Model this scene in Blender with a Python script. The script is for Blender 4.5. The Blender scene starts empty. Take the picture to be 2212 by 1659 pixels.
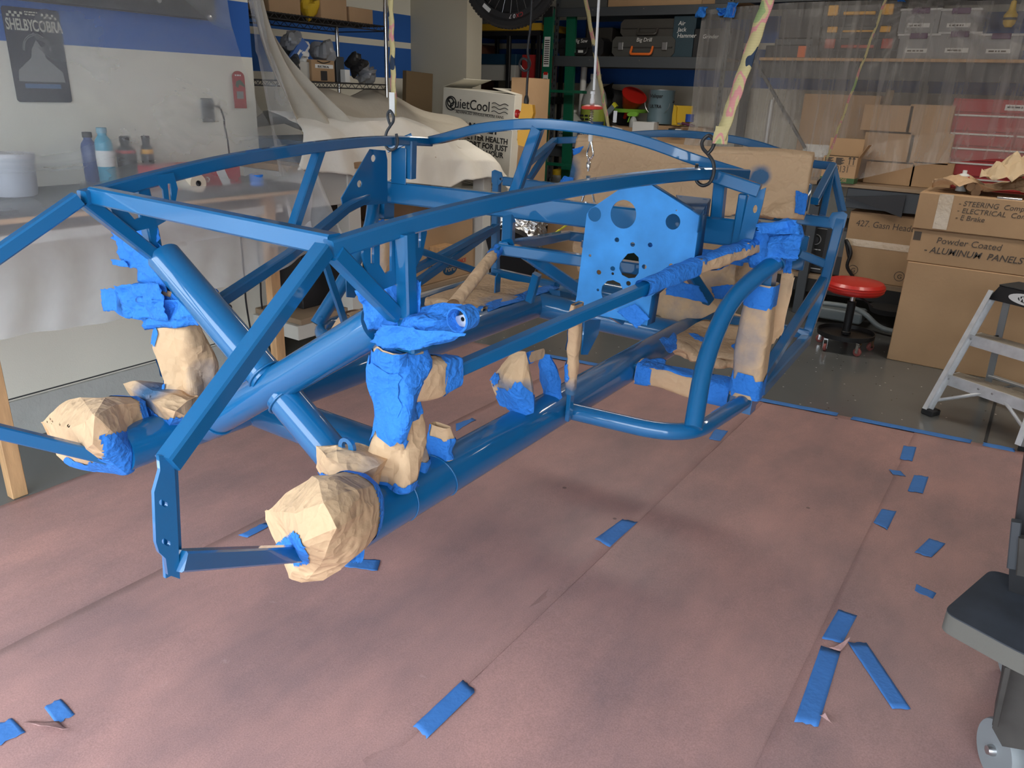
import bpy, bmesh, math, random
from mathutils import Vector, Matrix, noise
PI = math.pi
V = Vector
sc = bpy.context.scene
COL = sc.collection
# ================================================================ camera, world, exposure
FPX = 1661.0
RM = Matrix(((0.82610643, 0.22733807, -0.51562154), (0.56239594, -0.27500004, 0.77979855), (0.03548196, -0.93418006, -0.35503331)))
CAMP = V((0, 0, 1.5))
cd = bpy.data.cameras.new('camera'); cam = bpy.data.objects.new('camera', cd); COL.objects.link(cam)
cd.sensor_width = 36.0; cd.lens = 36.0 * FPX / 2212.0; cd.clip_start = 0.05; cd.clip_end = 200
_r, _d, _f = (V((RM[0][i], RM[1][i], RM[2][i])) for i in range(3))
cm = Matrix.Identity(4)
for i, c in enumerate((_r, -_d, -_f)):
    for j in range(3): cm[j][i] = c[j]
cm.translation = CAMP
cam.matrix_world = cm
sc.camera = cam
w = bpy.data.worlds.new('world'); sc.world = w; w.use_nodes = True
wn = w.node_tree; bg = wn.nodes['Background']
bg.inputs[0].default_value = (0.82, 0.91, 1.0, 1); bg.inputs[1].default_value = 7.5
sc.view_settings.view_transform = 'Standard'; sc.view_settings.look = 'None'
sc.view_settings.gamma = 1.0; sc.view_settings.use_curve_mapping = False
sc.view_settings.exposure = 0.05
def area(name, loc, rot, sx, sy, power, col):
    l = bpy.data.lights.new(name, 'AREA'); l.shape = 'RECTANGLE'; l.size = sx; l.size_y = sy; l.energy = power; l.color = col
    o = bpy.data.objects.new(name, l); COL.objects.link(o); o.location = loc; o.rotation_euler = rot
    return o
# two unseen fill lights added overhead to brighten the back of the room
area('rear_fill_light', (-2.2, 4.6, 2.62), (0, 0, 0), 1.2, 0.3, 24, (1.0, 0.93, 0.82))
area('rear_fill_light', (0.4, 4.6, 2.62), (0, 0, 0), 1.2, 0.3, 20, (1.0, 0.93, 0.82))

# ================================================================ helpers
def ray(px, py):
    return RM @ V((px - 1106.0, py - 829.5, FPX))
def P(px, py, **k):
    """point where the sight line through a photo pixel meets the plane X=, Y= or Z= of the room"""
    a, c = list(k.items())[0]; i = 'XYZ'.index(a); r = ray(px, py); t = (c - CAMP[i]) / r[i]
    return CAMP + r * t
CO = V((-1.28046, 2.0, 0.700895))
ES = V((-.02790884, .99937947, -.02148897)); EV = V((.99947888, .02754991, -.01682154)); EW = V((.01621908, .02194724, .99962756))
def Cc(px, py, **k):
    """same in the frame of the chassis: v across, s towards its rear, w up -> local (v, s, w)"""
    a, c = list(k.items())[0]; r = ray(px, py)
    R_ = V((r.dot(EV), r.dot(ES), r.dot(EW))); q = CAMP - CO; Q = V((q.dot(EV), q.dot(ES), q.dot(EW)))
    i = 'vsw'.index(a); return Q + R_ * ((c - Q[i]) / R_[i])

MATS = {}
def pm(name, col, rough=.6, metal=0, coat=0, var=0.0, vs=4.0, bump=0.0, bs=60.0, spec=.5, emit=None, coatr=.08, sheen=0, trans=0, alpha=None, stretch=None):
    if name in MATS: return MATS[name]
    m = bpy.data.materials.new(name); m.use_nodes = True; nt = m.node_tree; b = nt.nodes['Principled BSDF']
    b.inputs['Base Color'].default_value = (*col, 1); b.inputs['Roughness'].default_value = rough; b.inputs['Metallic'].default_value = metal
    b.inputs['Coat Weight'].default_value = coat; b.inputs['Coat Roughness'].default_value = coatr; b.inputs['Specular IOR Level'].default_value = spec
    if sheen: b.inputs['Sheen Weight'].default_value = sheen
    if trans: b.inputs['Transmission Weight'].default_value = trans
    if alpha is not None: b.inputs['Alpha'].default_value = alpha
    tc = nt.nodes.new('ShaderNodeTexCoord'); src = tc.outputs['Object']
    if stretch:
        mp = nt.nodes.new('ShaderNodeMapping'); mp.inputs['Scale'].default_value = stretch; nt.links.new(src, mp.inputs[0]); src = mp.outputs[0]
    if var:
        n = nt.nodes.new('ShaderNodeTexNoise'); n.inputs['Scale'].default_value = vs; n.inputs['Detail'].default_value = 5
        nt.links.new(src, n.inputs['Vector'])
        r = nt.nodes.new('ShaderNodeValToRGB'); r.color_ramp.elements[0].position = .3; r.color_ramp.elements[1].position = .7
        r.color_ramp.elements[0].color = (*[c * (1 - var) for c in col], 1); r.color_ramp.elements[1].color = (*[min(1, c * (1 + var)) for c in col], 1)
        nt.links.new(n.outputs['Fac'], r.inputs[0]); nt.links.new(r.outputs[0], b.inputs['Base Color'])
    if bump:
        n = nt.nodes.new('ShaderNodeTexNoise'); n.inputs['Scale'].default_value = bs; n.inputs['Detail'].default_value = 4
        nt.links.new(src, n.inputs['Vector'])
        u = nt.nodes.new('ShaderNodeBump'); u.inputs['Strength'].default_value = bump; u.inputs['Distance'].default_value = .01
        nt.links.new(n.outputs['Fac'], u.inputs['Height']); nt.links.new(u.outputs[0], b.inputs['Normal'])
    if emit:
        b.inputs['Emission Color'].default_value = (*emit[0], 1); b.inputs['Emission Strength'].default_value = emit[1]
    MATS[name] = m; return m
def nn(m, t, **k):
    n = m.node_tree.nodes.new(t)
    for a, c in k.items(): setattr(n, a, c)
    return n
def lk(m, a, b): m.node_tree.links.new(a, b)

class G:
    """a bag of shapes that becomes one mesh"""
    def __init__(s): s.v = []; s.f = []; s.a = None
    def add(s, vs, fs):
        k = len(s.v); s.v += [V(p) for p in vs]; s.f += [[k + i for i in f] for f in fs]; return s
    def box(s, x0, x1, y0, y1, z0, z1, M=None, ch=0.0):
        x0, x1 = min(x0, x1), max(x0, x1); y0, y1 = min(y0, y1), max(y0, y1); z0, z1 = min(z0, z1), max(z0, z1)
        if ch <= 0:
            vs = [(x, y, z) for x in (x0, x1) for y in (y0, y1) for z in (z0, z1)]
            fs = [(0, 1, 3, 2), (4, 6, 7, 5), (0, 4, 5, 1), (2, 3, 7, 6), (0, 2, 6, 4), (1, 5, 7, 3)]
        else:
            c = ch; o = [(x0 + c, y0), (x1 - c, y0), (x1, y0 + c), (x1, y1 - c), (x1 - c, y1), (x0 + c, y1), (x0, y1 - c), (x0, y0 + c)]
            cx, cy = (x0 + x1) / 2, (y0 + y1) / 2
            def ins(p): return (p[0] + (c if p[0] < cx else -c) * .9, p[1] + (c if p[1] < cy else -c) * .9)
            vs = [(*ins(p), z0) for p in o] + [(*p, z0 + c) for p in o] + [(*p, z1 - c) for p in o] + [(*ins(p), z1) for p in o]
            fs = [tuple(reversed(range(8))), tuple(range(24, 32))]
            for r in range(3):
                for i in range(8): j = (i + 1) % 8; fs.append((r * 8 + i, r * 8 + j, r * 8 + 8 + j, r * 8 + 8 + i))
        if M is not None: vs = [M @ V(p) for p in vs]
        return s.add(vs, fs)
    def sweep(s, pts, sec, up=(0, 0, 1), caps=True, scale=None):
        pts = [V(p) for p in pts]; n = len(pts); k = len(sec); up = V(up); vs = []
        prevx = None
        for i, p in enumerate(pts):
            a = (pts[i] - pts[i - 1]).normalized() if i else None
            b = (pts[i + 1] - pts[i]).normalized() if i < n - 1 else None
            t = a if b is None else b if a is None else (a + b).normalized()
            if up is not None and abs(t.dot(up)) < .999 and prevx is None: x = t.cross(up).normalized()
            elif prevx is None: x = t.orthogonal().normalized()
            else: x = (prevx - t * prevx.dot(t)).normalized()
            prevx = x; y = x.cross(t).normalized()
            mit = 1.0
            if a is not None and b is not None:
                cb = max(.3, math.sqrt(max(0, (1 + a.dot(b)) / 2))); bend = (b - a)
                for (u, w_) in sec:
                    o = x * u + y * w_
                    if bend.length > 1e-5:
                        bd = bend.normalized(); o = o + bd * o.dot(bd) * (1 / cb - 1)
                    vs.append(p + o * (scale[i] if scale else 1))
            else:
                vs += [p + (x * u + y * w_) * (scale[i] if scale else 1) for (u, w_) in sec]
        fs = []
        for i in range(n - 1):
            for j in range(k): q = (j + 1) % k; fs.append((i * k + j, i * k + q, (i + 1) * k + q, (i + 1) * k + j))
        if caps: fs += [tuple(reversed(range(k))), tuple(range((n - 1) * k, n * k))]
        return s.add(vs, fs)
    def tube(s, pts, r, n=16, caps=True, scale=None):
        return s.sweep(pts, [(r * math.cos(2 * PI * i / n), r * math.sin(2 * PI * i / n)) for i in range(n)], caps=caps, scale=scale)
    def bar(s, pts, a, b=None, up=(0, 0, 1), c=.12):
        b = b or a; x, y = a / 2, b / 2; c = c * min(a, b)
        return s.sweep(pts, [(-x + c, -y), (x - c, -y), (x, -y + c), (x, y - c), (x - c, y), (-x + c, y), (-x, y - c), (-x, -y + c)], up=up)
    def lathe(s, prof, n=24, M=None):
        vs = []; fs = []; k = len(prof)
        for i in range(n):
            a = 2 * PI * i / n
            for r, z in prof: vs.append(V((r * math.cos(a), r * math.sin(a), z)))
        for i in range(n):
            j = (i + 1) % n
            for q in range(k - 1): fs.append((i * k + q, j * k + q, j * k + q + 1, i * k + q + 1))
        if prof[0][0] > 1e-6: fs.append(tuple(reversed([i * k for i in range(n)])))
        if prof[-1][0] > 1e-6: fs.append(tuple(i * k + k - 1 for i in range(n)))
        if M is not None: vs = [M @ p for p in vs]
        return s.add(vs, fs)
    def grid(s, fn, nu, nv):
        vs = [fn(i / nu, j / nv) for i in range(nu + 1) for j in range(nv + 1)]
        fs = [(i * (nv + 1) + j, (i + 1) * (nv + 1) + j, (i + 1) * (nv + 1) + j + 1, i * (nv + 1) + j + 1) for i in range(nu) for j in range(nv)]
        return s.add(vs, fs)
    def prism(s, poly, th, M=None):
        """poly: 2-D outline, extruded +-th/2 along z"""
        n = len(poly); vs = [V((x, y, -th / 2)) for x, y in poly] + [V((x, y, th / 2)) for x, y in poly]
        fs = [tuple(reversed(range(n))), tuple(range(n, 2 * n))] + [(i, (i + 1) % n, n + (i + 1) % n, n + i) for i in range(n)]
        if M is not None: vs = [M @ p for p in vs]
        return s.add(vs, fs)
    def build(s, name, mat, parent=None, ang=35, label=None, solid=0, attr=None, fix=True):
        me = bpy.data.meshes.new(name); me.from_pydata([tuple(p) for p in s.v], [], s.f)
        if fix:
            bm = bmesh.new(); bm.from_mesh(me)
            if ang: bmesh.ops.remove_doubles(bm, verts=bm.verts, dist=1e-6) if not attr else None
            bmesh.ops.recalc_face_normals(bm, faces=bm.faces); bm.to_mesh(me); bm.free()
        if attr:
            at = me.attributes.new('spray', 'FLOAT', 'POINT')
            for i, x in enumerate(attr): at.data[i].value = x
        me.materials.append(mat)
        if ang:
            me.shade_smooth(); me.set_sharp_from_angle(angle=math.radians(ang))
        o = bpy.data.objects.new(name, me); COL.objects.link(o)
        if parent is not None: o.parent = parent
        if label: o['label'] = label
        if solid:
            md = o.modifiers.new('solid', 'SOLIDIFY'); md.thickness = solid; md.offset = 0
        return o
def frameM(o, x, y, z=None):
    x = V(x); y = V(y); z = V(z) if z is not None else x.cross(y)
    M = Matrix.Identity(4)
    for i, c in enumerate((x, y, z)):
        for j in range(3): M[j][i] = c[j]
    M.translation = V(o); return M
XZ = lambda o: frameM(o, (1, 0, 0), (0, 0, 1))          # faces -Y (towards the camera)
YZ = lambda o: frameM(o, (0, 1, 0), (0, 0, 1))          # faces +X
def curve_mesh(cu, name, mat, parent=None, M=None, label=None):
    t = bpy.data.objects.new('tmp', cu); COL.objects.link(t)
    dg = bpy.context.evaluated_depsgraph_get(); me = bpy.data.meshes.new_from_object(t.evaluated_get(dg)); me.name = name
    bpy.data.objects.remove(t); bpy.data.curves.remove(cu)
    if M is not None: me.transform(M)
    me.materials.clear(); me.materials.append(mat)
    o = bpy.data.objects.new(name, me); COL.objects.link(o)
    if parent is not None: o.parent = parent
    if label: o['label'] = label
    return o
def text(s, size, mat, parent, M, name='lettering', al='LEFT', shear=0, sx=1.0, bold=0, label=None, th=.0006):
    cu = bpy.data.curves.new('t', 'FONT'); cu.body = s; cu.size = size; cu.align_x = al; cu.shear = shear; cu.extrude = th; cu.offset = bold; cu.resolution_u = 3
    return curve_mesh(cu, name, mat, parent, M @ Matrix.Diagonal((sx, 1, 1, 1)), label)
def bars(parent, M, wd, h, rows, mat, seed=1, name='small_print'):
    """lettering too small to read: short print bars"""
    r = random.Random(seed); g = G(); rh = h / rows
    for j in range(rows):
        x = 0; lim = wd * r.uniform(.7, 1)
        while x < lim - rh * .3:
            w_ = min(r.uniform(.5, 1.8) * rh, lim - x); g.box(x, x + w_, -h + j * rh + rh * .22, -h + j * rh + rh * .75, 0, .0006, M=M); x += w_ + rh * .35
    return g.build(name, mat, parent)
def circ(cx, cy, r, n=20, ry=None): return [(cx + r * math.cos(2 * PI * i / n), cy + (ry or r) * math.sin(2 * PI * i / n)) for i in range(n)]
def plate(name, outer, holes, th, mat, parent, M, label=None):
    cu = bpy.data.curves.new('p', 'CURVE'); cu.dimensions = '2D'; cu.fill_mode = 'BOTH'; cu.extrude = th / 2
    for pl in [outer] + holes:
        sp = cu.splines.new('POLY'); sp.points.add(len(pl) - 1); sp.use_cyclic_u = True
        for i, (x, y) in enumerate(pl): sp.points[i].co = (x, y, 0, 1)
    return curve_mesh(cu, name, mat, parent, M, label)
def thing(name, label, cat, loc=(0, 0, 0), rz=0.0, group=None):
    o = bpy.data.objects.new(name, None); o.empty_display_size = .05; COL.objects.link(o); o.location = loc; o.rotation_euler = (0, 0, rz)
    return tag(o, label, cat, group)
def tag(o, label, cat, group=None, kind=None):
    o['label'] = label; o['category'] = cat
    if group: o['group'] = group
    if kind: o['kind'] = kind
    return o
def struct(o): o['kind'] = 'structure'; return o
def fillet(pts, rad, k=7):
    pts = [V(p) for p in pts]; out = [pts[0]]
    for i in range(1, len(pts) - 1):
        a, b, c = pts[i - 1], pts[i], pts[i + 1]; r = rad[i - 1] if isinstance(rad, (list, tuple)) else rad
        r = min(r, (a - b).length * .49, (c - b).length * .49); p = b + (a - b).normalized() * r; q = b + (c - b).normalized() * r
        for j in range(k + 1):
            t = j / k; out.append(p * (1 - t) ** 2 + b * 2 * t * (1 - t) + q * t * t)
    out.append(pts[-1]); return out
def arc(pts, k=8):
    """Catmull-Rom through the points"""
    pts = [V(p) for p in pts]; e = [pts[0] * 2 - pts[1]] + pts + [pts[-1] * 2 - pts[-2]]; out = []
    for i in range(1, len(e) - 2):
        for j in range(k):
            t = j / k; a, b, c, d = e[i - 1], e[i], e[i + 1], e[i + 2]
            out.append(.5 * ((2 * b) + (c - a) * t + (2 * a - 5 * b + 4 * c - d) * t * t + (3 * b - a - 3 * c + d) * t ** 3))
    out.append(pts[-1]); return out
def tri(x): x = x % 1.0; return 1 - abs(2 * x - 1) * 2 if False else abs(2 * x - 1) * 2 - 1
class Fold:
    """paper creases: triangle waves in random directions"""
    def __init__(s, seed, amp=.006, per=.08, k=4):
        r = random.Random(seed); s.w = []
        for i in range(k):
            d = V((r.gauss(0, 1), r.gauss(0, 1), r.gauss(0, 1))).normalized()
            s.w.append((d / (per * r.uniform(.6, 1.6)), r.random(), amp * r.uniform(.5, 1.3) / (1 + .35 * i)))
        s.o = V((r.uniform(0, 50),) * 3)
    def __call__(s, p):
        q = p + noise.noise_vector(p * 9 + s.o) * .02
        return sum(a * tri(q.dot(d) + ph) for d, ph, a in s.w)

# ================================================================ materials
BLUE = pm('frame_blue_paint', (.0015, .122, .315), rough=.45, coat=1.0, coatr=.06, spec=.3)
BLUEM = pm('frame_blue_dull_coat', (.002, .085, .235), rough=.55, spec=.35)
BLUE2 = pm('frame_blue_lit', (.035, .24, .60), rough=.6, var=.22, vs=9, spec=.4)  # frame paint made lighter for sky light on the footbox plate; patchy spray tone
KRAFT = pm('kraft_paper', (.60, .40, .235), rough=.85, var=.06, vs=9, bump=.25, bs=45)
TAPE = pm('masking_tape', (.022, .20, .68), rough=.8, var=.08, vs=14, bump=.35, bs=120)
def sprayed():
    m = pm('sprayed_paper', (.61, .41, .24), rough=.82, bump=.25, bs=45); b = m.node_tree.nodes['Principled BSDF']
    at = nn(m, 'ShaderNodeAttribute', attribute_name='spray'); n = nn(m, 'ShaderNodeTexNoise'); n.inputs['Scale'].default_value = 11; n.inputs['Detail'].default_value = 6
    tc = nn(m, 'ShaderNodeTexCoord'); lk(m, tc.outputs['Object'], n.inputs['Vector'])
    ad = nn(m, 'ShaderNodeMath', operation='ADD'); lk(m, at.outputs['Fac'], ad.inputs[0]); lk(m, n.outputs['Fac'], ad.inputs[1])
    r = nn(m, 'ShaderNodeMapRange'); r.inputs[1].default_value = .72; r.inputs[2].default_value = 1.35; r.inputs[4].default_value = .93; lk(m, ad.outputs[0], r.inputs[0])
    mx = nn(m, 'ShaderNodeMix', data_type='RGBA'); mx.inputs[6].default_value = (.61, .41, .24, 1); mx.inputs[7].default_value = (.008, .115, .26, 1)
    lk(m, r.outputs[0], mx.inputs[0]); lk(m, mx.outputs[2], b.inputs['Base Color']); return m
SPRAY = sprayed()
def creases(m, scale, strength):
    """fine sharp fold lines in the paper"""
    b = m.node_tree.nodes['Principled BSDF']; tc = nn(m, 'ShaderNodeTexCoord'); n = nn(m, 'ShaderNodeTexNoise'); n.inputs['Scale'].default_value = scale * .6; lk(m, tc.outputs['Object'], n.inputs['Vector'])
    mx = nn(m, 'ShaderNodeMix', data_type='VECTOR'); mx.inputs[0].default_value = .12; lk(m, tc.outputs['Object'], mx.inputs[4]); lk(m, n.outputs['Color'], mx.inputs[5])
    vo = nn(m, 'ShaderNodeTexVoronoi', feature='F1'); vo.inputs['Scale'].default_value = scale; lk(m, mx.outputs[1], vo.inputs['Vector'])
    u = nn(m, 'ShaderNodeBump'); u.inputs['Strength'].default_value = strength; u.inputs['Distance'].default_value = .012; lk(m, vo.outputs['Distance'], u.inputs['Height'])
    old = b.inputs['Normal'].links[0].from_node; lk(m, u.outputs[0], old.inputs['Normal'])
for m_ in (KRAFT, SPRAY): creases(m_, 26, .45)
creases(TAPE, 38, .40)
def rosin():
    m = pm('rosin_paper', (.36, .165, .15), rough=.5, bump=.15, bs=14, spec=.5); b = m.node_tree.nodes['Principled BSDF']
    tc = nn(m, 'ShaderNodeTexCoord')
    n1 = nn(m, 'ShaderNodeTexNoise'); n1.inputs['Scale'].default_value = 1.7; n1.inputs['Detail'].default_value = 7; n1.inputs['Roughness'].default_value = .62
    mp = nn(m, 'ShaderNodeMapping'); mp.inputs['Scale'].default_value = (1.6, .8, 1); lk(m, tc.outputs['Object'], mp.inputs[0]); lk(m, mp.outputs[0], n1.inputs['Vector'])
    r = nn(m, 'ShaderNodeValToRGB'); e = r.color_ramp.elements
    e[0].position = .3; e[0].color = (.25, .162, .162, 1); e[1].position = .72; e[1].color = (.49, .27, .24, 1)
    lk(m, n1.outputs['Fac'], r.inputs[0])
    n2 = nn(m, 'ShaderNodeTexNoise'); n2.inputs['Scale'].default_value = 260; n2.inputs['Detail'].default_value = 2; lk(m, tc.outputs['Object'], n2.inputs['Vector'])
    ov = nn(m, 'ShaderNodeMix', data_type='RGBA', blend_type='OVERLAY'); ov.inputs[0].default_value = .35; lk(m, r.outputs[0], ov.inputs[6]); lk(m, n2.outputs['Fac'], ov.inputs[7])
    # dark drops
    vo = nn(m, 'ShaderNodeTexVoronoi'); vo.inputs['Scale'].default_value = 3.2; lk(m, tc.outputs['Object'], vo.inputs['Vector'])
    c = nn(m, 'ShaderNodeMath', operation='LESS_THAN'); c.inputs[1].default_value = .028; lk(m, vo.outputs['Distance'], c.inputs[0])
    # pale scuffs worn into the paper
    n3 = nn(m, 'ShaderNodeTexNoise'); n3.inputs['Scale'].default_value = 9; n3.inputs['Detail'].default_value = 9; n3.inputs['Roughness'].default_value = .7; n3.inputs['Distortion'].default_value = 1.4
    mp3 = nn(m, 'ShaderNodeMapping'); mp3.inputs['Scale'].default_value = (.7, 1.7, 1); mp3.inputs['Rotation'].default_value = (0, 0, .6); lk(m, tc.outputs['Object'], mp3.inputs[0]); lk(m, mp3.outputs[0], n3.inputs['Vector'])
    r3 = nn(m, 'ShaderNodeMapRange'); r3.inputs[1].default_value = .66; r3.inputs[2].default_value = .80; r3.inputs[4].default_value = .35; lk(m, n3.outputs['Fac'], r3.inputs[0])
    sx_ = nn(m, 'ShaderNodeMix', data_type='RGBA'); sx_.inputs[7].default_value = (.68, .52, .48, 1); lk(m, r3.outputs[0], sx_.inputs[0]); lk(m, ov.outputs[2], sx_.inputs[6]); ov = sx_
    mx = nn(m, 'ShaderNodeMix', data_type='RGBA'); mx.inputs[7].default_value = (.09, .05, .055, 1)
    ml = nn(m, 'ShaderNodeMath', operation='MULTIPLY'); ml.inputs[1].default_value = .7; lk(m, c.outputs[0], ml.inputs[0]); lk(m, ml.outputs[0], mx.inputs[0])
    lk(m, ov.outputs[2], mx.inputs[6]); lk(m, mx.outputs[2], b.inputs['Base Color']); return m
ROSIN = rosin()
FTAPE = pm('floor_tape', (.045, .18, .50), rough=.7, var=.06, vs=14, bump=.2, bs=60)  # chassis tape toned down to stand in for dimmer light at floor level
def epoxy():
    m = pm('epoxy_floor', (.12, .125, .125), rough=.2, spec=.5); b = m.node_tree.nodes['Principled BSDF']
    tc = nn(m, 'ShaderNodeTexCoord'); vo = nn(m, 'ShaderNodeTexVoronoi'); vo.inputs['Scale'].default_value = 16; lk(m, tc.outputs['Object'], vo.inputs['Vector'])
    c = nn(m, 'ShaderNodeMath', operation='LESS_THAN'); c.inputs[1].default_value = .075; lk(m, vo.outputs['Distance'], c.inputs[0])
    sp = nn(m, 'ShaderNodeSeparateColor'); lk(m, vo.outputs['Color'], sp.inputs[0]); g = nn(m, 'ShaderNodeMath', operation='GREATER_THAN'); g.inputs[1].default_value = .45; lk(m, sp.outputs[0], g.inputs[0])
    cc = nn(m, 'ShaderNodeMix', data_type='RGBA'); cc.inputs[6].default_value = (.03, .03, .035, 1); cc.inputs[7].default_value = (.45, .45, .44, 1); lk(m, g.outputs[0], cc.inputs[0])
    n = nn(m, 'ShaderNodeTexNoise'); n.inputs['Scale'].default_value = 1.5; lk(m, tc.outputs['Object'], n.inputs['Vector'])
    rr = nn(m, 'ShaderNodeValToRGB'); rr.color_ramp.elements[0].color = (.095, .10, .10, 1); rr.color_ramp.elements[1].color = (.15, .15, .145, 1); lk(m, n.outputs['Fac'], rr.inputs[0])
    mx = nn(m, 'ShaderNodeMix', data_type='RGBA'); lk(m, c.outputs[0], mx.inputs[0]); lk(m, rr.outputs[0], mx.inputs[6]); lk(m, cc.outputs[2], mx.inputs[7]); lk(m, mx.outputs[2], b.inputs['Base Color']); return m
EPOXY = epoxy()
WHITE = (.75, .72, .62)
def stripes(name, bands, axis=2):
    """wall paint: blue bands between heights"""
    m = pm(name, WHITE, rough=.75, bump=.08, bs=180); b = m.node_tree.nodes['Principled BSDF']
    tc = nn(m, 'ShaderNodeTexCoord'); sp = nn(m, 'ShaderNodeSeparateXYZ'); lk(m, tc.outputs['Object'], sp.inputs[0]); prev = None
    for lo, hi in bands:
        a = nn(m, 'ShaderNodeMath', operation='GREATER_THAN'); a.inputs[1].default_value = lo; lk(m, sp.outputs[axis], a.inputs[0])
        c = nn(m, 'ShaderNodeMath', operation='LESS_THAN'); c.inputs[1].default_value = hi; lk(m, sp.outputs[axis], c.inputs[0])
        d = nn(m, 'ShaderNodeMath', operation='MULTIPLY'); lk(m, a.outputs[0], d.inputs[0]); lk(m, c.outputs[0], d.inputs[1])
        if prev is not None:
            e = nn(m, 'ShaderNodeMath', operation='MAXIMUM'); lk(m, prev, e.inputs[0]); lk(m, d.outputs[0], e.inputs[1]); prev = e.outputs[0]
        else: prev = d.outputs[0]
    mx = nn(m, 'ShaderNodeMix', data_type='RGBA'); mx.inputs[6].default_value = (*WHITE, 1); mx.inputs[7].default_value = (.02, .12, .44, 1); lk(m, prev, mx.inputs[0]); lk(m, mx.outputs[2], b.inputs['Base Color']); return m
PAINTL = stripes('left_wall_paint', [(1.615, 1.865)])
PAINTR = stripes('recess_wall_paint', [(1.57, 1.80), (1.845, 2.05)])
PAINTB = stripes('back_wall_paint', [(1.60, 1.90), (1.95, 2.15)])
def plastic(name, lo, hi, sc_=(3, 3, 3), tint=(.82, .84, .86), rough=.22, low=None):
    m = bpy.data.materials.new(name); m.use_nodes = True; nt = m.node_tree; nt.nodes.clear()
    out = nn(m, 'ShaderNodeOutputMaterial'); mx = nn(m, 'ShaderNodeMixShader'); tr = nn(m, 'ShaderNodeBsdfTransparent'); tr.inputs[0].default_value = (.97, .97, .97, 1)
    b = nn(m, 'ShaderNodeBsdfPrincipled'); b.inputs['Base Color'].default_value = (*tint, 1); b.inputs['Roughness'].default_value = rough
    tl = nn(m, 'ShaderNodeBsdfTranslucent'); tl.inputs[0].default_value = (*tint, 1); m2 = nn(m, 'ShaderNodeMixShader'); m2.inputs[0].default_value = .4
    lk(m, b.outputs[0], m2.inputs[1]); lk(m, tl.outputs[0], m2.inputs[2])
    tc = nn(m, 'ShaderNodeTexCoord'); mp = nn(m, 'ShaderNodeMapping'); mp.inputs['Scale'].default_value = sc_; lk(m, tc.outputs['Object'], mp.inputs[0])
    n = nn(m, 'ShaderNodeTexNoise'); n.inputs['Scale'].default_value = 1.6; n.inputs['Detail'].default_value = 6; n.inputs['Distortion'].default_value = .6; lk(m, mp.outputs[0], n.inputs['Vector'])
    r = nn(m, 'ShaderNodeMapRange'); r.inputs[1].default_value = .35; r.inputs[2].default_value = .75; r.inputs[3].default_value = lo; r.inputs[4].default_value = hi
    lk(m, n.outputs['Fac'], r.inputs[0]); fac = r.outputs[0]
    if low:     # the sheet lies doubled and crumpled lower down
        sp = nn(m, 'ShaderNodeSeparateXYZ'); lk(m, tc.outputs['Object'], sp.inputs[0]); mr = nn(m, 'ShaderNodeMapRange'); mr.interpolation_type = 'SMOOTHSTEP'
        mr.inputs[1].default_value = low[0]; mr.inputs[2].default_value = low[1]; mr.inputs[3].default_value = low[2]; mr.inputs[4].default_value = 0; lk(m, sp.outputs[2], mr.inputs[0])
        ad = nn(m, 'ShaderNodeMath', operation='ADD'); lk(m, fac, ad.inputs[0]); lk(m, mr.outputs[0], ad.inputs[1]); fac = ad.outputs[0]
    lk(m, fac, mx.inputs[0]); lk(m, tr.outputs[0], mx.inputs[1]); lk(m, m2.outputs[0], mx.inputs[2]); lk(m, mx.outputs[0], out.inputs[0])
    bu = nn(m, 'ShaderNodeBump'); bu.inputs['Strength'].default_value = .5; bu.inputs['Distance'].default_value = .02; lk(m, n.outputs['Fac'], bu.inputs['Height']); lk(m, bu.outputs[0], b.inputs['Normal'])
    return m
def camo():
    m = pm('camouflage_webbing', (.5, .45, .2), rough=.8); b = m.node_tree.nodes['Principled BSDF']; tc = nn(m, 'ShaderNodeTexCoord')
    mp = nn(m, 'ShaderNodeMapping'); mp.inputs['Scale'].default_value = (22, 22, 9); lk(m, tc.outputs['Object'], mp.inputs[0])
    n = nn(m, 'ShaderNodeTexNoise'); n.inputs['Scale'].default_value = 1; n.inputs['Detail'].default_value = 1.5; lk(m, mp.outputs[0], n.inputs['Vector'])
    r = nn(m, 'ShaderNodeValToRGB'); r.color_ramp.interpolation = 'CONSTANT'; e = r.color_ramp.elements
    e[0].position = 0; e[0].color = (.02, .04, .08, 1); e[1].position = .40; e[1].color = (.62, .52, .25, 1)
    for p, c in ((.53, (.70, .30, .28, 1)), (.575, (.62, .52, .25, 1)), (.62, (.34, .44, .18, 1))):
        q = e.new(p); q.color = c
    lk(m, n.outputs['Fac'], r.inputs[0]); wv = nn(m, 'ShaderNodeTexWave', bands_direction='Z'); wv.inputs['Scale'].default_value = 90; lk(m, tc.outputs['Object'], wv.inputs['Vector'])
    mx = nn(m, 'ShaderNodeMix', data_type='RGBA', blend_type='MULTIPLY'); mx.inputs[0].default_value = .35; lk(m, r.outputs[0], mx.inputs[6]); lk(m, wv.outputs['Color'], mx.inputs[7]); lk(m, mx.outputs[2], b.inputs['Base Color']); return m
CAMO = camo()
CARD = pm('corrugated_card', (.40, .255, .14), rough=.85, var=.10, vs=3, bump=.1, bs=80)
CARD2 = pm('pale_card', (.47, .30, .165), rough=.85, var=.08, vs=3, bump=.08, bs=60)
CARDIN = pm('card_inside', (.28, .18, .10), rough=.9)
INK = pm('black_ink', (.012, .012, .014), rough=.6)
PEN = pm('marker_ink', (.085, .065, .05), rough=.6)
WINK = pm('white_ink', (.8, .8, .78), rough=.6)
PACK = pm('clear_packing_tape', (.62, .50, .36), rough=.12, coat=.8, bump=.6, bs=25)
BLACK = pm('black_plastic', (.016, .016, .018), rough=.42, bump=.05, bs=90)
RUB = pm('black_rubber', (.02, .02, .021), rough=.8)
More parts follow.
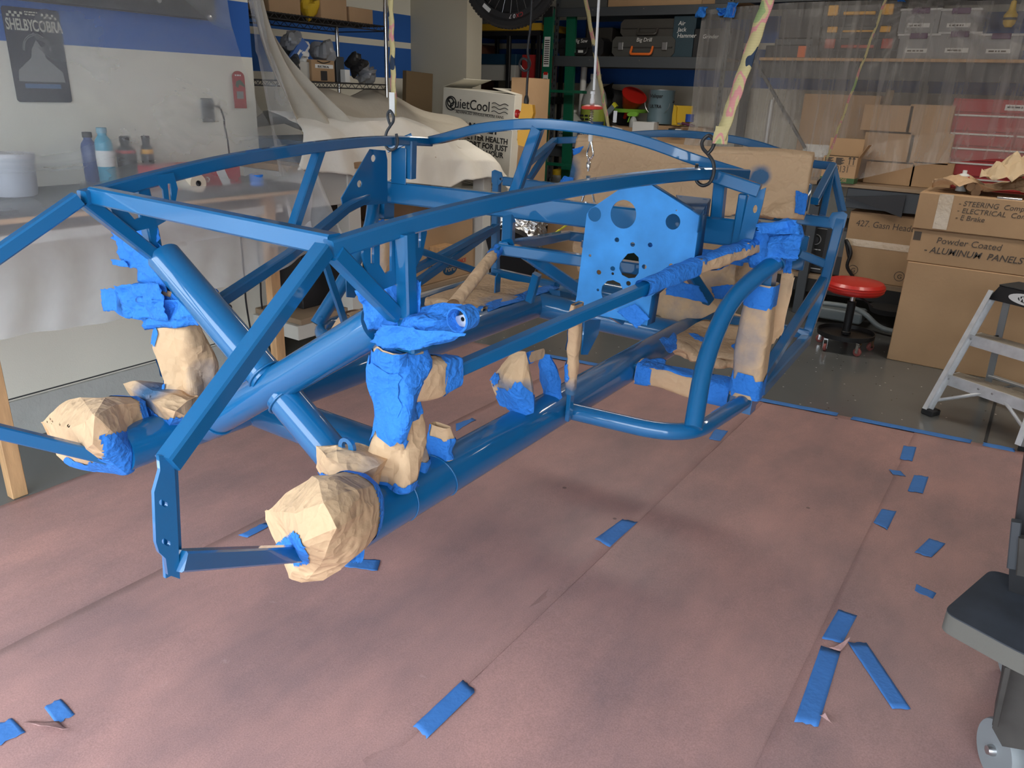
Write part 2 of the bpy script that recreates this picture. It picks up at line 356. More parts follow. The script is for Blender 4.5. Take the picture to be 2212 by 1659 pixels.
DGREY = pm('dark_grey_steel', (.055, .062, .07), rough=.45, metal=.2)
GREY = pm('shelf_grey_steel', (.085, .095, .105), rough=.4, metal=.3)
STEEL = pm('galvanised_steel', (.55, .56, .57), rough=.3, metal=.95)
CHROME = pm('chrome', (.8, .8, .8), rough=.12, metal=1)
ALU = pm('brushed_aluminium', (.62, .63, .64), rough=.38, metal=.75, var=.08, vs=30)
WOOD = pm('pine_wood', (.52, .31, .15), rough=.6, var=.18, vs=5, stretch=(8, 8, 1.2), bump=.08, bs=30)
PLY = pm('plywood_edge', (.34, .21, .11), rough=.7, var=.15, vs=8)
PLYT = pm('plywood_top', (.30, .215, .14), rough=.7, var=.12, vs=2)
WPAINT = pm('white_painted_wood', (.62, .60, .54), rough=.6, var=.04, vs=5)
RED = pm('red_vinyl', (.55, .018, .012), rough=.4, coat=.2)
REDT = pm('red_tool_paint', (.42, .03, .03), rough=.4)
YEL = pm('yellow_plastic', (.85, .42, .015), rough=.45)
YEL2 = pm('mustard_yellow', (.62, .40, .02), rough=.5)
LYEL = pm('lime_yellow', (.72, .70, .04), rough=.5)
GREEN = pm('green_fibreglass', (.004, .115, .06), rough=.4, coat=.3)
LGREEN = pm('lime_green_plastic', (.22, .50, .05), rough=.45)
ORANGE = pm('orange_plastic', (.80, .16, .02), rough=.5)
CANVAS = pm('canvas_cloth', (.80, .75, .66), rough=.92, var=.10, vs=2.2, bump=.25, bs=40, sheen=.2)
CANVAS2 = pm('canvas_cloth_shaded', (.50, .45, .37), rough=.92, var=.14, vs=3, bump=.25, bs=40)  # same canvas, shade on the hanging and heaped cloth put into the colour
BBLUE = pm('dark_blue_plastic', (.01, .05, .10), rough=.5)
CLEAR = pm('clear_bin_plastic', (.55, .55, .56), rough=.3, alpha=.55)
PURPLE = pm('purple_plastic', (.10, .03, .11), rough=.45)
LABELW = pm('white_label', (.75, .75, .73), rough=.6)
SIDINGW = pm('appliance_white', (.55, .54, .50), rough=.6)

# ================================================================ the setting
g = G().box(-6.5, 3.4, -.9, 7.0, -.1, 0); struct(g.build('floor', EPOXY))
g = G().box(-12, 10, -14, -.9, -.12, -.01); struct(g.build('trim_1', pm('driveway_concrete', (.22, .22, .215), rough=.85, var=.1, vs=2)))
g = G().box(-14, 12, -15, -14.6, 0, 3.6); struct(g.build('wall_light_blocker', pm('blocker_facade', (.20, .18, .16), rough=.9, var=.2, vs=1)))  # unseen facade added behind the camera to cut low horizontal daylight
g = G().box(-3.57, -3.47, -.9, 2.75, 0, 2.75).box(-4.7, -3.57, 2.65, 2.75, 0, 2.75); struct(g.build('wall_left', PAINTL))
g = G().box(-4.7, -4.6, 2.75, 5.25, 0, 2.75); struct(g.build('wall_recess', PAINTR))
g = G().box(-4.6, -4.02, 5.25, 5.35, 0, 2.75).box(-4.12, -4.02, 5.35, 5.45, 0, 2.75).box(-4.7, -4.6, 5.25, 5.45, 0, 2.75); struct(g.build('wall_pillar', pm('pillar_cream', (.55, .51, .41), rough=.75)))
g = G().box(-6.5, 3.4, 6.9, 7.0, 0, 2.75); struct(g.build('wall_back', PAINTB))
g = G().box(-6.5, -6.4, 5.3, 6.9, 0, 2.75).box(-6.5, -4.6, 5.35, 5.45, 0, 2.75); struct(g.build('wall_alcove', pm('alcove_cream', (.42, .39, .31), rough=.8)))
g = G().box(2.0, 2.1, -.9, 3.2, 0, 2.75).box(2.0, 3.3, 3.2, 3.3, 0, 2.75).box(3.3, 3.4, 3.2, 6.9, 0, 2.75); struct(g.build('wall_right', pm('right_wall_darkened', (.30, .28, .25), rough=.8)))  # unseen wall, moved in and darkened to keep right-facing tube sides dark
g = G().box(-3.57, 2.1, -.95, -.85, 2.3, 2.75); struct(g.build('trim_4', pm('added_header', (.5, .48, .42), rough=.8)))  # unseen header added over the opening for a sharp edge in reflections
g = G().box(-6.5, 3.4, -.9, 7.0, 2.75, 2.85); struct(g.build('ceiling', pm('ceiling_white', (.6, .58, .53), rough=.85)))
g = G().box(-3.47, -3.452, -.9, 2.75, 0, .18); struct(g.build('baseboard_left', pm('concrete_curb', (.46, .46, .43), rough=.85, var=.06, vs=6, bump=.3, bs=50)))
g = G().box(-3.3, 3.3, 6.86, 6.9, 0, .16); struct(g.build('baseboard_back', pm('curb_back', (.3, .29, .26), rough=.8)))
# seam between the panels low on the left wall
g = G().box(-3.4695, -3.4675, -.9, 2.75, .186, .192); struct(g.build('trim_2', pm('dark_joint', (.05, .05, .05), rough=.9)))
# groove in the slab
g = G().box(.03, .045, 4.1, 4.9, .0005, .002); struct(g.build('trim_3', pm('slab_joint', (.03, .03, .03), rough=.9)))

# ---------------------------------------------------------------- rosin paper sheets and the tape on them
def rosin_sheet(x0, x1, y0, y1a, y1b, lift, label):
    fo = Fold(int(abs(x0) * 100), amp=.0011, per=.5, k=5)
    nu, nv = 26, 90
    def fn(u, v):
        x = x0 + (x1 - x0) * u; y1 = y1a + (y1b - y1a) * u; y = y0 + (y1 - y0) * v
        e = min(u, 1 - u) * (x1 - x0)
        z = .004 + lift + abs(fo(V((x, y, 0)))) + .002 * max(0, noise.noise(V((x * 2.2, y * 1.6, 3.3)))) + (.002 * max(0, noise.noise(V((x * 4, y * 3, 9)))) if e < .06 else 0)
        return V((x, y, z))
    o = G().grid(fn, nu, nv).build('rosin_paper_sheet', ROSIN, ang=60, solid=.0008)
    tag(o, label, 'floor paper', 'rosin paper strips covering the floor')
rosin_sheet(-2.92, -2.07, -.8, 3.72, 3.86, .000, 'red rosin paper strip on the floor nearest the workbench wall')
rosin_sheet(-2.10, -.98, -.8, 3.84, 3.95, .0022, 'red rosin paper strip under the two chassis main rails')
rosin_sheet(-1.03, -.21, -.8, 3.93, 4.03, .0012, 'red rosin paper strip just right of the raised chassis')
rosin_sheet(-.26, .62, -.8, 4.01, 4.12, .0032, 'red rosin paper strip in front of the stepladder')
rosin_sheet(.58, 1.45, -.8, 4.10, 4.2, .001, 'red rosin paper strip farthest right past the black rolling cart')
def floor_tape(poly, label, z=.0105, n=6, curl=0):
    a, b, c, d = [V((x, y, 0)) for x, y in poly]; rr = random.Random(label)
    def fn(u, v):
        p = (a * (1 - u) + b * u) * (1 - v) + (d * (1 - u) + c * u) * v
        jag = .004 * rr.uniform(-1, 1) if v in (0, 1) else 0
        e = (c - b).normalized(); p = p + e * jag
        return V((p.x, p.y, z + .0012 * noise.noise(p * 30) + (curl * (v - .9) if v > .9 else 0)))
    o = G().grid(fn, 6, n * 2).build('floor_tape_strip', FTAPE, ang=50, solid=.0003)
    tag(o, label, 'tape', 'blue tape pieces holding the floor paper')
FT = [([(1000, 1467), (1027, 1492), (923, 1593), (893, 1567)], 'long blue tape strip on the open paper at the bottom middle'),
 ([(1345, 1120), (1377, 1127), (1318, 1180), (1285, 1163)], 'blue tape strip on the floor below the middle of the near rail'),
 ([(1545, 925), (1573, 930), (1556, 952), (1531, 947)], 'small blue tape square on the floor right of the bent side bar corner'),
 ([(1952, 962), (1980, 965), (1971, 995), (1944, 990)], 'blue tape square nearest the stepladder feet'),
 ([(1920, 1013), (1945, 1016), (1957, 1028), (1930, 1024)], 'tiny sliver of blue tape left of a bigger square near the stepladder'),
 ([(1975, 1025), (2006, 1029), (1994, 1065), (1961, 1059)], 'blue tape square right of the tiny tape sliver'),
 ([(1905, 1098), (1937, 1103), (1917, 1143), (1887, 1127)], 'blue tape square on the long paper seam, midway along the right'),
 ([(2007, 1162), (2043, 1173), (2012, 1203), (1976, 1192)], 'slanted blue tape diamond right of the paper seam'),
 ([(1980, 1260), (2023, 1280), (2015, 1293), (1976, 1275)], 'narrow ragged tape piece just beyond the foam pad corner'),
 ([(1812, 1314), (1852, 1328), (1820, 1388), (1775, 1378)], 'torn blue tape rectangle above the fork of two long strips'),
 ([(1774, 1393), (1816, 1406), (1768, 1568), (1716, 1557)], 'longest blue tape strip, left leg of the fork on the floor'),
 ([(1832, 1387), (1872, 1387), (1968, 1530), (1928, 1530)], 'blue tape strip slanting right, right leg of the fork on the floor'),
 ([(95, 1527), (130, 1507), (160, 1540), (122, 1563)], 'blue tape square over the tear at the bottom left'),
 ([(-10, 1565), (25, 1550), (55, 1580), (-10, 1612)], 'blue tape piece cut by the left edge of the picture'),
 ([(515, 1155), (570, 1128), (590, 1130), (533, 1160)], 'blue tape strip on the seam left of the large near paper bag'),
 ([(985, 915), (1020, 902), (1028, 906), (985, 930)], 'blue tape strip on the floor seen between the rails'),
 ([(740, 1205), (822, 1208), (815, 1232), (745, 1222)], 'blue tape strip on the floor right under the near paper bag')]
for q, lb in FT:
    pts = [P(a, b, Z=.0125) for a, b in q]
    floor_tape([(p.x, p.y) for p in pts], lb)
# tape line along the far edge of the paper
edge = [((-2.4, 3.80), (-1.95, 3.865)), ((-1.9, 3.87), (-1.2, 3.93)), ((-1.12, 3.92), (-.62, 3.985)), ((-.55, 3.985), (-.02, 4.045)), ((.03, 4.05), (.16, 4.065)), ((.22, 4.07), (.5, 4.11))]
names = ['edge tape strip behind the chassis at far left', 'edge tape strip seen under the rear crossmember', 'edge tape strip left of the stool casters', 'edge tape strip in front of the stepladder left foot', 'short edge tape piece between the stepladder feet', 'edge tape piece beside the stepladder right foot']
for ((a, b), (c, d)), nm in zip(edge, names):
    floor_tape([(a, b - .03), (a, b + .02), (c, d + .02), (c, d - .03)], 'blue ' + nm)
# torn, curled rosin paper flaps
def flap(pts, label, h=.03):
    a, b, c = [P(x, y, Z=.012) for x, y in pts]
    def fn(u, v):
        p = a * (1 - u) * (1 - v) + b * u * (1 - v) + c * v; return V((p.x, p.y, .014 + h * v * v + .006 * noise.noise(p * 25)))
    tag(G().grid(fn, 6, 6).build('torn_paper_flap', ROSIN, ang=50, solid=.0008), label, 'paper scrap')
flap([(50, 1560), (128, 1560), (155, 1590)], 'torn curled flap of red paper at the bottom left', .02)
flap([(1790, 1400), (1815, 1408), (1835, 1392)], 'small curled tear of red paper at the top of the tape fork')
flap([(1770, 1545), (1800, 1568), (1780, 1550)], 'crumb of torn dark paper at the foot of the longest tape strip', .015)
# ================================================================ the hanging chassis (local axes: x across, y rearwards, z up)
def L(s, v, w): return V((v, s, w))
ch = thing('car_chassis', 'bright blue painted tubular sports car chassis hanging over red floor paper, partly masked', 'car chassis')
Mc = Matrix.Identity(4)
for i, c in enumerate((EV, ES, EW)):
    for j in range(3): Mc[j][i] = c[j]
Mc.translation = CO; ch.matrix_world = Mc
def tb(name, pts, r, rad=0, n=28, label=None):
    pts = [L(*p) for p in pts]
    if rad: pts = fillet(pts, rad, 10)
    return G().tube(pts, r, n).build(name, BLUE, ch, label=label)
def br(name, pts, a, b=None, up=(0, 0, 1), label=None, smooth=None, par=None):
    pts = [L(*p) for p in pts]
    if smooth: pts = arc(pts, smooth)
    return G().bar(pts, a, b, up=up).build(name, BLUE, par or ch, ang=25, label=label)
def weld(par, c, ax, r, n=26, t=.0032):
    """ring of weld beads"""
    ax = V(ax).normalized(); x = ax.orthogonal().normalized(); y = ax.cross(x); g = G()
    m = n * 2; pts = [V(c) + (x * math.cos(a) + y * math.sin(a)) * (r + t * .15 * (i % 2)) for i, a in ((i, 2 * PI * i / m) for i in range(m + 1))]
    return g.tube(pts, t * .85, 6, caps=False).build('weld_bead', BLUE, par, ang=80)
def both(f):
    f(1); f(-1)
RR = .0508
rails = {}
def rail(sd):
    o = tb('main_rail', [(-1.195, .307 * sd, 0), (1.02, .307 * sd, 0)], RR, n=40); rails[sd] = o
both(rail)
# crossmembers between the rails
tb('front_crossmember', [(-.83, -.30, -.008), (-.83, .30, -.008)], RR * .98, n=40)
tb('middle_crossmember', [(.60, -.30, 0), (.60, .30, 0)], RR, n=40)
tb('rear_crossmember', [(1.0, -.30, 0), (1.0, .30, 0)], RR * .9, n=32)
# the front X of three inch tubes
XS = -1.02
tb('diagonal_tube', [(XS, -.245, .02), (XS, .285, .372)], .038, n=36, label='front diagonal tube rising to the near shock tower')
tb('diagonal_tube', [(XS, .235, .02), (XS, .02, .163)], .0378, n=36, label='lower half of the other front diagonal tube')
tb('diagonal_tube', [(XS, -.02, .19), (XS, -.345, .40)], .038, n=36, label='upper half of the front diagonal tube, towards the far tower')
weld(ch, L(XS, -.028, .197), L(0, -.83, .56), .0395); weld(ch, L(XS, .03, .156), L(0, .83, -.56), .0395)
weld(ch, L(XS, -.20, .052), L(0, .8, .6), .041); weld(ch, L(-.83, -.262, 0), L(0, 1, 0), .052)
# upper side rails, pairs measured left and right
SR = [(-1.19, .338, .552), (-1.01, .364, .580), (-.77, .407, .608), (-.47, .460, .628), (-.21, .502, .638), (0, .535, .638), (.2, .566, .630)]
SR = [(s, v, w - .012) for s, v, w in SR]
def upper(sd):
    o = br('side_rail', [(s, v * sd, w) for s, v, w in SR], .027, .030, smooth=5)
    # nose tubes and bumper brackets
    T = Cc(362, 1000, v=.40); B = Cc(378, 1232, v=.40); T = V((T.x * sd, T.y, T.z)); B = V((B.x * sd, B.y, B.z))
    a = L(-1.20, .336 * sd, .540)
    G().bar([a, T], .028, .028).build('nose_tube', BLUE, ch, ang=25)
    pl = []
    for x, y in ((340, 983), (343, 1015), (330, 1062), (334, 1170), (341, 1192), (355, 1205), (360, 1240), (386, 1249), (380, 1120), (372, 985)):
        q = Cc(x, y, v=.40); pl.append((q.y, q.z))
    sl = []
    for cx, cy in ((350, 1086), (356, 1170)):
        h = []
        for i in range(14):
            t = 2 * PI * i / 14; q = Cc(cx + 6.5 * math.cos(t) + (3 if math.cos(t) > 0 else -3), cy + 6.5 * math.sin(t) + (2.5 if math.cos(t) > 0 else -2.5), v=.40); h.append((q.y, q.z))
        sl.append(h)
    M = frameM((.40 * sd, 0, 0), (0, 1, 0), (0, 0, 1))
    plate('bumper_bracket', pl, sl, .006, BLUE, ch, M)
    # folded flange along the bracket's edge
    q0 = Cc(374, 990, v=.40); q1 = Cc(386, 1246, v=.40)
    G().bar([V(((.40 - .012) * sd, q0.y, q0.z)), V(((.40 - .012) * sd, q1.y, q1.z))], .006, .026, up=(0, 1, 0)).build('bracket_flange', BLUE, ch)
    e = L(-1.23, .303 * sd, -.004)
    G().bar([B + V((0, .006, .012)), e], .024, .028).build('lower_nose_tube', BLUE, ch, ang=25)
    # diagonal braces from the corner back to the tower
    br('corner_brace', [(-1.185, .343 * sd, .535), (-1.045, .348 * sd, .408)], .028)
    # post between side rail and tower
    br('tower_post', [(-1.045, .368 * sd, .555), (-1.025, .362 * sd, .36)], .028, .028, up=(1, 0, 0))
    # hood hinge plate behind the post, with window and slots
    ow = [(-.075, .030), (.075, .045), (.082, .01), (.070, -.03), (.045, -.058), (.02, -.068), (-.045, -.075), (-.066, -.055), (-.082, -.01)]
    win = [(-.042, .012), (-.030, .022), (-.012, .025), (-.012, -.045), (-.028, -.048), (-.042, -.030)]
    win2 = [(.012, .028), (.032, .026), (.045, .010), (.046, -.012), (.034, -.034), (.012, -.042)]
    s1 = [(-.064, .008), (-.056, .010), (-.056, -.026), (-.064, -.026)]; s2 = [(.058, .022), (.065, .022), (.065, -.014), (.058, -.014)]
    M = frameM((.352 * sd, -1.05, .535), (0, 1, 0), (0, 0, 1))
    plate('hinge_plate', ow, [win, win2, s1, s2], .005, BLUE, ch, M)
    # tower box under the post
    G().box(.315 * sd, .37 * sd, -1.02, -.97, .33, .39, ch=.004).build('shock_tower', BLUE, ch)
    # cockpit verticals
    br('door_post', [(.065, .54 * sd, .625), (.07, .545 * sd, .50)], .032, .032, up=(1, 0, 0))
both(upper)
br('front_crossbar', [(-1.165, -.335, .545), (-1.175, .335, .545)], .030, .034)
# dashboard hoop with its centre post, and the big firewall beam
HP = [(.205, .56, .617), (.129, .435, .650), (.067, .316, .686), (.025, .189, .708), (.0, 0, .714), (.012, -.197, .69), (.067, -.33, .664), (.13, -.45, .64), (.2, -.56, .622)]
br('dash_hoop', HP, .026, .030, smooth=5)
br('centre_post', [(0, -.005, .705), (.05, -.105, .50)], .030, .034, up=(1, 0, 0))
br('firewall_beam', [(.07, -.655, .445), (.07, .66, .475)], .045, .073)
# lower firewall bar with post, brace and bracket
br('lower_bar', [(-.10, -.055, .352), (.05, .36, .335)], .038, .034)
br('bar_post', [(-.02, -.075, .43), (-.09, -.03, .37)], .034, .034, up=(1, 0, 0))
br('tunnel_tube', [(-.10, -.04, .358), (.42, -.10, .33)], .032)
br('tunnel_tube', [(.42, -.10, .33), (.5, .30, .33)], .032)
br('tunnel_tube', [(.30, .02, .33), (.44, .2, .33)], .022)
br('tunnel_brace', [(-.06, .02, .34), (.30, .20, .10)], .036)
_a = Cc(1160, 592, v=-.20); _b = Cc(1144, 650, v=-.235); G().bar([_a, _b], .026, .030, up=(1, 0, 0)).build('tunnel_leg', BLUE, ch)
# driver's footbox front plate with its drillings
FS = -.17
def fp(x, y): q = Cc(x, y, s=FS); return (q.x, q.z)
out = [fp(*p) for p in ((1357, 396), (1382, 390), (1400, 395), (1512, 466), (1500, 560), (1408, 640), (1398, 703), (1360, 694), (1240, 670), (1246, 640), (1268, 462), (1278, 450))]
hol = []
def hole(px, py, rx, ry=None, n=26):
    c = fp(px, py); a = fp(px + rx, py); b = fp(px, py + (ry or rx)); r1 = math.hypot(a[0] - c[0], a[1] - c[1]); hol.append(circ(c[0], c[1], r1, n, math.hypot(b[0] - c[0], b[1] - c[1])))
hole(1347, 463, 28, 31); hole(1454, 479, 16, 17); hole(1285, 463, 14, 16)
for x, y in ((1333, 518), (1367, 528), (1405, 529), (1275, 552), (1324, 580), (1324, 591), (1392, 576), (1450, 574), (1294, 588), (1358, 612), (1391, 609), (1292, 626), (1355, 637), (1458, 454)):
    hole(x, y, 5.2 if (x, y) not in ((1275, 552), (1292, 626), (1324, 591)) else 3, None, 12)
hol[-1] = [(x * .3 + hol[-1][0][0] * .7, y * .3 + hol[-1][0][1] * .7) for x, y in hol[-1]]
hol.append([fp(*p) for p in ((1346, 560), (1356, 548), (1370, 546), (1380, 556), (1381, 575), (1380, 590), (1372, 600), (1358, 601), (1344, 594), (1338, 580), (1340, 568))])
hol.append([fp(*p) for p in ((1299, 632), (1301, 618), (1312, 607), (1325, 605), (1340, 612), (1347, 628), (1346, 645), (1335, 652), (1318, 654), (1303, 648))])
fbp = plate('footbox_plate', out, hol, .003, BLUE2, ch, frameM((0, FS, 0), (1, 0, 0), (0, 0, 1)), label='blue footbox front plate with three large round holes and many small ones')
def fb(a, b, dd, name='footbox_flange', th=.003):
    """flange running rearwards from an edge of the plate"""
    A = Cc(*a, s=FS); B = Cc(*b, s=FS); g = G().add([A, B, B + V((0, dd, 0)), A + V((0, dd, 0))], [(0, 1, 2, 3)]); return g.build(name, BLUEM, ch, solid=th)
fb((1512, 466), (1500, 560), .05); fb((1500, 560), (1408, 640), .05); fb((1408, 640), (1398, 703), .05); fb((1400, 395), (1512, 466), .022)
# brake reservoir shelf on the plate
q = [Cc(x, y, w=.545) for x, y in ((1460, 422), (1535, 430), (1512, 466), (1468, 436))]
sh = [(p.x, p.y) for p in q]; cx_ = sum(p[0] for p in sh) / 4; cy_ = sum(p[1] for p in sh) / 4
plate('reservoir_shelf', sh, [circ(sh[0][0] * .7 + cx_ * .3, sh[0][1] * .7 + cy_ * .3, .006, 10), circ(sh[1][0] * .7 + cx_ * .3, sh[1][1] * .7 + cy_ * .3, .007, 10)], .003, BLUEM, ch, frameM((0, 0, .545), (1, 0, 0), (0, 1, 0)))
A = Cc(1535, 430, w=.545); B = Cc(1512, 466, w=.545)
G().add([A, B, B + V((0, 0, -.04)), A + V((0, 0, -.075))], [(0, 1, 2, 3)]).build('shelf_gusset', BLUEM, ch, solid=.003)
# passenger footbox gusset plate at the far end of the beam
VG = -.62
def gp(x, y): q = Cc(x, y, v=VG); return (q.y, q.z)
plate('footbox_gusset', [gp(*p) for p in ((799, 322), (832, 325), (836, 345), (836, 440), (740, 446), (737, 428))], [circ(*gp(806, 342), .012, 16), circ(*gp(776, 397), .012, 16)], .004, BLUE, ch, frameM((VG, 0, 0), (0, 1, 0), (0, 0, 1)), label='dark blue passenger side gusset plate with two holes')
G().box(-.61, -.545, .045, .049, .48, .60, ch=.001).build('gusset_tab', BLUE, ch)
br('gusset_strut', [(.02, -.61, .595), (.08, -.545, .635)], .022, .03)
# inclined far tube and the long lower side tubes
br('inclined_strut', [(-.413, -.478, .612), (-.56, -.44, .40)], .026, .03, up=(1, 0, 0))
LT = [(-.93, .355, .262), (-.43, .45, .335), (.06, .67, .455)]
def low(sd):
    A = Cc(975, 803, v=.36); B = Cc(1240, 687, v=.455); C_ = Cc(1500, 577, v=.59); D = Cc(1690, 508, v=.70)
    pts = [V((p.x * sd, p.y, p.z)) for p in (A, B, C_, D)]
    G().bar(pts, .028, .028).build('long_side_tube', BLUE, ch, ang=25)
    # outrigger, side post and the bent door bars
    G().box(.345 * sd, .70 * sd, .085, .135, -.025, .03, ch=.004).build('outrigger', BLUE, ch)
    G().sweep([V((.70 * sd, .10, -.035)), V((.69 * sd, .10, .47))], [(-.027, -.027), (.027, -.027), (.027, .027), (-.027, .027)], up=(0, 1, 0)).build('side_post', BLUE, ch)
    tb('lower_door_bar', [(-.345, .352 * sd, .008), (-.30, .667 * sd, .005), (.085, .703 * sd, .0)], .0225, .13)
    c0 = Cc(1497, 925, s=-.262); c1 = Cc(1522, 775, s=-.15); c2 = Cc(1580, 640, s=-.02); c3 = Cc(1680, 562, s=.085)
    G().tube(fillet([V((p.x * sd, p.y, p.z)) for p in (c0, c1, c2, c3)], [.09, .14], 10), .024, 28).build('upper_door_bar', BLUE, ch)
    weld(ch, V((c3.x * sd, c3.y - .004, c3.z)), V((c3.x - c2.x, c3.y - c2.y, c3.z - c2.z)), .026, 18, .0025)
    weld(ch, L(-.345, .358 * sd, .008), L(0, 1, 0), .024, 16, .0025)
    # flat strut standing on the outside of the rail
    q0 = Cc(1228, 905, v=.375); q1 = Cc(1250, 655, v=.42)
    G().bar([V((q0.x * sd, q0.y, q0.z)), V((q1.x * sd, q1.y, q1.z))], .022, .012, up=(1, 0, 0)).build('rail_strut', BLUE, ch)
    # gusset behind it
    pg = [Cc(x, y, v=.40) for x, y in ((1262, 690), (1296, 690), (1292, 720), (1268, 766), (1256, 766))]
    plate('strut_gusset', [(p.y, p.z) for p in pg], [], .004, BLUE, ch, frameM((.40 * sd, 0, 0), (0, 1, 0), (0, 0, 1)))
    # sill and rear tubes of the trunk side
    br('rear_side_tube', [(.89, .728 * sd, .455), (.885, .718 * sd, .235), (.87, .695 * sd, .01)], .034, .03, up=(0, 1, 0))
    br('sill_brace', [(.885, .712 * sd, .235), (.14, .705 * sd, .012)], .030, .032)
    br('sill_tube', [(.87, .695 * sd, .01), (.12, .70 * sd, -.02)], .038, .04)
    br('trunk_floor_bar', [(.74, .30 * sd, .055), (.87, .70 * sd, .03)], .03, .036)
    pt = [Cc(x, y, s=.895) for x, y in ((1800, 458), (1824, 456), (1833, 462), (1826, 490), (1808, 503), (1793, 484), (1790, 474), (1794, 468))]
    ho = Cc(1797, 476, s=.895)
    M = frameM((0, .878, 0), (sd, 0, 0), (0, 0, 1))
    plate('seat_belt_tab', [(p.x, p.z) for p in pt], [circ(ho.x, ho.z, .007, 14)], .005, BLUE, ch, M)
    # rear hoop struts
    br('trunk_strut', [(1.18, .612 * sd, .612), (.93, .62 * sd, .50)], .028)
    br('trunk_strut', [(1.18, .612 * sd, .612), (1.02, .64 * sd, .44)], .024)
    br('trunk_strut', [(1.18, .612 * sd, .612), (1.12, .69 * sd, .455)], .024)
    # round lug in the cockpit
both(low)
br('trunk_hoop', [(1.2, .614, .612), (1.2, .504, .618), (1.2, .333, .662), (1.2, .159, .683), (1.2, -.058, .683), (1.2, -.25, .662), (1.2, -.45, .63), (1.2, -.614, .612)], .026, .03, smooth=4)
br('cockpit_rear_bar', [(.895, -.69, .437), (.895, .71, .437)], .034, .038)
br('cockpit_rear_brace', [(.85, .62, .32), (.89, .71, .29)], .03)
g = G().box(.50, .60, .90, .94, .46, .56, ch=.003); bx_ = g.build('coilover_bracket', BLUE, ch)
g = G()
for z in (.49, .53): g.lathe([(.010, 0), (.010, .002)], 14, frameM((.535, .899, z), (1, 0, 0), (0, 0, 1)))
g.build('bracket_hole', RUB, bx_, label='dark drilled hole')
G().box(.45, .62, .96, .975, .24, .37, ch=.003).build('rear_bracket_plate', BLUE, ch)
# vertical folded channel right of the door post, with slot
cn = [Cc(x, y, s=.03) for x, y in ((1618, 420), (1655, 405), (1648, 440), (1620, 540), (1588, 546), (1600, 500))]
plate('door_channel', [(p.x, p.z) for p in cn], [circ((cn[1].x * .35 + cn[3].x * .3 + cn[0].x * .35), cn[0].z - .035, .006, 10, .011)], .004, BLUE, ch, frameM((0, .03, 0), (1, 0, 0), (0, 0, 1)))
G().box(cn[0].x - .03, cn[0].x - .005, .035, .06, cn[4].z + .0, cn[0].z, ch=.004).build('channel_flange', BLUE, ch)
br('door_top_brace', [(.02, .53, .62), tuple((lambda q: (q.y, q.x, q.z))(Cc(1640, 412, s=.03)))], .028, .034)
# engine bay braces seen through the frame on the far side
br('far_cross_brace', [tuple((lambda q: (q.y, q.x, q.z))(Cc(862, 600, v=-.68))), tuple((lambda q: (q.y, q.x, q.z))(Cc(1060, 495, v=-.70)))], .028)
br('far_cross_brace', [tuple((lambda q: (q.y, q.x, q.z))(Cc(900, 540, v=-.68))), tuple((lambda q: (q.y, q.x, q.z))(Cc(1035, 588, v=-.68)))], .028)
br('far_door_brace', [tuple((lambda q: (q.y, q.x, q.z))(Cc(752, 590, v=-.69))), tuple((lambda q: (q.y, q.x, q.z))(Cc(690, 690, v=-.66)))], .03)
G().prism([(0, 0), (.035, 0), (.035, .075), (.0175, .092), (0, .075)], .005, frameM(L(.45, -.42, .04), (0, 1, 0), (0, 0, 1))).build('harness_lug', BLUE, ch)
# saddle gusset on the far rail
sg = [Cc(x, y, v=-.26) for x, y in ((1198, 626), (1224, 632), (1212, 672), (1200, 668))]
plate('rail_gusset', [(p.y, p.z) for p in sg], [], .05, BLUE, ch, frameM((-.26, 0, 0), (0, 1, 0), (0, 0, 1)))
# ring lug by the near control arm bracket
lg = Cc(750, 966, s=-1.07)
plate('ring_lug', circ(lg.x, lg.z, .020, 20) , [circ(lg.x - .002, lg.z + .002, .0085, 14, .010)], .008, BLUE, ch, frameM((0, -1.07, 0), (1, 0, 0), (0, 0, 1)))
# weld seams of brackets on the near rail
for s_ in (-.98, -.90, -.84): weld(ch, L(s_, .307, .002), L(1, 0, .0), RR + .001, 30, .0022) if s_ < -.97 else None

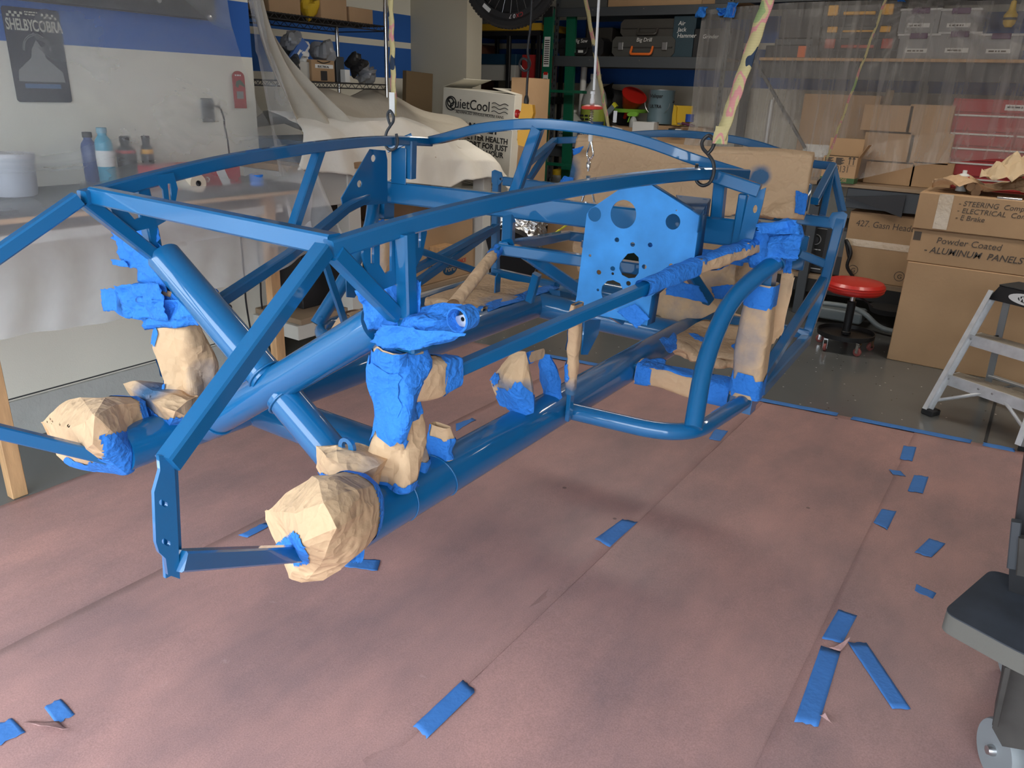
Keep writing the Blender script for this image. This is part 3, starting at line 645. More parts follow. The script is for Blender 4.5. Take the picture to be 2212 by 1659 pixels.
# ---------------------------------------------------------------- masking paper and tape on the chassis
class Wrap:
    def __init__(s, keys, seed=1, amp=.005, per=.07, ex=2.6, parent=ch):
        s.k = keys; s.f = Fold(seed, amp, per); s.ex = ex; s.p = parent; s.o = None; s.seed = seed
    def at(s, u, t, off=0.0):
        k = s.k
        for i in range(len(k) - 1):
            if t <= k[i + 1][0] or i == len(k) - 2: break
        f = (t - k[i][0]) / (k[i + 1][0] - k[i][0]); f = max(0, min(1, f))
        C = k[i][1].lerp(k[i + 1][1], f); A = k[i][2].lerp(k[i + 1][2], f); B = k[i][3].lerp(k[i + 1][3], f)
        a = 2 * PI * u; c, d = math.cos(a), math.sin(a); e = 2 / s.ex
        r = A * (math.copysign(abs(c) ** e, c)) + B * (math.copysign(abs(d) ** e, d))
        p = C + r; n = r.normalized() if r.length > 1e-6 else V((0, 0, 1))
        fade = min(1, r.length / .03)
        return p + n * (s.f(p) * fade + off)
    def paper(s, name='paper_cover', nu=44, nt=26, label=None, mat=None, spray=None):
        g = G().grid(lambda u, t: s.at(u, t), nu, nt); at = None
        if spray: at = [spray(i / nu, j / nt) for i in range(nu + 1) for j in range(nt + 1)]
        s.o = g.build(name, mat or (SPRAY if spray else KRAFT), s.p, ang=15, label=label, attr=at, fix=not spray); return s.o
    def tape(s, u0, u1, t0, t1, off=.0028, rag=.02, label=None, sub=True, skew=0.0):
        r = random.Random(hash((round(u0 * 99), round(t0 * 99), s.seed)))
        ja = [r.uniform(-1, 1) * rag for _ in range(40)]; nu = max(4, int(44 * abs(u1 - u0))); nt = max(3, int(26 * abs(t1 - t0)))
        def fn(a, b):
            t = t0 + (t1 - t0) * b + skew * (a - .5); u = u0 + (u1 - u0) * a
            if b in (0, 1): t += ja[int(a * 19)] * 1.5
            if a in (0, 1): u += ja[20 + int(b * 19)]
            return s.at(u, max(0.0, min(1, t)), off)
        return G().grid(fn, nu, nt).build('masking_tape', TAPE, s.o if sub and s.o else s.p, ang=15, label=label)
def keys(lst):
    """[(t, (s,v,w), (A: s,v,w), (B: s,v,w))]"""
    return [(t, L(*c), L(*a), L(*b)) for t, c, a, b in lst]
def crumple(g_pts, name, mat, seed, amp=.004, par=None, label=None, n=14, sub=True):
    """crumpled quad sheet from four corners (local)"""
    a, b, c, d = [V(p) for p in g_pts]; fo = Fold(seed, amp, .05, 5); nr = (b - a).cross(d - a).normalized(); r = random.Random(seed)
    jj = [r.uniform(-.03, .03) for _ in range(4 * (n + 1))]
    def fn(u, v):
        uu = u + (jj[int(v * n)] if u in (0, 1) else 0); vv = v + (jj[n + 1 + int(u * n)] if v in (0, 1) else 0)
        p = (a * (1 - uu) + b * uu) * (1 - vv) + (d * (1 - uu) + c * uu) * vv; return p + nr * fo(p)
    return G().grid(fn, n, n).build(name, mat, par or ch, ang=15, solid=.0006, label=label)
def px4(pts, **k): return [Cc(x, y, **k) for x, y in pts]


class Bag:
    """creased paper or tape pocket: convex hull of measured points, folded"""
    def __init__(s, sil, s0, front, back, seed, amp=.005, per=.05, res=.011, dp=(.0, .0), shrink=.72):
        pts = [Cc(x, y, s=s0) for x, y in sil]; c = sum(pts, V((0, 0, 0))) / len(pts)
        pts += [Cc(x, y, s=ss) for x, y, ss in front]
        if back is not None: pts += [c + (p - c) * shrink + V((0, back, 0)) for p in pts[:len(sil)]]
        bm = bmesh.new(); vs = [bm.verts.new(p) for p in pts]; r = bmesh.ops.convex_hull(bm, input=vs)
        bmesh.ops.delete(bm, geom=[e for e in set(r['geom_interior'] + r['geom_unused']) if isinstance(e, bmesh.types.BMVert)], context='VERTS')
        bmesh.ops.triangulate(bm, faces=bm.faces[:])
        for _ in range(7):
            es = [e for e in bm.edges if e.calc_length() > res]
            if not es or len(bm.verts) > 9000: break
            bmesh.ops.subdivide_edges(bm, edges=es, cuts=1); bmesh.ops.triangulate(bm, faces=[f for f in bm.faces if len(f.verts) > 3])
        bm.normal_update(); fo = Fold(seed, amp * .95, per * 1.5, 4); nr = {v: (v.co - c).normalized() * .5 + v.normal * .5 for v in bm.verts}; big = Fold(seed + 7, amp * 1.3, per * 4.2, 3)
        for v in bm.verts: v.co = v.co + nr[v] * (fo(v.co) + big(v.co) - amp * .8)
        bm.normal_update(); bmesh.ops.recalc_face_normals(bm, faces=bm.faces); s.bm = bm; s.c = c; s.o = None
    def paper(s, label, mat=None, name='paper_cover', spray=None):
        me = bpy.data.meshes.new(name); s.bm.to_mesh(me)
        if spray:
            at = me.attributes.new('spray', 'FLOAT', 'POINT')
            for i, v in enumerate(me.vertices): at.data[i].value = spray(v.co)
        me.materials.append(mat or (SPRAY if spray else KRAFT)); me.shade_smooth(); me.set_sharp_from_angle(angle=math.radians(20))
        s.o = bpy.data.objects.new(name, me); COL.objects.link(s.o); s.o.parent = ch; s.o['label'] = label; return s.o
    def tape(s, pred, label=None, off=.0022):
        s.bm.verts.index_update(); s.bm.verts.ensure_lookup_table(); mp = {}; vs = []; fs = []
        for f in s.bm.faces:
            if pred(f.calc_center_median()):
                k = []
                for v in f.verts:
                    if v.index not in mp: mp[v.index] = len(vs); vs.append(v.co + v.normal * off)
                    k.append(mp[v.index])
                fs.append(k)
        if not fs: return None
        g = G(); g.v = vs; g.f = fs; return g.build('masking_tape', TAPE, s.o, ang=15, label=label)
def inpx(poly):
    """predicate: the point projects inside a pixel outline, on the camera side"""
    cl = V(((CAMP - CO).dot(EV), (CAMP - CO).dot(ES), (CAMP - CO).dot(EW)))
    def f(p):
        w_ = CO + EV * p.x + ES * p.y + EW * p.z; q = RM.transposed() @ (w_ - CAMP); x = 1106 + FPX * q.x / q.z; y = 829.5 + FPX * q.y / q.z; ins = False; n = len(poly); w2 = 4 * noise.noise(V((x, y, 0)) * .12); x += w2; y += w2
        for i in range(n):
            (x1, y1), (x2, y2) = poly[i], poly[i - 1]
            if (y1 > y) != (y2 > y) and x < (x2 - x1) * (y - y1) / (y2 - y1) + x1: ins = not ins
        return ins
    return f
# 1-2 bags over the rail ends
near = lambda c0: (lambda p: -1)
B1 = Bag([(675, 1032), (722, 1042), (758, 1070), (776, 1110), (778, 1160), (768, 1205), (745, 1243), (700, 1260), (650, 1266), (622, 1252), (602, 1205), (588, 1180), (564, 1122), (562, 1098), (600, 1074), (640, 1052)], -1.215, [(640, 1110, -1.285), (700, 1095, -1.285), (725, 1140, -1.29), (655, 1170, -1.31), (705, 1195, -1.29), (640, 1215, -1.27), (690, 1240, -1.26), (745, 1115, -1.25), (752, 1180, -1.235), (728, 1078, -1.25), (690, 1050, -1.24), (755, 1215, -1.225)], .085, 3, amp=.0078, per=.12)
B1.paper('large crumpled kraft paper bag taped over the front end of the near rail', spray=lambda p: 3.2 * (p.y + 1.17))
fr = lambda lim: (lambda p: p.y < lim)
t1 = inpx([(582, 1180), (612, 1168), (632, 1148), (645, 1152), (668, 1196), (668, 1215), (640, 1222), (612, 1200)]); B1.tape(lambda p: p.y < -1.2 and t1(p), 'blue tape patch where the nose tube enters the near bag')
B1.tape(lambda p: p.y > -1.145, 'blue tape collar closing the near bag on the rail')
B2 = Bag([(80, 910), (115, 882), (170, 851), (228, 853), (252, 872), (268, 930), (280, 975), (272, 1018), (205, 1024), (150, 1010), (118, 988), (98, 950)], -1.20, [(150, 925, -1.27), (205, 900, -1.27), (200, 960, -1.28), (140, 960, -1.26), (165, 985, -1.26), (225, 980, -1.24)], .09, 8, amp=.006, per=.12)
B2.paper('large crumpled kraft paper bag taped over the front end of the far rail', spray=lambda p: 3.0 * (p.y + 1.17))
t2 = inpx([(215, 940), (285, 930), (295, 985), (285, 1040), (195, 1040), (140, 1020), (140, 985), (185, 1003), (225, 985)]); B2.tape(t2, 'ragged blue tape along the lower right of the far bag')
B2.tape(lambda p: p.y > -1.13, 'blue tape collar closing the far bag on the rail')
# a loose tape tail below the near bag
crumple(px4([(770, 1150), (785, 1150), (783, 1215), (762, 1212)], s=-1.16), 'masking_tape', TAPE, 41)
# 3 shock tower wraps
W = Wrap(keys([(0, (-1.0, .318, .045), (.03, .020, 0), (0, .036, 0)), (.05, (-1.0, .318, .05), (.036, 0, 0), (0, .040, 0)), (.5, (-1.0, .322, .17), (.038, 0, 0), (0, .042, 0)), (1, (-1.0, .318, .335), (.036, 0, 0), (0, .046, 0))]), seed=21, amp=.006, per=.09, ex=5)
W.paper(nt=34, label='kraft paper sleeve around the near shock tower leg, sprayed blue at its foot', spray=lambda u, t: .75 - 3.2 * t)
W.tape(.0, 1, .0, .10, off=.002); W.tape(0, 1, .60, 1.0, off=.003, rag=.03); W.tape(.30, .70, .46, .72, off=.005, rag=.03, skew=.05); W.tape(.60, .80, .40, .7, off=.004, rag=.02); W.tape(.42, .62, .66, .9, off=.007, rag=.03)
W = Wrap(keys([(0, (-1.0, -.318, .045), (.034, 0, 0), (0, .040, 0)), (.3, (-1.0, -.318, .11), (.044, 0, 0), (0, .054, 0)), (.6, (-1.0, -.325, .20), (.042, 0, 0), (0, .050, 0)), (1, (-1.0, -.325, .33), (.036, 0, 0), (0, .046, 0))]), seed=23, amp=.012, per=.09, ex=3.4)
W.paper(nt=34, label='crumpled kraft paper sleeve around the far shock tower leg with tape patches', spray=lambda u, t: .55 - 1.2 * t + .25 * math.sin(u * 6.28))
W.tape(0, 1, .0, .09, off=.003); W.tape(.55, .80, .60, .72, off=.004); W.tape(.58, .82, .33, .47, off=.004, skew=.06); W.tape(.55, .86, .08, .24, off=.004, skew=-.06); W.tape(.0, 1, .80, 1, off=.004, rag=.05)
# 4 paper sleeve on the front of the near long side tube
for sd in (1, -1):
    W = Wrap(keys([(0, (-1.0, .335 * sd, .262), (0, .030, .0), (0, 0, .036)), (.75, (-.93, .35 * sd, .262), (0, .028, 0), (0, 0, .038)), (1, (-.885, .362 * sd, .268), (0, .024, 0), (0, 0, .032))]), seed=31 + sd, amp=.003, per=.1, ex=5)
    W.paper(label='small kraft paper sleeve where the long side tube meets the tower'); W.tape(0, 1, .74, 1.0, off=.002)
# 5 taped shock mounts
S1 = Bag([(803, 735), (835, 695), (872, 668), (960, 648), (1003, 650), (1020, 680), (1012, 708), (1000, 722), (970, 734), (882, 738), (840, 762), (806, 790)], -1.01, [(880, 700, -1.055), (960, 690, -1.045), (845, 722, -1.055)], .07, 51, amp=.004, per=.045)
S1.paper('crumpled blue tape covering the near upper shock mount', TAPE, 'masking_tape')
S2 = Bag([(222, 628), (262, 614), (340, 612), (366, 642), (428, 656), (426, 702), (362, 712), (306, 706), (256, 682), (228, 668)], -1.01, [(290, 650, -1.06), (345, 670, -1.05)], .07, 52, amp=.005, per=.045)
S2.paper('crumpled blue tape covering the far upper shock mount', TAPE, 'masking_tape')
q = Cc(992, 690, s=-1.045)
Mh = frameM(q, (1, 0, 0), (0, 0, 1), (0, -1, 0))
rg = G().lathe([(.015, -.03), (.021, -.03), (.022, .006), (.019, .008), (.017, .002), (.015, -.03)], 22, Mh).build('masking_tape', TAPE, ch, label='open tape cuff at the end of the near shock mount')
G().lathe([(0, -.022), (.019, -.022), (.019, -.020), (0, -.020)], 20, Mh).build('shock_mount', DGREY, ch, label='dark inside of the shock mount')
plate('mount_plate', [(-.017, -.016), (.016, -.014), (.016, -.002), (.004, .008), (-.015, .0)], [circ(-.001, -.002, .004, 12)], .002, ALU, ch, Mh @ Matrix.Translation((0, 0, -.012)), label='bare metal mount plate peeping out of the tape')
# tape flaps of the near tower
crumple([L(-1.06, .27, .44), L(-1.03, .345, .46), L(-1.03, .352, .385), L(-1.06, .30, .372)], 'masking_tape', TAPE, 61, .004)
crumple(px4([(880, 520), (925, 520), (930, 690), (870, 690)], s=-.985)[:0] or [L(-1.017, .345, .47), L(-1.017, .382, .47), L(-1.017, .382, .36), L(-1.017, .345, .36)], 'masking_tape', TAPE, 62, .001)
crumple(px4([(797, 740), (830, 700), (1010, 722), (880, 760)], s=-1.055), 'masking_tape', TAPE, 63, .006)
# far tape sheet over the gusset and the small flags
crumple(px4([(232, 490), (338, 492), (362, 600), (272, 575)], s=-1.03), 'masking_tape', TAPE, 64, .004, label='broad sheet of blue tape under the far nose corner')
crumple(px4([(290, 520), (345, 545), (362, 632), (300, 610)], s=-1.04), 'masking_tape', TAPE, 65, .004)
crumple(px4([(240, 560), (268, 563), (276, 578), (243, 572)], s=-1.04), 'masking_tape', TAPE, 66, .002)
crumple(px4([(218, 625), (250, 622), (254, 672), (224, 672)], s=-1.06), 'masking_tape', TAPE, 67, .002)
crumple(px4([(250, 618), (345, 610), (365, 690), (262, 690)], s=-1.06), 'masking_tape', TAPE, 68, .008)
crumple(px4([(300, 640), (430, 655), (425, 705), (318, 712)], s=-1.05), 'masking_tape', TAPE, 69, .008)
# 7 control arm brackets wrapped in paper on both rails
B3 = Bag([(676, 958), (722, 950), (738, 958), (742, 976), (822, 1006), (806, 1030), (797, 1082), (760, 1074), (705, 1048), (680, 1010)], -1.075, [(730, 1000, -1.125), (700, 985, -1.115), (770, 1030, -1.12)], .06, 71, amp=.0045, per=.06)
B3.paper('kraft paper pocket over the near lower control arm bracket, oversprayed blue', spray=lambda p: .5 * (p.x - .25) * 8 - 1.5 * (p.z - .05))
t3 = inpx([(697, 1022), (720, 1028), (742, 1030), (745, 1045), (790, 1048), (795, 1085), (700, 1060), (680, 1025)]); B3.tape(t3, 'blue tape along the foot of the near pocket')
B4 = Bag([(264, 828), (296, 828), (340, 838), (412, 862), (411, 905), (352, 955), (338, 930), (292, 862)], -1.075, [(330, 870, -1.12), (380, 890, -1.12)], .06, 72, amp=.005, per=.06)
B4.paper('kraft paper pocket over the far lower control arm bracket, sprayed at its edge', spray=lambda p: .9 - 9 * abs(p.x + .36))
t4 = inpx([(288, 855), (300, 858), (350, 905), (392, 900), (402, 915), (352, 962), (330, 935)]); B4.tape(t4, 'blue tape along the foot of the far pocket')
# 8 little rear bracket on the near rail, plus the small one behind the tower
for sd in (1, -1):
    v = .307 * sd
    W = Wrap(keys([(0, (-.845, v + .0, .045), (.012, 0, 0), (0, .030, 0)), (.6, (-.845, v + .0, .085), (.014, 0, 0), (0, .030, 0)), (1, (-.845, v + .0, .118), (.010, 0, 0), (0, .024, 0))]), seed=81 + sd, amp=.003, per=.04, ex=4)
    W.paper(label='small paper sleeve on the upright tab of the rail'); W.tape(0, 1, .0, .70, off=.002, rag=.04); W.tape(.58, .72, .7, 1.0, off=.003)
    W = Wrap(keys([(0, (-.92, v, .045), (.010, 0, 0), (0, .026, 0)), (.6, (-.92, v, .075), (.016, 0, 0), (0, .022, 0)), (1, (-.92, v, .10), (.006, 0, 0), (0, .014, 0))]), seed=84 + sd, amp=.003, per=.04, ex=3)
    W.paper(label='tiny dark sprayed paper twist behind the tower leg', spray=lambda u, t: .5); W.tape(0, 1, 0, .55)
    weld(rails[sd], L(-.85, v, 0), L(1, 0, .25), RR + .001, 36, .0024)
# 9 engine mount yokes
for sd in (1,):
    def eq(x, y, v): q = Cc(x, y, v=v); return L(q.y, q.x * sd, q.z)
    if sd < 0: continue
    sL = Cc(1110, 850, v=.29).y
    B6 = Bag([(1062, 822), (1084, 790), (1112, 768), (1134, 762), (1140, 780), (1150, 870), (1150, 888), (1112, 896), (1078, 878)], sL, [(1100, 820, sL - .03), (1125, 850, sL - .03)], .012, 91, amp=.003, per=.05, shrink=.85)
    B6.paper('kraft paper over one leg of the engine mount yoke', spray=lambda p: .75 - 14 * abs(p.z - .12) * (1 + 3 * abs(p.x - .29)))
    B6.tape(inpx([(1076, 835), (1100, 842), (1112, 822), (1130, 832), (1165, 868), (1165, 900), (1100, 905), (1070, 870)]), 'ragged blue tape over the foot of the yoke leg'); B6.tape(inpx([(1060, 815), (1078, 805), (1082, 820), (1066, 835)]))
    sR = Cc(1185, 830, v=.30).y
    B7 = Bag([(1166, 790), (1172, 768), (1188, 762), (1198, 790), (1216, 822), (1218, 862), (1192, 880), (1172, 868)], sR, [(1185, 820, sR - .025)], .012, 95, amp=.004, per=.04, shrink=.85)
    B7.paper('crumpled blue tape over the other leg of the engine mount yoke', TAPE, 'masking_tape')
    c0 = eq(1128, 778, .28); c1 = eq(1172, 764, .29)
    W = Wrap([(0, c0, V((0, .012, 0)), V((0, 0, .014))), (1, c1, V((0, .012, 0)), V((0, 0, .014)))], seed=97, amp=.001, ex=2)
    W.paper(nu=20, nt=6, label='rolled kraft paper across the top of the yoke'); W.tape(.0, 1, .25, .5)
# 10 paper strip on the rail strut
q0 = Cc(1232, 850, v=.39); q1 = Cc(1246, 660, v=.425)
W = Wrap([(0, q0, V((0, .012, 0)), V((.014, 0, 0))), (.75, q0.lerp(q1, .8), V((0, .016, 0)), V((.014, 0, 0))), (1, q1 + V((0, 0, .005)), V((0, .026, 0)), V((.008, 0, 0)))], seed=101, amp=.003, per=.05, ex=3)
W.paper(label='narrow kraft paper sleeve on the upright strut of the near rail', spray=lambda u, t: .9 - 3.5 * t); W.tape(.5, .75, .15, .35, off=.003); W.tape(.7, .95, .45, .7, off=.003)
# 11 paper deck over the far footwell
def deck(pts, lab, seed, sp):
    A, B, C_, D = pts; fo = Fold(seed, .004, .14, 5); n = 26
    def fn(u, v):
        p = (A * (1 - u) + B * u) * (1 - v) + (D * (1 - u) + C_ * u) * v; e = min(u, 1 - u, v, 1 - v)
        return p + V((0, 0, fo(p) - (.018 * (1 - e / .05) if e < .05 else 0)))
    g = G().grid(fn, n, n); o = g.build('paper_cover', SPRAY, ch, ang=15, label=lab, attr=[sp(i / n, j / n) for i in range(n + 1) for j in range(n + 1)], solid=.001, fix=False)
    return o
dk = deck([Cc(918, 640, w=.055), Cc(1052, 587, w=.055), Cc(1200, 622, w=.055), Cc(1050, 668, w=.055)], 'smooth kraft paper sheet over the far footwell floor', 111, lambda u, v: (v - .55) * 1.1 + .1)
W = Wrap([(0, Cc(922, 650, w=.04), V((.0, .02, 0)), V((0, 0, .02))), (1, Cc(1048, 676, w=.04), V((0, .02, 0)), V((0, 0, .02)))], seed=112, amp=.008, per=.06, ex=3)
W.paper(label='rolled under front edge of the footwell paper'); W.tape(.0, 1, .9, 1.0)
crumple([Cc(1050, 655, w=.06), Cc(1195, 612, w=.06), Cc(1210, 622, w=.05), Cc(1055, 672, w=.05)], 'masking_tape', TAPE, 113, .002)
# 12 paper on the diagonal steering tube
a = Cc(1072, 542, s=-.12); b = Cc(978, 662, s=-.42)
G().bar([L(-.10, -.055, .352), a + (a - b) * -.05], .03, .03).build('steering_brace', BLUE, ch)
W = Wrap([(0, b, (a - b).cross(V((0, 0, 1))).normalized() * .020, V((0, .008, .018))), (1, a, (a - b).cross(V((0, 0, 1))).normalized() * .018, V((0, .008, .017)))], seed=121, amp=.0012, per=.2, ex=2)
W.paper(nu=28, nt=12, label='kraft paper tube around the slanting brace'); W.tape(0, 1, .86, 1.02, off=.0015, rag=.01)
# 13 seat back panel
A = Cc(1248, 297, s=.86); B = Cc(1757, 338, s=.86); Cq = Cc(1735, 470, s=.80); D = Cc(1222, 452, s=.80); 
fo = Fold(131, .006, .35, 4)
def seat(u, v):
    p = (A * (1 - u) + B * u) * (1 - v) + (D * (1 - u) + Cq * u) * v; k = max(0, v - .55) * 2.2; f2 = Fold(132, .014, .10, 4)
    crum = f2(p) * k * max(0, u - .45) * 2.0 if v > .5 else 0
    return p + V((0, fo(p) - crum - .012 * math.cos(PI * min(1, v / .06)) * (v < .06), .006 * math.sin(u * 9) * (v < .3)))
def sseat(u, v): return 1.9 * math.exp(-((u - .82) ** 2 * 1000 + (v - .40) ** 2 * 70)) + .9 * math.exp(-((u - .775) ** 2 * 900 + (v - .52) ** 2 * 150)) + 1.0 * math.exp(-(u ** 2 * 500 + (v - .50) ** 2 * 14))
nu, nv = 110, 40
g = G().grid(seat, nu, nv)
st = g.build('paper_cover', SPRAY, ch, ang=15, label='wide kraft paper panel over the seat back with one blue spray blotch', attr=[sseat(i / nu, j / nv) for i in range(nu + 1) for j in range(nv + 1)], solid=.03, fix=False)
for q_, sd_ in (([(1718, 412), (1745, 420), (1738, 466), (1717, 460)], 133), ([(1236, 322), (1262, 315), (1252, 330), (1238, 336)], 134), ([(1218, 380), (1238, 384), (1234, 402), (1200, 404)], 135)):
    crumple(px4(q_, s=.77 if sd_ == 133 else .79), 'masking_tape', TAPE, sd_, .004)
crumple(px4([(1238, 452), (1300, 460), (1275, 640), (1238, 560)], s=.80), 'paper_cover', KRAFT, 136, .003, label='lower flap of the seat back paper beside the footbox plate')
crumple(px4([(1243, 476), (1270, 478), (1268, 486), (1243, 484)], s=.78), 'masking_tape', TAPE, 137, .001)
# 14 near footwell paper
dk2 = deck([Cc(1420, 738, w=.04), Cc(1560, 662, w=.04), Cc(1700, 700, w=.04), Cc(1625, 775, w=.04)], 'crumpled kraft paper over the near footwell floor', 141, lambda u, v: .2 - .9 * v)
W = Wrap([(0, Cc(1462, 748, w=.03), V((.0, .03, 0)), V((0, 0, .022))), (1, Cc(1605, 792, w=.0), V((0, .03, 0)), V((0, 0, .022)))], seed=142, amp=.012, per=.06, ex=2.4)
W.paper(label='bunched front edge of the near footwell paper')
for q_ in ([(1424, 738), (1462, 720), (1462, 758), (1440, 756)], [(1485, 718), (1500, 722), (1545, 738), (1500, 732)], [(1580, 745), (1605, 742), (1610, 756), (1595, 760)]):
    crumple([p + V((0, 0, .0)) for p in px4(q_, w=.075)], 'masking_tape', TAPE, int(q_[0][0]), .006)
crumple(px4([(1400, 775), (1440, 778), (1430, 800), (1385, 790)], w=.045), 'masking_tape', TAPE, 146, .003)
# 15 outrigger sleeve
W = Wrap(keys([(0, (.11, .36, .003), (.034, 0, 0), (0, 0, .036)), (1, (.11, .655, .003), (.034, 0, 0), (0, 0, .036))]), seed=151, amp=.003, per=.09, ex=4.5)
W.paper(label='kraft paper sleeve around the near outrigger'); W.tape(0, 1, .0, .17, off=.002); W.tape(0, 1, .74, 1.0, off=.003, rag=.04); W.tape(.1, .4, .15, .75, off=.002, rag=.02)
# 16 side post sleeves near and far
for sd in (1, -1):
    W = Wrap(keys([(0, (.10, .70 * sd, .015), (.040, 0, 0), (0, .044, 0)), (.5, (.10, .695 * sd, .17), (.044, 0, 0), (0, .046, 0)), (1, (.10, .692 * sd, .345), (.036, 0, 0), (0, .037, 0))]), seed=161 + sd, amp=.002, per=.12, ex=5)
    W.paper(nt=32, label='kraft paper sleeve on the %s side post, lightly sprayed' % ('near' if sd > 0 else 'far'), spray=lambda u, t: .72 - abs(u - .66) * 1.6 - abs(t - .5) * .4)
    W.tape(0, 1, 0, .20, off=.003, rag=.03); W.tape(0, 1, .82, 1.0, off=.002, rag=.01)
crumple(px4([(1700, 560), (1718, 590), (1690, 700), (1660, 745)], v=.68)[:0] or px4([(1695, 560), (1717, 600), (1690, 720), (1655, 760)], s=.17), 'paper_cover', KRAFT, 163, .004, label='loose kraft paper edge behind the near side post')
crumple(px4([(1690, 545), (1712, 548), (1710, 590), (1692, 590)], s=.16), 'masking_tape', TAPE, 164, .003)
# 17 wrapped rear stretch of the long near tube
pA = Cc(1386, 622, v=.53); pB = Cc(1500, 577, v=.59); pC = Cc(1690, 508, v=.70)
for a, b, lab, tp in ((pA, pB, 'blue tape wound around the long near side tube', 1), (pB, pB.lerp(pC, .5), 'kraft paper with ragged blue tape around the long near side tube', 0), (pB.lerp(pC, .45), pC, 'tape and paper at the rear end of the long near side tube', 0)):
    W = Wrap([(0, a, V((.019, 0, 0)), V((0, .004, .019))), (1, b, V((.022, 0, 0)), V((0, .004, .021)))], seed=int(a.x * 999), amp=.0025, per=.06, ex=3.5)
    if tp: W.paper('masking_tape', nu=24, mat=TAPE, label=lab)
    else: W.paper(nu=24, label=lab); W.tape(.05, .60, .0, 1, off=.002, rag=.07); W.tape(.5, .9, .35, .6, off=.003, rag=.04)
# 18 taped joint on top of the near post
B5 = Bag([(1638, 482), (1665, 474), (1700, 475), (1726, 492), (1730, 520), (1718, 560), (1660, 548), (1642, 530), (1634, 505)], .06, [(1680, 495, .02), (1690, 530, .02)], .09, 181, amp=.006, per=.05)
crumple(px4([(1634, 484), (1722, 474), (1732, 505), (1642, 505)], s=-.005), 'masking_tape', TAPE, 183, .008); crumple(px4([(1660, 512), (1736, 500), (1722, 562), (1652, 556)], s=.015), 'masking_tape', TAPE, 184, .008)
B5.paper('bulky crumpled tape knot on top of the near side post', TAPE, 'masking_tape')
W = Wrap(keys([(0, (.10, .692, .385), (.034, 0, 0), (0, .038, 0)), (1, (.09, .70, .49), (.052, 0, 0), (0, .055, 0))]), seed=182, amp=.006, per=.06, ex=4); W.paper('masking_tape', mat=TAPE)
# 19 paper over the transmission tunnel and rear suspension box
W = Wrap(keys([(0, (.72, .10, .17), (.02, 0, .10), (.02, .02, .06)), (.5, (.70, .30, .20), (.03, 0, .13), (.03, .05, .06)), (1, (.68, .50, .24), (.02, 0, .09), (.03, .04, .05))]), seed=191, amp=.010, per=.14, ex=4)
W.paper(nu=60, nt=34, label='large kraft paper cover over the tunnel behind the footbox', spray=lambda u, t: .35 - .5 * abs(u - .6)); W.tape(.1, .4, .0, .5, off=.003)
crumple([Cc(1345, 520, s=.45), Cc(1640, 550, s=.45), Cc(1600, 575, s=.45), Cc(1500, 560, s=.45)], 'masking_tape', TAPE, 192, .006)
crumple([Cc(1535, 620, s=.6), Cc(1600, 612, s=.6), Cc(1590, 650, s=.6), Cc(1545, 645, s=.6)], 'masking_tape', TAPE, 193, .008)
crumple([Cc(1435, 600, s=.5), Cc(1510, 618, s=.5), Cc(1530, 655, s=.5), Cc(1440, 636, s=.5)], 'masking_tape', TAPE, 194, .004)
br('tunnel_brace', [tuple((lambda q: (q.y, q.x, q.z))(Cc(1490, 590, s=.5))), tuple((lambda q: (q.y, q.x, q.z))(Cc(1530, 650, s=.6)))], .036)
# 22 tape tag on the footbox plate
crumple(px4([(1332, 672), (1372, 655), (1403, 688), (1375, 709)], s=FS - .012), 'masking_tape', TAPE, 221, .0015, label='square tag of blue tape hanging from the footbox plate')
# 21 paper box in front of the far footwell
W = Wrap([(0, Cc(745, 735, s=-.36), V((.055, 0, 0)), V((0, .05, 0))), (1, Cc(775, 678, s=-.36), V((.045, 0, 0)), V((0, .04, 0)))], seed=211, amp=.004, per=.1, ex=4); W.paper(label='kraft paper box shape beside the far rail with blue smudges', spray=lambda u, t: .25)
crumple([Cc(748, 678, s=-.40), Cc(800, 664, s=-.30), Cc(838, 700, s=-.30), Cc(800, 712, s=-.40)], 'paper_cover', SPRAY, 212, .002)
# ================================================================ hoist, straps, hooks
def hook(loc, rz, mat, label, size=1.0, sg=1):
    """s hook; local origin is where the bar it carries passes through"""
    t = thing('s_hook', label, 'hook', loc, rz, 's hooks holding the chassis')
    pts = [(.020, 0, .024), (.022, 0, .002), (.016, 0, -.017), (0, 0, -.025), (-.016, 0, -.017), (-.022, 0, .004), (-.018, 0, .028), (-.004, 0, .046), (.010, 0, .060), (.013, 0, .076), (0, 0, .090), (-.013, 0, .078), (-.011, 0, .062), (-.002, 0, .048)]
    G().tube([V((p.x * sg, p.y + .004 * math.sin(i * .2), p.z)) * size for i, p in enumerate(arc(pts, 6))], .0046, 10).build('hook_wire', mat, t); return t
def strap(a, b, wd, label, nrm=(0, -1, 0)):
    """camouflage webbing from a (bottom) to b (top)"""
    t = thing('ratchet_strap', label, 'strap', a, 0, 'camouflage straps to the ceiling'); a = V(a); b = V(b); d = (b - a); x = d.cross(V(nrm)).normalized() * wd / 2
    n = 30; g = G().grid(lambda u, v: d * v + x * (u * 2 - 1) + V(nrm) * .002 * math.sin(v * 40), 2, n)
    g.build('webbing', CAMO, t, ang=40, solid=.0025); return t
Hn = CO + EV * .530 + ES * -.045 + EW * .624; Hf = CO - EV * .528 + ES * -.05 + EW * .624
hook(Hn, .15, BLACK, 'black s hook over the near side rail', 1.08, -1)
hook(Hf, .1, DGREY, 'dark grey s hook over the far side rail', 1.05, 1)
a = P(1556, 300, Y=1.98); b = P(1690, -90, Y=1.98)
t = strap(a, b, .034, 'broad camouflage strap rising to the right from the near hook', (-.30, -.95, 0))
G().lathe([(.019, -.012), (.02, 0), (.017, .03)], 12, Matrix.Diagonal((1, .35, 1, 1))).build('stitched_loop', CAMO, t)
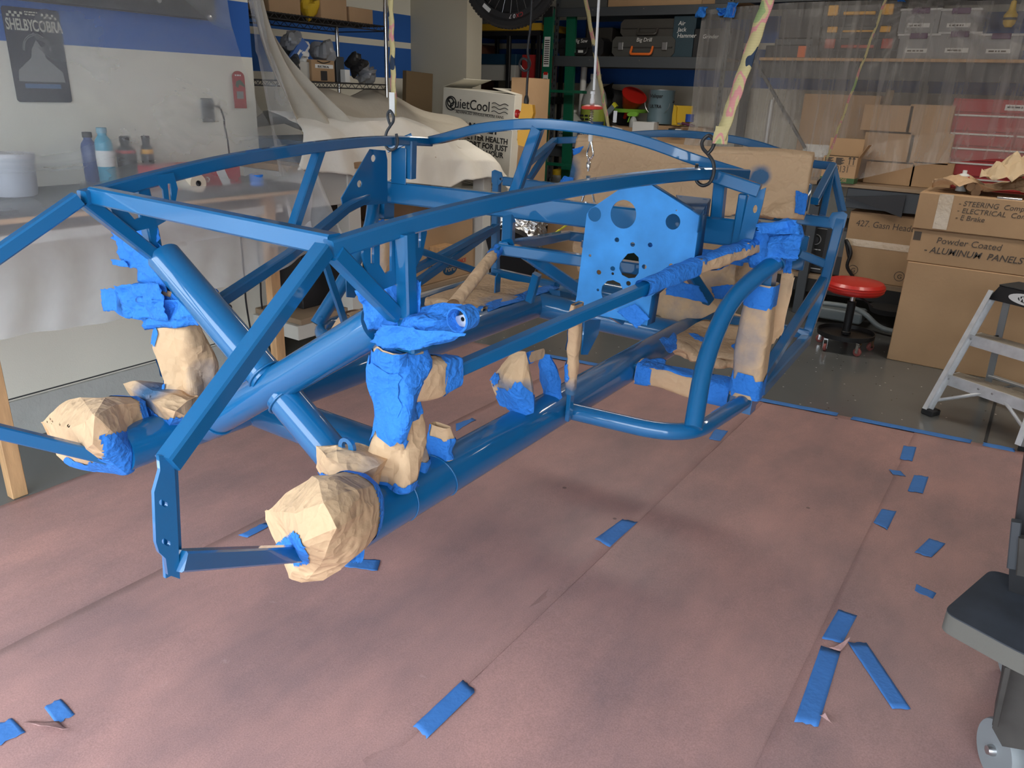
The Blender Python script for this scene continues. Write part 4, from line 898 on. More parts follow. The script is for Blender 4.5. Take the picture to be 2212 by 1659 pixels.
a = P(852, 250, Y=2.0); b = P(840, -100, Y=2.0)
t = strap(a, b, .026, 'camouflage strap hanging straight down to the far hook', (-.2, -.98, 0))
q = P(848, 223, Y=1.98) - V(a); G().box(q.x - .012, q.x + .012, q.y - .004, q.y - .002, q.z - .033, q.z + .033, ch=.001).build('paper_tag', LABELW, t, label='blank white tag')
a = P(1784, 352, Y=3.3); b = P(1935, -60, Y=3.3); strap(a, b, .014, 'thin camouflage strap to the trunk corner, right of the plastic sheet fold', (-.8, -.6, 0))
hook((a.x, a.y - .02, a.z - .14), .9, BLACK, 'dark s hook at the rear trunk corner', .9)
a = P(1316, 288, Y=3.35); b = P(1255, -60, Y=3.35); t = strap(a, b, .022, 'camouflage strap in front of the lime jug, leaning left', (-.3, -.9, 0))
q = P(1328, 252, Y=3.33) - V(a); G().box(q.x - .008, q.x + .010, q.y, q.y + .002, q.z - .025, q.z + .025).build('paper_tag', LABELW, t, label='blank white tag')
hook((a.x + .004, a.y, a.z - .14), .5, BLACK, 'dark s hook below the leaning strap behind the chassis', .9)
# hoist cable with its spring, stop disc and shackles
Yc = 2.62
c0 = P(1270, 375, Y=Yc); t = thing('hoist_cable', 'white hoist cable with red stop disc and steel shackles over the cockpit', 'hoist cable', c0)
def rel(x, y): return P(x, y, Y=Yc) - V(c0)
G().tube([rel(1283, 195), rel(1297, -60)], .0048, 10).build('wire_rope', WINK, t)
p = rel(1279, 232); up = (rel(1297, -60) - rel(1283, 195)).normalized(); xx = up.orthogonal().normalized(); yy = up.cross(xx)
MM = frameM(p, xx, yy, up)
G().lathe([(.006, .008), (.02, .009), (.037, .004), (.040, -.001), (.037, -.006), (.02, -.008), (.006, -.008)], 32, MM).build('stop_disc', pm('red_disc_plastic', (.75, .06, .04), rough=.4), t)
G().lathe([(.007, .055), (.009, .055), (.009, .045), (.007, .044), (.007, .03), (.009, .03), (.009, .014), (.006, .01)], 14, MM).build('crimp_sleeve', WINK, t)
sp = [p - up * (.008 + i * .10 / 90) + (xx * math.cos(i * .9) + yy * math.sin(i * .9)) * .006 for i in range(90)]
G().tube(sp, .0014, 5).build('spring', STEEL, t)
q = rel(1276, 293); G().lathe([(.006, .018), (.009, .017), (.008, 0), (.009, -.002), (.008, -.02), (.005, -.022)], 12, frameM(q, xx, yy, up)).build('rope_clamp', WINK, t)
th = rel(1275, 327); G().tube(arc([th + up * .038, th + xx * .0 + V((-.008, 0, .012)), th + V((-.013, 0, -.012)), th + V((0, 0, -.027)), th + V((.013, 0, -.012)), th + V((.008, 0, .012)), th + up * .038], 6), .0035, 8).build('thimble', CHROME, t)
sw = rel(1272, 352); G().lathe([(.0, .022), (.007, .016), (.005, .006), (.009, .0), (.009, -.016), (.005, -.02), (.004, -.03)], 12, Matrix.Translation(sw)).build('swivel', CHROME, t)
sw = rel(1271, 386); G().box(sw.x - .009, sw.x + .009, -.006, .006, sw.z - .022, sw.z + .012, ch=.002).build('snap_hook', CHROME, t)
bl = rel(1271, 411); G().lathe([(0, .014), (.012, .010), (.016, 0), (.012, -.010), (0, -.014)], 16, Matrix.Translation(bl)).build('shackle_block', DGREY, t)
for e in (rel(1254, 443), rel(1286, 446)): 
    s0 = bl + V(((e.x - bl.x) * .45, 0, -.004)); G().tube([s0, e, e + V((0, 0, -.03))], .0052, 10).build('lifting_link', CHROME, t)
# pendant control
pc = P(1135, 270, Y=3.0); t = thing('hoist_pendant', 'yellow hoist remote with red button hanging on a knotted black cable', 'remote control', pc, .25)
G().prism([(-.030, -.06), (-.026, -.085), (.022, -.095), (.030, -.08), (.034, .03), (.040, .05), (.034, .085), (-.014, .09), (-.018, .06), (-.028, .03)], .035, frameM((0, 0, 0), (1, 0, 0), (0, 0, 1))).build('housing', YEL, t, ang=20)
G().lathe([(.012, 0), (.012, .012), (.018, .014), (.018, .026), (.0, .028)], 18, frameM((-.02, 0, .045), (0, 0, 1), (0, -1, 0), (-1, 0, 0))).build('stop_button', RED, t, label='red mushroom button')
for z in (-.028, -.062): G().lathe([(.007, 0), (.007, .004), (0, .005)], 12, frameM((-.029, -.004, z), (0, 0, 1), (0, -1, 0), (-1, 0, 0))).build('push_button', BLACK, t, label='black push button')
G().lathe([(.010, .085), (.012, .10), (.010, .112), (.007, .122)], 14).build('cable_gland', BLACK, t)
kn = [(0, 0, .12), (.001, 0, .19), (.004, 0, .235), (-.004, .008, .262), (-.028, .006, .27), (-.036, -.004, .245), (-.014, -.008, .222), (.004, -.008, .228), (.010, 0, .25), (.0, .006, .275), (-.003, 0, .31), (.006, 0, .42), (.004, 0, .62)]
G().tube(arc(kn, 7), .0052, 10).build('power_cable', BLACK, t)

# ================================================================ generic boxes and labels
def cbox(name, label, cat, x0, x1, y0, y1, z0, z1, mat, rz=0.0, group=None, ch=.0025, flaps=False, tape=False, part='carton'):
    """box with its base centre as origin; x/y extents in world before the turn"""
    c = V(((x0 + x1) / 2, (y0 + y1) / 2, z0)); t = thing(name, label, cat, c, rz, group); a, b, h = abs(x1 - x0) / 2, abs(y1 - y0) / 2, z1 - z0
    o = G().box(-a, a, -b, b, 0, h, ch=ch).build(part, mat, t)
    if flaps:
        G().box(-a, a, -b, -.004, h, h + .003).build('flap', mat, t); G().box(-a, a, .004, b, h, h + .003).build('flap', mat, t)
    if tape: G().box(-.03, .03, -b - .001, b, h + .002, h + .0035).box(-.03, .03, -b - .0015, -b - .0005, h * .7, h).build('packing_tape', PACK, t)
    t['_'] = 0; del t['_']; t.rotation_euler = (0, 0, rz)
    return t, a, b, h
def pbox(name, label, cat, Y, x0, y0, x1, y1, depth, mat, z0=None, **k):
    A = P(x0, y0, Y=Y); B = P(x1, y1, Y=Y)
    return cbox(name, label, cat, A.x, B.x, Y, Y + depth, B.z if z0 is None else z0, A.z, mat, **k)
def front(b, x, z): return XZ((x, -b - .0012, z))       # text frame on the front face

# ================================================================ left: the workbench and what stands on it
t = thing('workbench', 'long workbench with dark top on pine legs under draped plastic', 'workbench', (-3.18, 1.35, 0))
def at(o, g): 
    for i, p in enumerate(g.v): g.v[i] = p - o.location
    return g
at(t, g := G().box(-3.46, -2.90, -.6, 2.52, 1.035, 1.062, ch=.003)); g.build('worktop', pm('dark_laminate', (.055, .057, .06), rough=.45), t)
at(t, g := G().box(-3.46, -2.902, -.6, 2.52, 1.015, 1.034, ch=.002)); g.build('worktop_edge', WOOD, t, label='pine board under the dark top')
for y in (1.10, 2.36, -.2):
    at(t, g := G().box(-2.985, -2.94, y - .02, y + .035, 0, 1.015, ch=.002)); g.build('leg', WOOD, t, label='pine leg')
at(t, g := G().box(-3.46, -2.95, .0, 2.45, .93, .97, ch=.002)); g.build('apron', WPAINT, t)
# wall things
t = thing('wall_television', 'black screen panel mounted high on the left wall', 'screen', (-3.45, 1.7, 1.85))
q = P(463, 46, X=-3.44); G().box(0, .03, -2.0, q.y - 1.7, q.z - 1.85, .75, ch=.006).build('panel', pm('charcoal_panel', (.04, .038, .035), rough=.5), t)
q = P(452, 38, X=-3.42); G().lathe([(.012, 0), (.012, .004), (.006, .006), (0, .006)], 14, frameM(q - V((-3.45, 1.7, 1.85)), (0, 1, 0), (0, 0, 1), (1, 0, 0))).build('bolt', STEEL, t)
q = P(343, 0, X=-3.42); G().lathe([(.012, 0), (.012, .004), (.006, .006), (0, .006)], 14, frameM(q - V((-3.45, 1.7, 1.85)), (0, 1, 0), (0, 0, 1), (1, 0, 0))).build('bolt', STEEL, t)
t = thing('wall_sign', 'black and cream Shelby Cobra poster sign left on the wall behind plastic', 'sign', (-3.467, 1.70, 1.57))
DS = pm('dark_sign', (.018, .018, .03), rough=.45); CR = pm('cream_print', (.55, .53, .43), rough=.6)
G().prism([(-.108, -.17), (-.10, -.178), (.10, -.178), (.108, -.17), (.108, .162), (.10, .17), (-.10, .17), (-.108, .162)], .004, YZ((.002, 0, 0))).build('board', DS, t)
for i in range(7):
    for j in range(2):
        for s_ in (-1, 1):
            if (i + j) % 2 == 0: G().box(.0045, .0055, s_ * (.035 + i * .010), s_ * (.035 + i * .010 + .0095), .145 - j * .01, .154 - j * .01).build('check', CR, t) if i < 6 else None
G().box(.0045, .0055, -.103, .103, .072, .132).build('lettering_band', DS, t)
bars(t, YZ((.005, -.026, .160)), .055, .018, 2, CR, 3)
text('SHELBY', .058, CR, t, YZ((.0055, -.052, .088)), al='CENTER', sx=.52, bold=.0012); text('COBRA', .058, CR, t, YZ((.0055, .054, .088)), al='CENTER', sx=.60, bold=.0012)
g = G()
for r in (.088, .080): g.tube([(.006, r * .62 * math.cos(a), .015 + r * .7 * math.sin(a)) for a in [PI * i / 20 for i in range(21)]], .0015, 5)
g.build('arch_line', pm('grey_print', (.22, .22, .22), rough=.6), t)
GP = MATS['grey_print']
plate('printed_figure', [(-.028, -.01), (-.022, .02), (0, .055), (.022, .02), (.028, -.01), (.05, -.03), (.085, -.06), (.09, -.10), (-.09, -.10), (-.085, -.06), (-.05, -.03)], [], .001, GP, t, YZ((.006, 0, 0)), label='grey printed silhouette')
G().box(.0045, .0058, -.07, .07, -.125, -.108).build('blue_line', pm('dull_blue_print', (.06, .12, .25), rough=.6), t)
q = P(517, 195, X=-3.46); t = thing('red_wall_sign', 'red rounded wall sign with a green cap picture beside the corner', 'sign', q, 0)
G().prism([(-.035, -.085), (.035, -.085), (.035, .06)] + [(.035 * math.cos(a), .06 + .03 * math.sin(a)) for a in [PI * i / 10 for i in range(1, 10)]] + [(-.035, .06)], .006, YZ((0, 0, 0))).build('board', pm('sign_red', (.38, .03, .03), rough=.4), t)
plate('cap_picture', [(-.022, .02), (-.018, .04), (.005, .05), (.020, .038), (.030, .025), (.034, .014), (.018, .02), (0, .028), (-.01, .01)], [], .001, pm('sign_green', (.06, .10, .07), rough=.5), t, YZ((.004, 0, 0)))
bars(t, YZ((.004, -.022, .076)), .045, .012, 1, WINK, 4)
G().box(.003, .0045, -.02, .02, -.04, -.005).build('grey_field', GP, t)
q = P(448, 238, X=-3.465); t = thing('wall_socket', 'grey double wall socket with a black plug and cord', 'wall socket', q)
G().box(0, .008, -.035, .035, -.055, .055, ch=.003).build('face_plate', pm('socket_grey', (.16, .17, .17), rough=.5), t)
for z in (.018, -.020): G().box(.008, .012, -.017, .017, z - .013, z + .013, ch=.002).build('outlet', DGREY, t)
G().box(.012, .045, -.010, .012, .010, .030, ch=.004).build('plug', BLACK, t)
G().tube(arc([(.045, .012, .02), (.055, .03, .015), (.06, .045, -.03), (.055, .05, -.08), (.06, .055, -.13), (.06, .06, -.26)], 6), .004, 8).build('cord', BLACK, t)
# bottles, red box, tub, tape roll on the bench (z 1.062)
def bottle(name, label, x, y, r, h, mat, cap, band=None, group=None, z=1.063, neck=.4, caph=.02):
    t = thing(name, label, 'bottle', (x, y, z), 0, group); k = r * neck
    G().lathe([(r * .9, 0), (r, .006), (r, h * .72), (r * .9, h * .80), (k, h * .88), (k, h * .93)], 22).build('body', mat, t)
    G().lathe([(k * 1.2, h * .92), (k * 1.2, h * .92 + caph), (k * 1.1, h * .92 + caph + .002)], 18).build('cap', cap, t)
    if band: G().lathe([(r + .0006, h * band[0]), (r + .0008, h * band[0] + .001), (r + .0008, h * band[1]), (r + .0006, h * band[1] + .001)], 22).build('label_band', band[2], t)
    return t
def onb(px, py, X=-3.2): q = P(px, py, Z=1.063); return q
def zat(px, py, x, y): r = ray(px, py); k = (y - CAMP.y) / r.y; return CAMP.z + r.z * k
q = P(232, 372, X=-3.30); bottle('spray_bottle', 'tall light blue bottle behind the plastic, left of two black bottles', -3.30, q.y, .034, .235, pm('cyan_plastic', (.05, .35, .52), rough=.35), pm('pale_blue_cap', (.2, .4, .5), rough=.4), (.35, .62, LABELW), neck=.5)
q = P(205, 372, X=-3.40); bottle('spray_bottle', 'dark blue bottle half hidden by the light blue one', -3.40, q.y - .01, .032, .21, pm('indigo_plastic', (.02, .06, .22), rough=.4), BLACK, None, neck=.5)
q = P(277, 365, X=-3.34); bottle('polish_bottle', 'wide black bottle with a red shoulder band', -3.34, q.y, .040, .185, BLACK, BLACK, (.70, .76, RED), 'black bottles on the bench', neck=.42, caph=.026)
q = P(322, 362, X=-3.34); bottle('polish_bottle', 'slim black bottle with a yellow shoulder band', -3.34, q.y, .026, .185, BLACK, BLACK, (.66, .76, YEL), 'black bottles on the bench', neck=.55, caph=.026)
q = P(405, 365, X=-3.30); A = P(590, 365, X=-3.25)
t = thing('red_box', 'red retail box with white letters lying on the workbench', 'box', (-3.15, 2.13, 1.063), .12)
G().box(-.12, .12, -.19, .16, 0, .085, ch=.002).build('carton', pm('box_red', (.50, .02, .04), rough=.4), t)
text('ono', .05, WINK, t, YZ((.1205, -.10, .022)), bold=.001); text('ono', .035, WINK, t, XZ((-.09, -.1905, .035)), bold=.001)
plate('white_stripe', [(.05, 0), (.10, 0), (.06, .085), (.01, .085)], [], .001, WINK, t, YZ((.1206, 0, 0)))
q = P(27, 360, X=-3.25); t = thing('white_tub', 'milky white plastic tub at the left end of the bench', 'tub', (-3.25, P(20, 340, X=-3.25).y, 1.063)); G().lathe([(.07, 0), (.075, .01), (.08, .13), (.083, .132), (.083, .15), (0, .152)], 26).build('tub', pm('milky_plastic', (.5, .52, .58), rough=.4), t); G().lathe([(.085, .14), (.085, .155), (0, .156)], 26).build('lid', pm('milky_lid', (.6, .6, .64), rough=.4), t)
q = P(555, 405, Z=1.066); t = thing('tape_roll', 'roll of blue masking tape standing on the bench edge', 'tape roll', (-2.95, P(555, 400, X=-2.95).y, 1.0635))
G().lathe([(.020, 0), (.030, 0), (.030, .048), (.020, .048), (.020, 0)], 26).build('roll', TAPE, t); G().lathe([(.0185, 0), (.0199, 0), (.0199, .048), (.0185, .048), (.0185, 0)], 22).build('core', CARD, t)
q = P(400, 390, X=-3.02); t = thing('paper_roll', 'roll of cream masking paper lying on the bench under plastic', 'paper roll', (-3.05, q.y - .02, 1.10), 0)
G().lathe([(.012, -.15), (.037, -.15), (.037, .15), (.012, .15), (.012, -.15)], 26, frameM((0, 0, 0), (0, 1, 0), (0, 0, 1), (1, 0, 0))).build('roll', pm('cream_paper', (.6, .52, .40), rough=.8), t)
G().lathe([(.010, -.152), (.0118, -.152), (.0118, .152), (.010, .152), (.010, -.152)], 16, frameM((0, 0, 0), (0, 1, 0), (0, 0, 1), (1, 0, 0))).build('core', RUB, t)

# the clear sheet over bench and wall
PLL = plastic('clear_plastic_sheet', .13, .40, (3, 1.1, .9), (.90, .92, .95), .2, low=(.95, 1.22, .14))
def sheetL(u, v):
    y = -.55 + 3.12 * u
    # profile down: wall, bench, front drop
    prof = [(-3.40, 2.25), (-3.36, 1.75), (-3.24, 1.40), (-3.06, 1.20), (-2.90, 1.085), (-2.885, 1.02), (-2.90, .85), (-2.90, .63)]
    k = v * (len(prof) - 1); i = min(int(k), len(prof) - 2); f = k - i; x = prof[i][0] * (1 - f) + prof[i + 1][0] * f; z = prof[i][1] * (1 - f) + prof[i + 1][1] * f
    n = noise.noise(V((y * 1.4, z * 3, 1))); n2 = noise.noise(V((y * 9, z * 1.5, 5))); drop = max(0, (1.03 - z)) * 1.6
    fo = FL(V((x * .6, y, z * .7)))
    end = max(0, y - 2.25) / .32
    z2 = z + .05 * noise.noise(V((y * 1.7, 0, 2))) * (v > .85) + (end * .12 if v > .9 else 0)
    return V((x + .03 * n * (v > .05) + (.026 * n2 + .016 * math.sin(y * 34 + n * 4)) * drop + fo * .9, y, z2))
FL = Fold(301, .006, .22, 5)
o = G().grid(sheetL, 150, 90).build('plastic_sheet', PLL, ang=60); tag(o, 'clear plastic sheet hung over the workbench and left wall', 'plastic sheet')
# bunched corner of the sheet at the bench end
def bunch(u, v):
    a = V((-3.40, 2.70 - .02 * u, 2.3)).lerp(V((-3.38, 2.74, 1.45)), min(1, v * 1.6)) if v < .5 else V((-3.38, 2.74, 1.62)).lerp(V((-2.86, 2.46 + .16 * u, .82)), (v - .5) * 2)
    wd = .05 + .16 * max(0, v - .35); th = u * 2 * PI * .9
    return a + V((.5 * wd * math.cos(th * 1.4), wd * (u - .5) * 1.3, 0)) + V((1, .4, 0)) * FL(V((u * .5, v * .4, 3))) * 2.2
o = G().grid(bunch, 40, 60).build('plastic_sheet', PLL, ang=60); tag(o, 'bunched end of clear plastic hanging off the bench corner', 'plastic sheet')
# cords, lever and cabinet below the bench
q = P(528, 590, X=-3.44)
for i, (xa, ya, xb, yb) in enumerate(((528, 600, 548, 740), (562, 600, 580, 745))):
    A = P(xa, ya, X=-3.43); B = P(xb, yb, X=-3.43); o = G().tube(arc([A + V((0, 0, .25)), A, A.lerp(B, .4) + V((0, -.012, 0)), B, B + V((.04, .02, -.1))], 8), .0048, 8).build('power_cord', BLACK, None)
    tag(o, ('left' if i == 0 else 'right') + ' black cord hanging on the wall under the workbench', 'cord')
A = P(494, 664, X=-3.40); B = P(530, 735, X=-3.40)
t = thing('jack_lever', 'thin steel lever with a black ball knob under the bench', 'lever', A); G().tube([(0, 0, 0), B - A + (B - A) * .3], .006, 10).build('rod', CHROME, t); G().lathe([(0, -.018)] + [(.018 * math.sin(a), -.018 * math.cos(a)) for a in [PI * i / 8 for i in range(1, 8)]] + [(0, .018)], 16).build('knob', BLACK, t)

# ================================================================ second bench under the drop cloth
BX = -3.05; YB = 2.62
t = thing('covered_bench', 'long bench behind the passenger side with wood top edge and cream drawers', 'workbench', (-3.5, 3.4, 0))
a = P(640, 365, X=BX).z
at(t, g := G().box(-3.6, BX, YB, 3.70, a - .02, a + .012, ch=.002)); g.build('worktop', PLY, t)
at(t, g := G().box(-3.6, BX - .02, YB + .02, 3.62, a - .20, a - .022, ch=.003)); g.build('drawer_front', SIDINGW, t, label='cream drawer panel')
at(t, g := G().box(-3.6, BX - .05, YB + .02, 4.33, .30, .33, ch=.002)); g.build('bottom_shelf', PLYT, t, label='plywood bottom shelf')
at(t, g := G().box(-3.6, BX - .055, YB, 4.35, .22, .298, ch=.002)); g.build('shelf_beam', WPAINT, t)
q = P(768, 560, X=BX - .02); at(t, g := G().box(BX - .10, BX - .01, q.y - .045, q.y + .045, 0, a - .02, ch=.003)); g.build('leg', WPAINT, t, label='white painted post')
at(t, g := G().box(BX - .10, BX - .01, 4.2, 4.29, 0, a - .02, ch=.003)); g.build('leg', WPAINT, t, label='white painted post')
# stuff on bench 2 hidden by cloth : a low dark case whose front shows
b2 = a + .012
cbox('dark_case', 'dark blue case peeping out below the front hem of the drop cloth', 'case', -3.55, -3.12, 2.75, 3.55, b2 + .001, b2 + .11, BBLUE, part='body')
# drop cloth
FC = Fold(311, .016, .30, 6)
def piece(tb_, y):
    for (a, za), (b, zb_) in zip(tb_[:-1], tb_[1:]):
        if y <= b: return za + (zb_ - za) * max(0, y - a) / (b - a)
    return tb_[-1][1]
CREST = [(2.6, 1.34), (3.3, 1.35), (3.65, 1.31), (4.0, 1.26), (4.35, 1.15), (4.62, .93)]; HEM = [(2.6, 1.11), (3.0, 1.06), (3.25, 1.0), (3.5, .95), (3.8, .965), (4.1, .975), (4.4, .93), (4.62, .84)]
def cloth(u, v):
    y0_ = 2.97 - .37 * v; y = y0_ + (4.62 - y0_) * u; c = piece(CREST, y); hz = piece(HEM, y)
    prof = [(-3.95, c - .10), (-3.6, c - .01), (-3.32, c), (-3.13, c - .04 - .04 * math.sin(y * 5)), (-3.045, hz + (c - hz) * .45), (-3.02, hz)]
    k = v * 5; i = min(int(k), 4); f = k - i; f = f * f * (3 - 2 * f) if i < 3 else f; x = prof[i][0] * (1 - f) + prof[i + 1][0] * f; z = prof[i][1] * (1 - f) + prof[i + 1][1] * f
    p = V((x, y, z)); d = FC(p); return p + V((d * .7 * (v > .6) + .018 * math.sin(y * 23 + 3 * z) * max(0, v - .7) * 3.3, 0, d * .9 + (.010 * noise.noise(V((y * 14, 0, 0))) if v > .97 else 0)))
o = G().grid(cloth, 110, 60).build('drop_cloth', CANVAS, ang=50, solid=.002); tag(o, 'paint-spotted cream canvas drop cloth spread over the second bench', 'drop cloth')
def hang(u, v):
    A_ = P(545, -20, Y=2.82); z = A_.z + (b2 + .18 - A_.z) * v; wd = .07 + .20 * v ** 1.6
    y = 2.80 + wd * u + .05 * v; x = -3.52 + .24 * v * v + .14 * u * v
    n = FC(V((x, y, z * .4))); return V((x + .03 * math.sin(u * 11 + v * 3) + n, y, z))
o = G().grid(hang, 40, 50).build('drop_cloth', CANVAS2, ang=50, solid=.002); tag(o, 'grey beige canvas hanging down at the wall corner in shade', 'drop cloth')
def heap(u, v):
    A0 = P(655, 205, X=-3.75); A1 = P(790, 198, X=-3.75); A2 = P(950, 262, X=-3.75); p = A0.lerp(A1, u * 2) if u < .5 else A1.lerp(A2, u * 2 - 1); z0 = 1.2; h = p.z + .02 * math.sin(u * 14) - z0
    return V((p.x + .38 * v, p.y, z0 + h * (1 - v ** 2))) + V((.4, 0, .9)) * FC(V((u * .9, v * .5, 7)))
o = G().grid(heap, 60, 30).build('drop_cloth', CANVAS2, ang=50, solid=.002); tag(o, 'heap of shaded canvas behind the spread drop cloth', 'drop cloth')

# boxes under bench 2 and farther along
def ubox(label, Xf, x0, y0, x1, y1, dep, mat, z0=None, **k):
    A = P(x0, y0, X=Xf); B = P(x1, y1, X=Xf)
    return cbox('cardboard_box', label, 'box', Xf - dep, Xf, A.y, B.y, B.z if z0 is None else z0, max(A.z, P(x1, y0, X=Xf).z * .0 + A.z), mat, **k)
t, a_, b_, h_ = ubox('black branded box under the covered bench left of the white post', -3.25, 640, 420, 760, 640, .5, BLACK, z0=.331)
text('wilw', .085, pm('grey_letter', (.2, .2, .2)), t, YZ((a_ + .001, .12, h_ - .20)), bold=.002)
XB = -3.12
t, a_, b_, h_ = ubox('brown box with blue oval logo and red print beside the far rail', XB, 872, 560, 1048, 700, .40, CARD, z0=.331)
plate('blue_oval', circ(0, 0, .075, 28, .042), [], .001, pm('oval_blue', (.01, .06, .13), rough=.5), t, YZ((a_ + .0015, .02, h_ - .13)))
text('Ford', .055, CARD, t, YZ((a_ + .0025, .02, h_ - .147)), al='CENTER', shear=.25)
text('FORD', .036, INK, t, YZ((a_ + .0015, -.20, .09)), bold=.0008); text('PERFORMANCE', .036, pm('print_red', (.40, .04, .03)), t, YZ((a_ + .0015, -.06, .09)), bold=.0008)
zt1 = .331 + h_ + .003
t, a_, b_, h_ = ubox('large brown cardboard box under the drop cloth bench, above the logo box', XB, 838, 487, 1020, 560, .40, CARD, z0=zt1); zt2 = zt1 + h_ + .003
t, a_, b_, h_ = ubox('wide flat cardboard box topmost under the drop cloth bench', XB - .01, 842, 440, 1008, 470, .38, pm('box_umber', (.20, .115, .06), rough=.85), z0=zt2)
q = P(955, 552, X=-3.08); t = thing('wood_offcut', 'short pine offcut lying on the logo box', 'wood block', (-3.09, q.y, zt1 + .022)); G().box(-.03, .05, -.08, .08, -.022, .022, ch=.002).build('block', WOOD, t)
# silver duct
q = P(1092, 556, Y=4.35); t = thing('foil_duct', 'crinkled silver foil duct with round dark mouth behind the firewall beam', 'duct', q)
fd = Fold(321, .010, .05, 5); FOIL = pm('crinkled_foil', (.62, .62, .62), rough=.22, metal=1, bump=.8, bs=35)
axd = V((-.38, .80, .36)).normalized(); xo = axd.cross(V((0, 0, 1))).normalized(); yo = xo.cross(axd)
g = G().grid(lambda u, v: axd * (.46 * v) + (xo * math.cos(2 * PI * u) + yo * math.sin(2 * PI * u)) * (.215 + fd(V((math.cos(2 * PI * u), math.sin(2 * PI * u), v * 3)) * .2) + .006 * math.sin(v * 90)), 60, 60); g.build('duct_skin', FOIL, t, ang=20)
g = G(); Md = frameM(V((0, 0, 0)), xo, yo, axd); g.lathe([(.222, -.01), (.222, .05), (.205, .05), (.205, -.01), (.222, -.01)], 40, Md); g.build('collar', BLACK, t)
g = G().lathe([(.20, .0), (.195, .12), (.17, .28), (0, .30)], 40, Md); g.build('inner_skin', pm('inner_foil', (.42, .39, .42), rough=.4, metal=.4, bump=.7, bs=14), t)
# right pile behind the chassis
t, a_, b_, h_ = pbox('cardboard_box', 'cardboard box with marker words low beside the green ladder', 'box', 5.0, 1165, 505, 1255, 640, .4, CARD, z0=.0)
q = P(1240, 517, Y=5.0)
text('FRONT', .05, PEN, t, front(b_, .10, h_ - .11), shear=.1)
text('-RAD\n-TRANS', .05, PEN, t, front(b_, .02, h_ - .36), shear=.15)
t, a_, b_, h_ = pbox('cardboard_box', 'flat cardboard box stacked on the marker box beside the green ladder', 'box', 5.03, 1185, 440, 1262, 500, .35, CARD, z0=h_ + .002)
# lime yellow tie strap
A = P(1172, 523, Y=4.1); B = P(1240, 478, Y=4.1); d_ = (B - A); pr = V((0, 0, 1)) * .016
o = G().add([A, B, B + pr, A + pr * .3], [(0, 1, 2, 3)]).add([A, A + pr * .3, A + d_ * .5 + pr + V((0, .01, 0)), A + d_ * .5], [(0, 1, 2, 3)]).build('webbing_strap', LYEL, None, solid=.002); tag(o, 'bright yellow flat strap slanting behind the lower firewall bar', 'strap')

# ================================================================ wire shelf in the recess
def wire_shelf():
    X0, X1 = -4.05, -3.62; y0, y1 = 2.85, P(833, 60, X=-3.62).y
    t = thing('wire_shelf_unit', 'black wire shelving unit in the recess behind the canvas', 'shelf unit', (-3.85, 3.6, 0)); o = V(t.location)
    W2 = pm('dark_wire', (.04, .04, .045), rough=.35, metal=.6)
    zs = [P(620, 175, X=-3.62).z, P(600, 28, X=-3.62).z]
    for x in (X0, X1):
        for y in (y0, y1): G().tube([V((x, y, 0)) - o, V((x, y, 2.5)) - o], .0125, 12).build('post', CHROME, t)
    q = P(739, 110, X=-3.64); G().tube([V((-4.04, 4.25, 0)) - o, V((-4.04, 4.25, 2.5)) - o], .0125, 12)
    for z in zs:
        g = G()
        for x in (X0, X1):
            for dz in (0, -.028): g.tube([V((x, y0, z + dz)) - o, V((x, y1, z + dz)) - o], .0035, 6)
            n = 34; pts = [V((x, y0 + (y1 - y0) * i / n, z - (.028 if i % 2 else 0))) - o for i in range(n + 1)]; g.tube(pts, .002, 5)
        for y in (y0, y1):
            for dz in (0, -.028): g.tube([V((X0, y, z + dz)) - o, V((X1, y, z + dz)) - o], .0035, 6)
        for i in range(45): y = y0 + (y1 - y0) * i / 44; g.tube([V((X0, y, z + .003)) - o, V((X1, y, z + .003)) - o], .0018, 4)
        g.build('wire_shelf', W2, t, ang=50)
    return zs
zs = wire_shelf()
def rbox(label, Xf, xa, ya, xb, yb, dep, mat, z0, **k):
    A = P(xa, ya, X=Xf); B = P(xb, yb, X=Xf); return cbox(k.pop('name', 'cardboard_box'), label, k.pop('cat', 'box'), Xf - dep, Xf, A.y, B.y, z0, A.z, mat, **k)
z1, z2 = zs[0] + .005, zs[1] + .005
t, a_, b_, h_ = rbox('small brown electrical parts box with label on the lower wire shelf', -3.66, 672, 128, 724, 170, .22, CARD, z1)
G().box(a_ + .0005, a_ + .0015, -b_ * .7, b_ * .85, h_ * .62, h_ * .80).build('name_label', LABELW, t); text('ELECTRICAL', .016, INK, t, YZ((a_ + .002, .0, h_ * .65)), al='CENTER', bold=.0003)
G().box(a_ + .0005, a_ + .0015, -b_ * .25, b_ * .3, h_ * .05, h_ * .5).build('black_print', INK, t)
g = G().tube(arc([(a_ + .001, -b_ * .5, h_ * .95), (a_ + .001, 0, h_ * .86), (a_ + .001, b_ * .6, h_ * .95)], 6), .003, 5); g.build('smile_print', INK, t)
rbox('pale box leaning on the wire shelf left of the electrical box', -3.68, 640, 132, 670, 168, .2, SIDINGW, z1, name='parts_box')
rbox('thin white carton standing right of the electrical box', -3.66, 745, 150, 757, 174, .15, LABELW, z1, name='parts_box')
rbox('dark grey parts bin with slot at the wire shelf', -3.70, 726, 122, 745, 172, .15, DGREY, z1, name='parts_bin', cat='bin', part='body')
rbox('cardboard box at the left of the upper wire shelf', -3.66, 578, -30, 650, 30, .35, CARD, z2)
t, a_, b_, h_ = rbox('cardboard box with fan maker print on the upper wire shelf', -3.66, 690, -40, 750, 40, .35, CARD, z2)
text('QuietCool', .05, PEN, t, YZ((a_ + .001, 0, h_ * .68)), al='CENTER')
rbox('plain cardboard box at the right end of the upper wire shelf', -3.66, 754, 14, 806, 48, .3, CARD, z2)
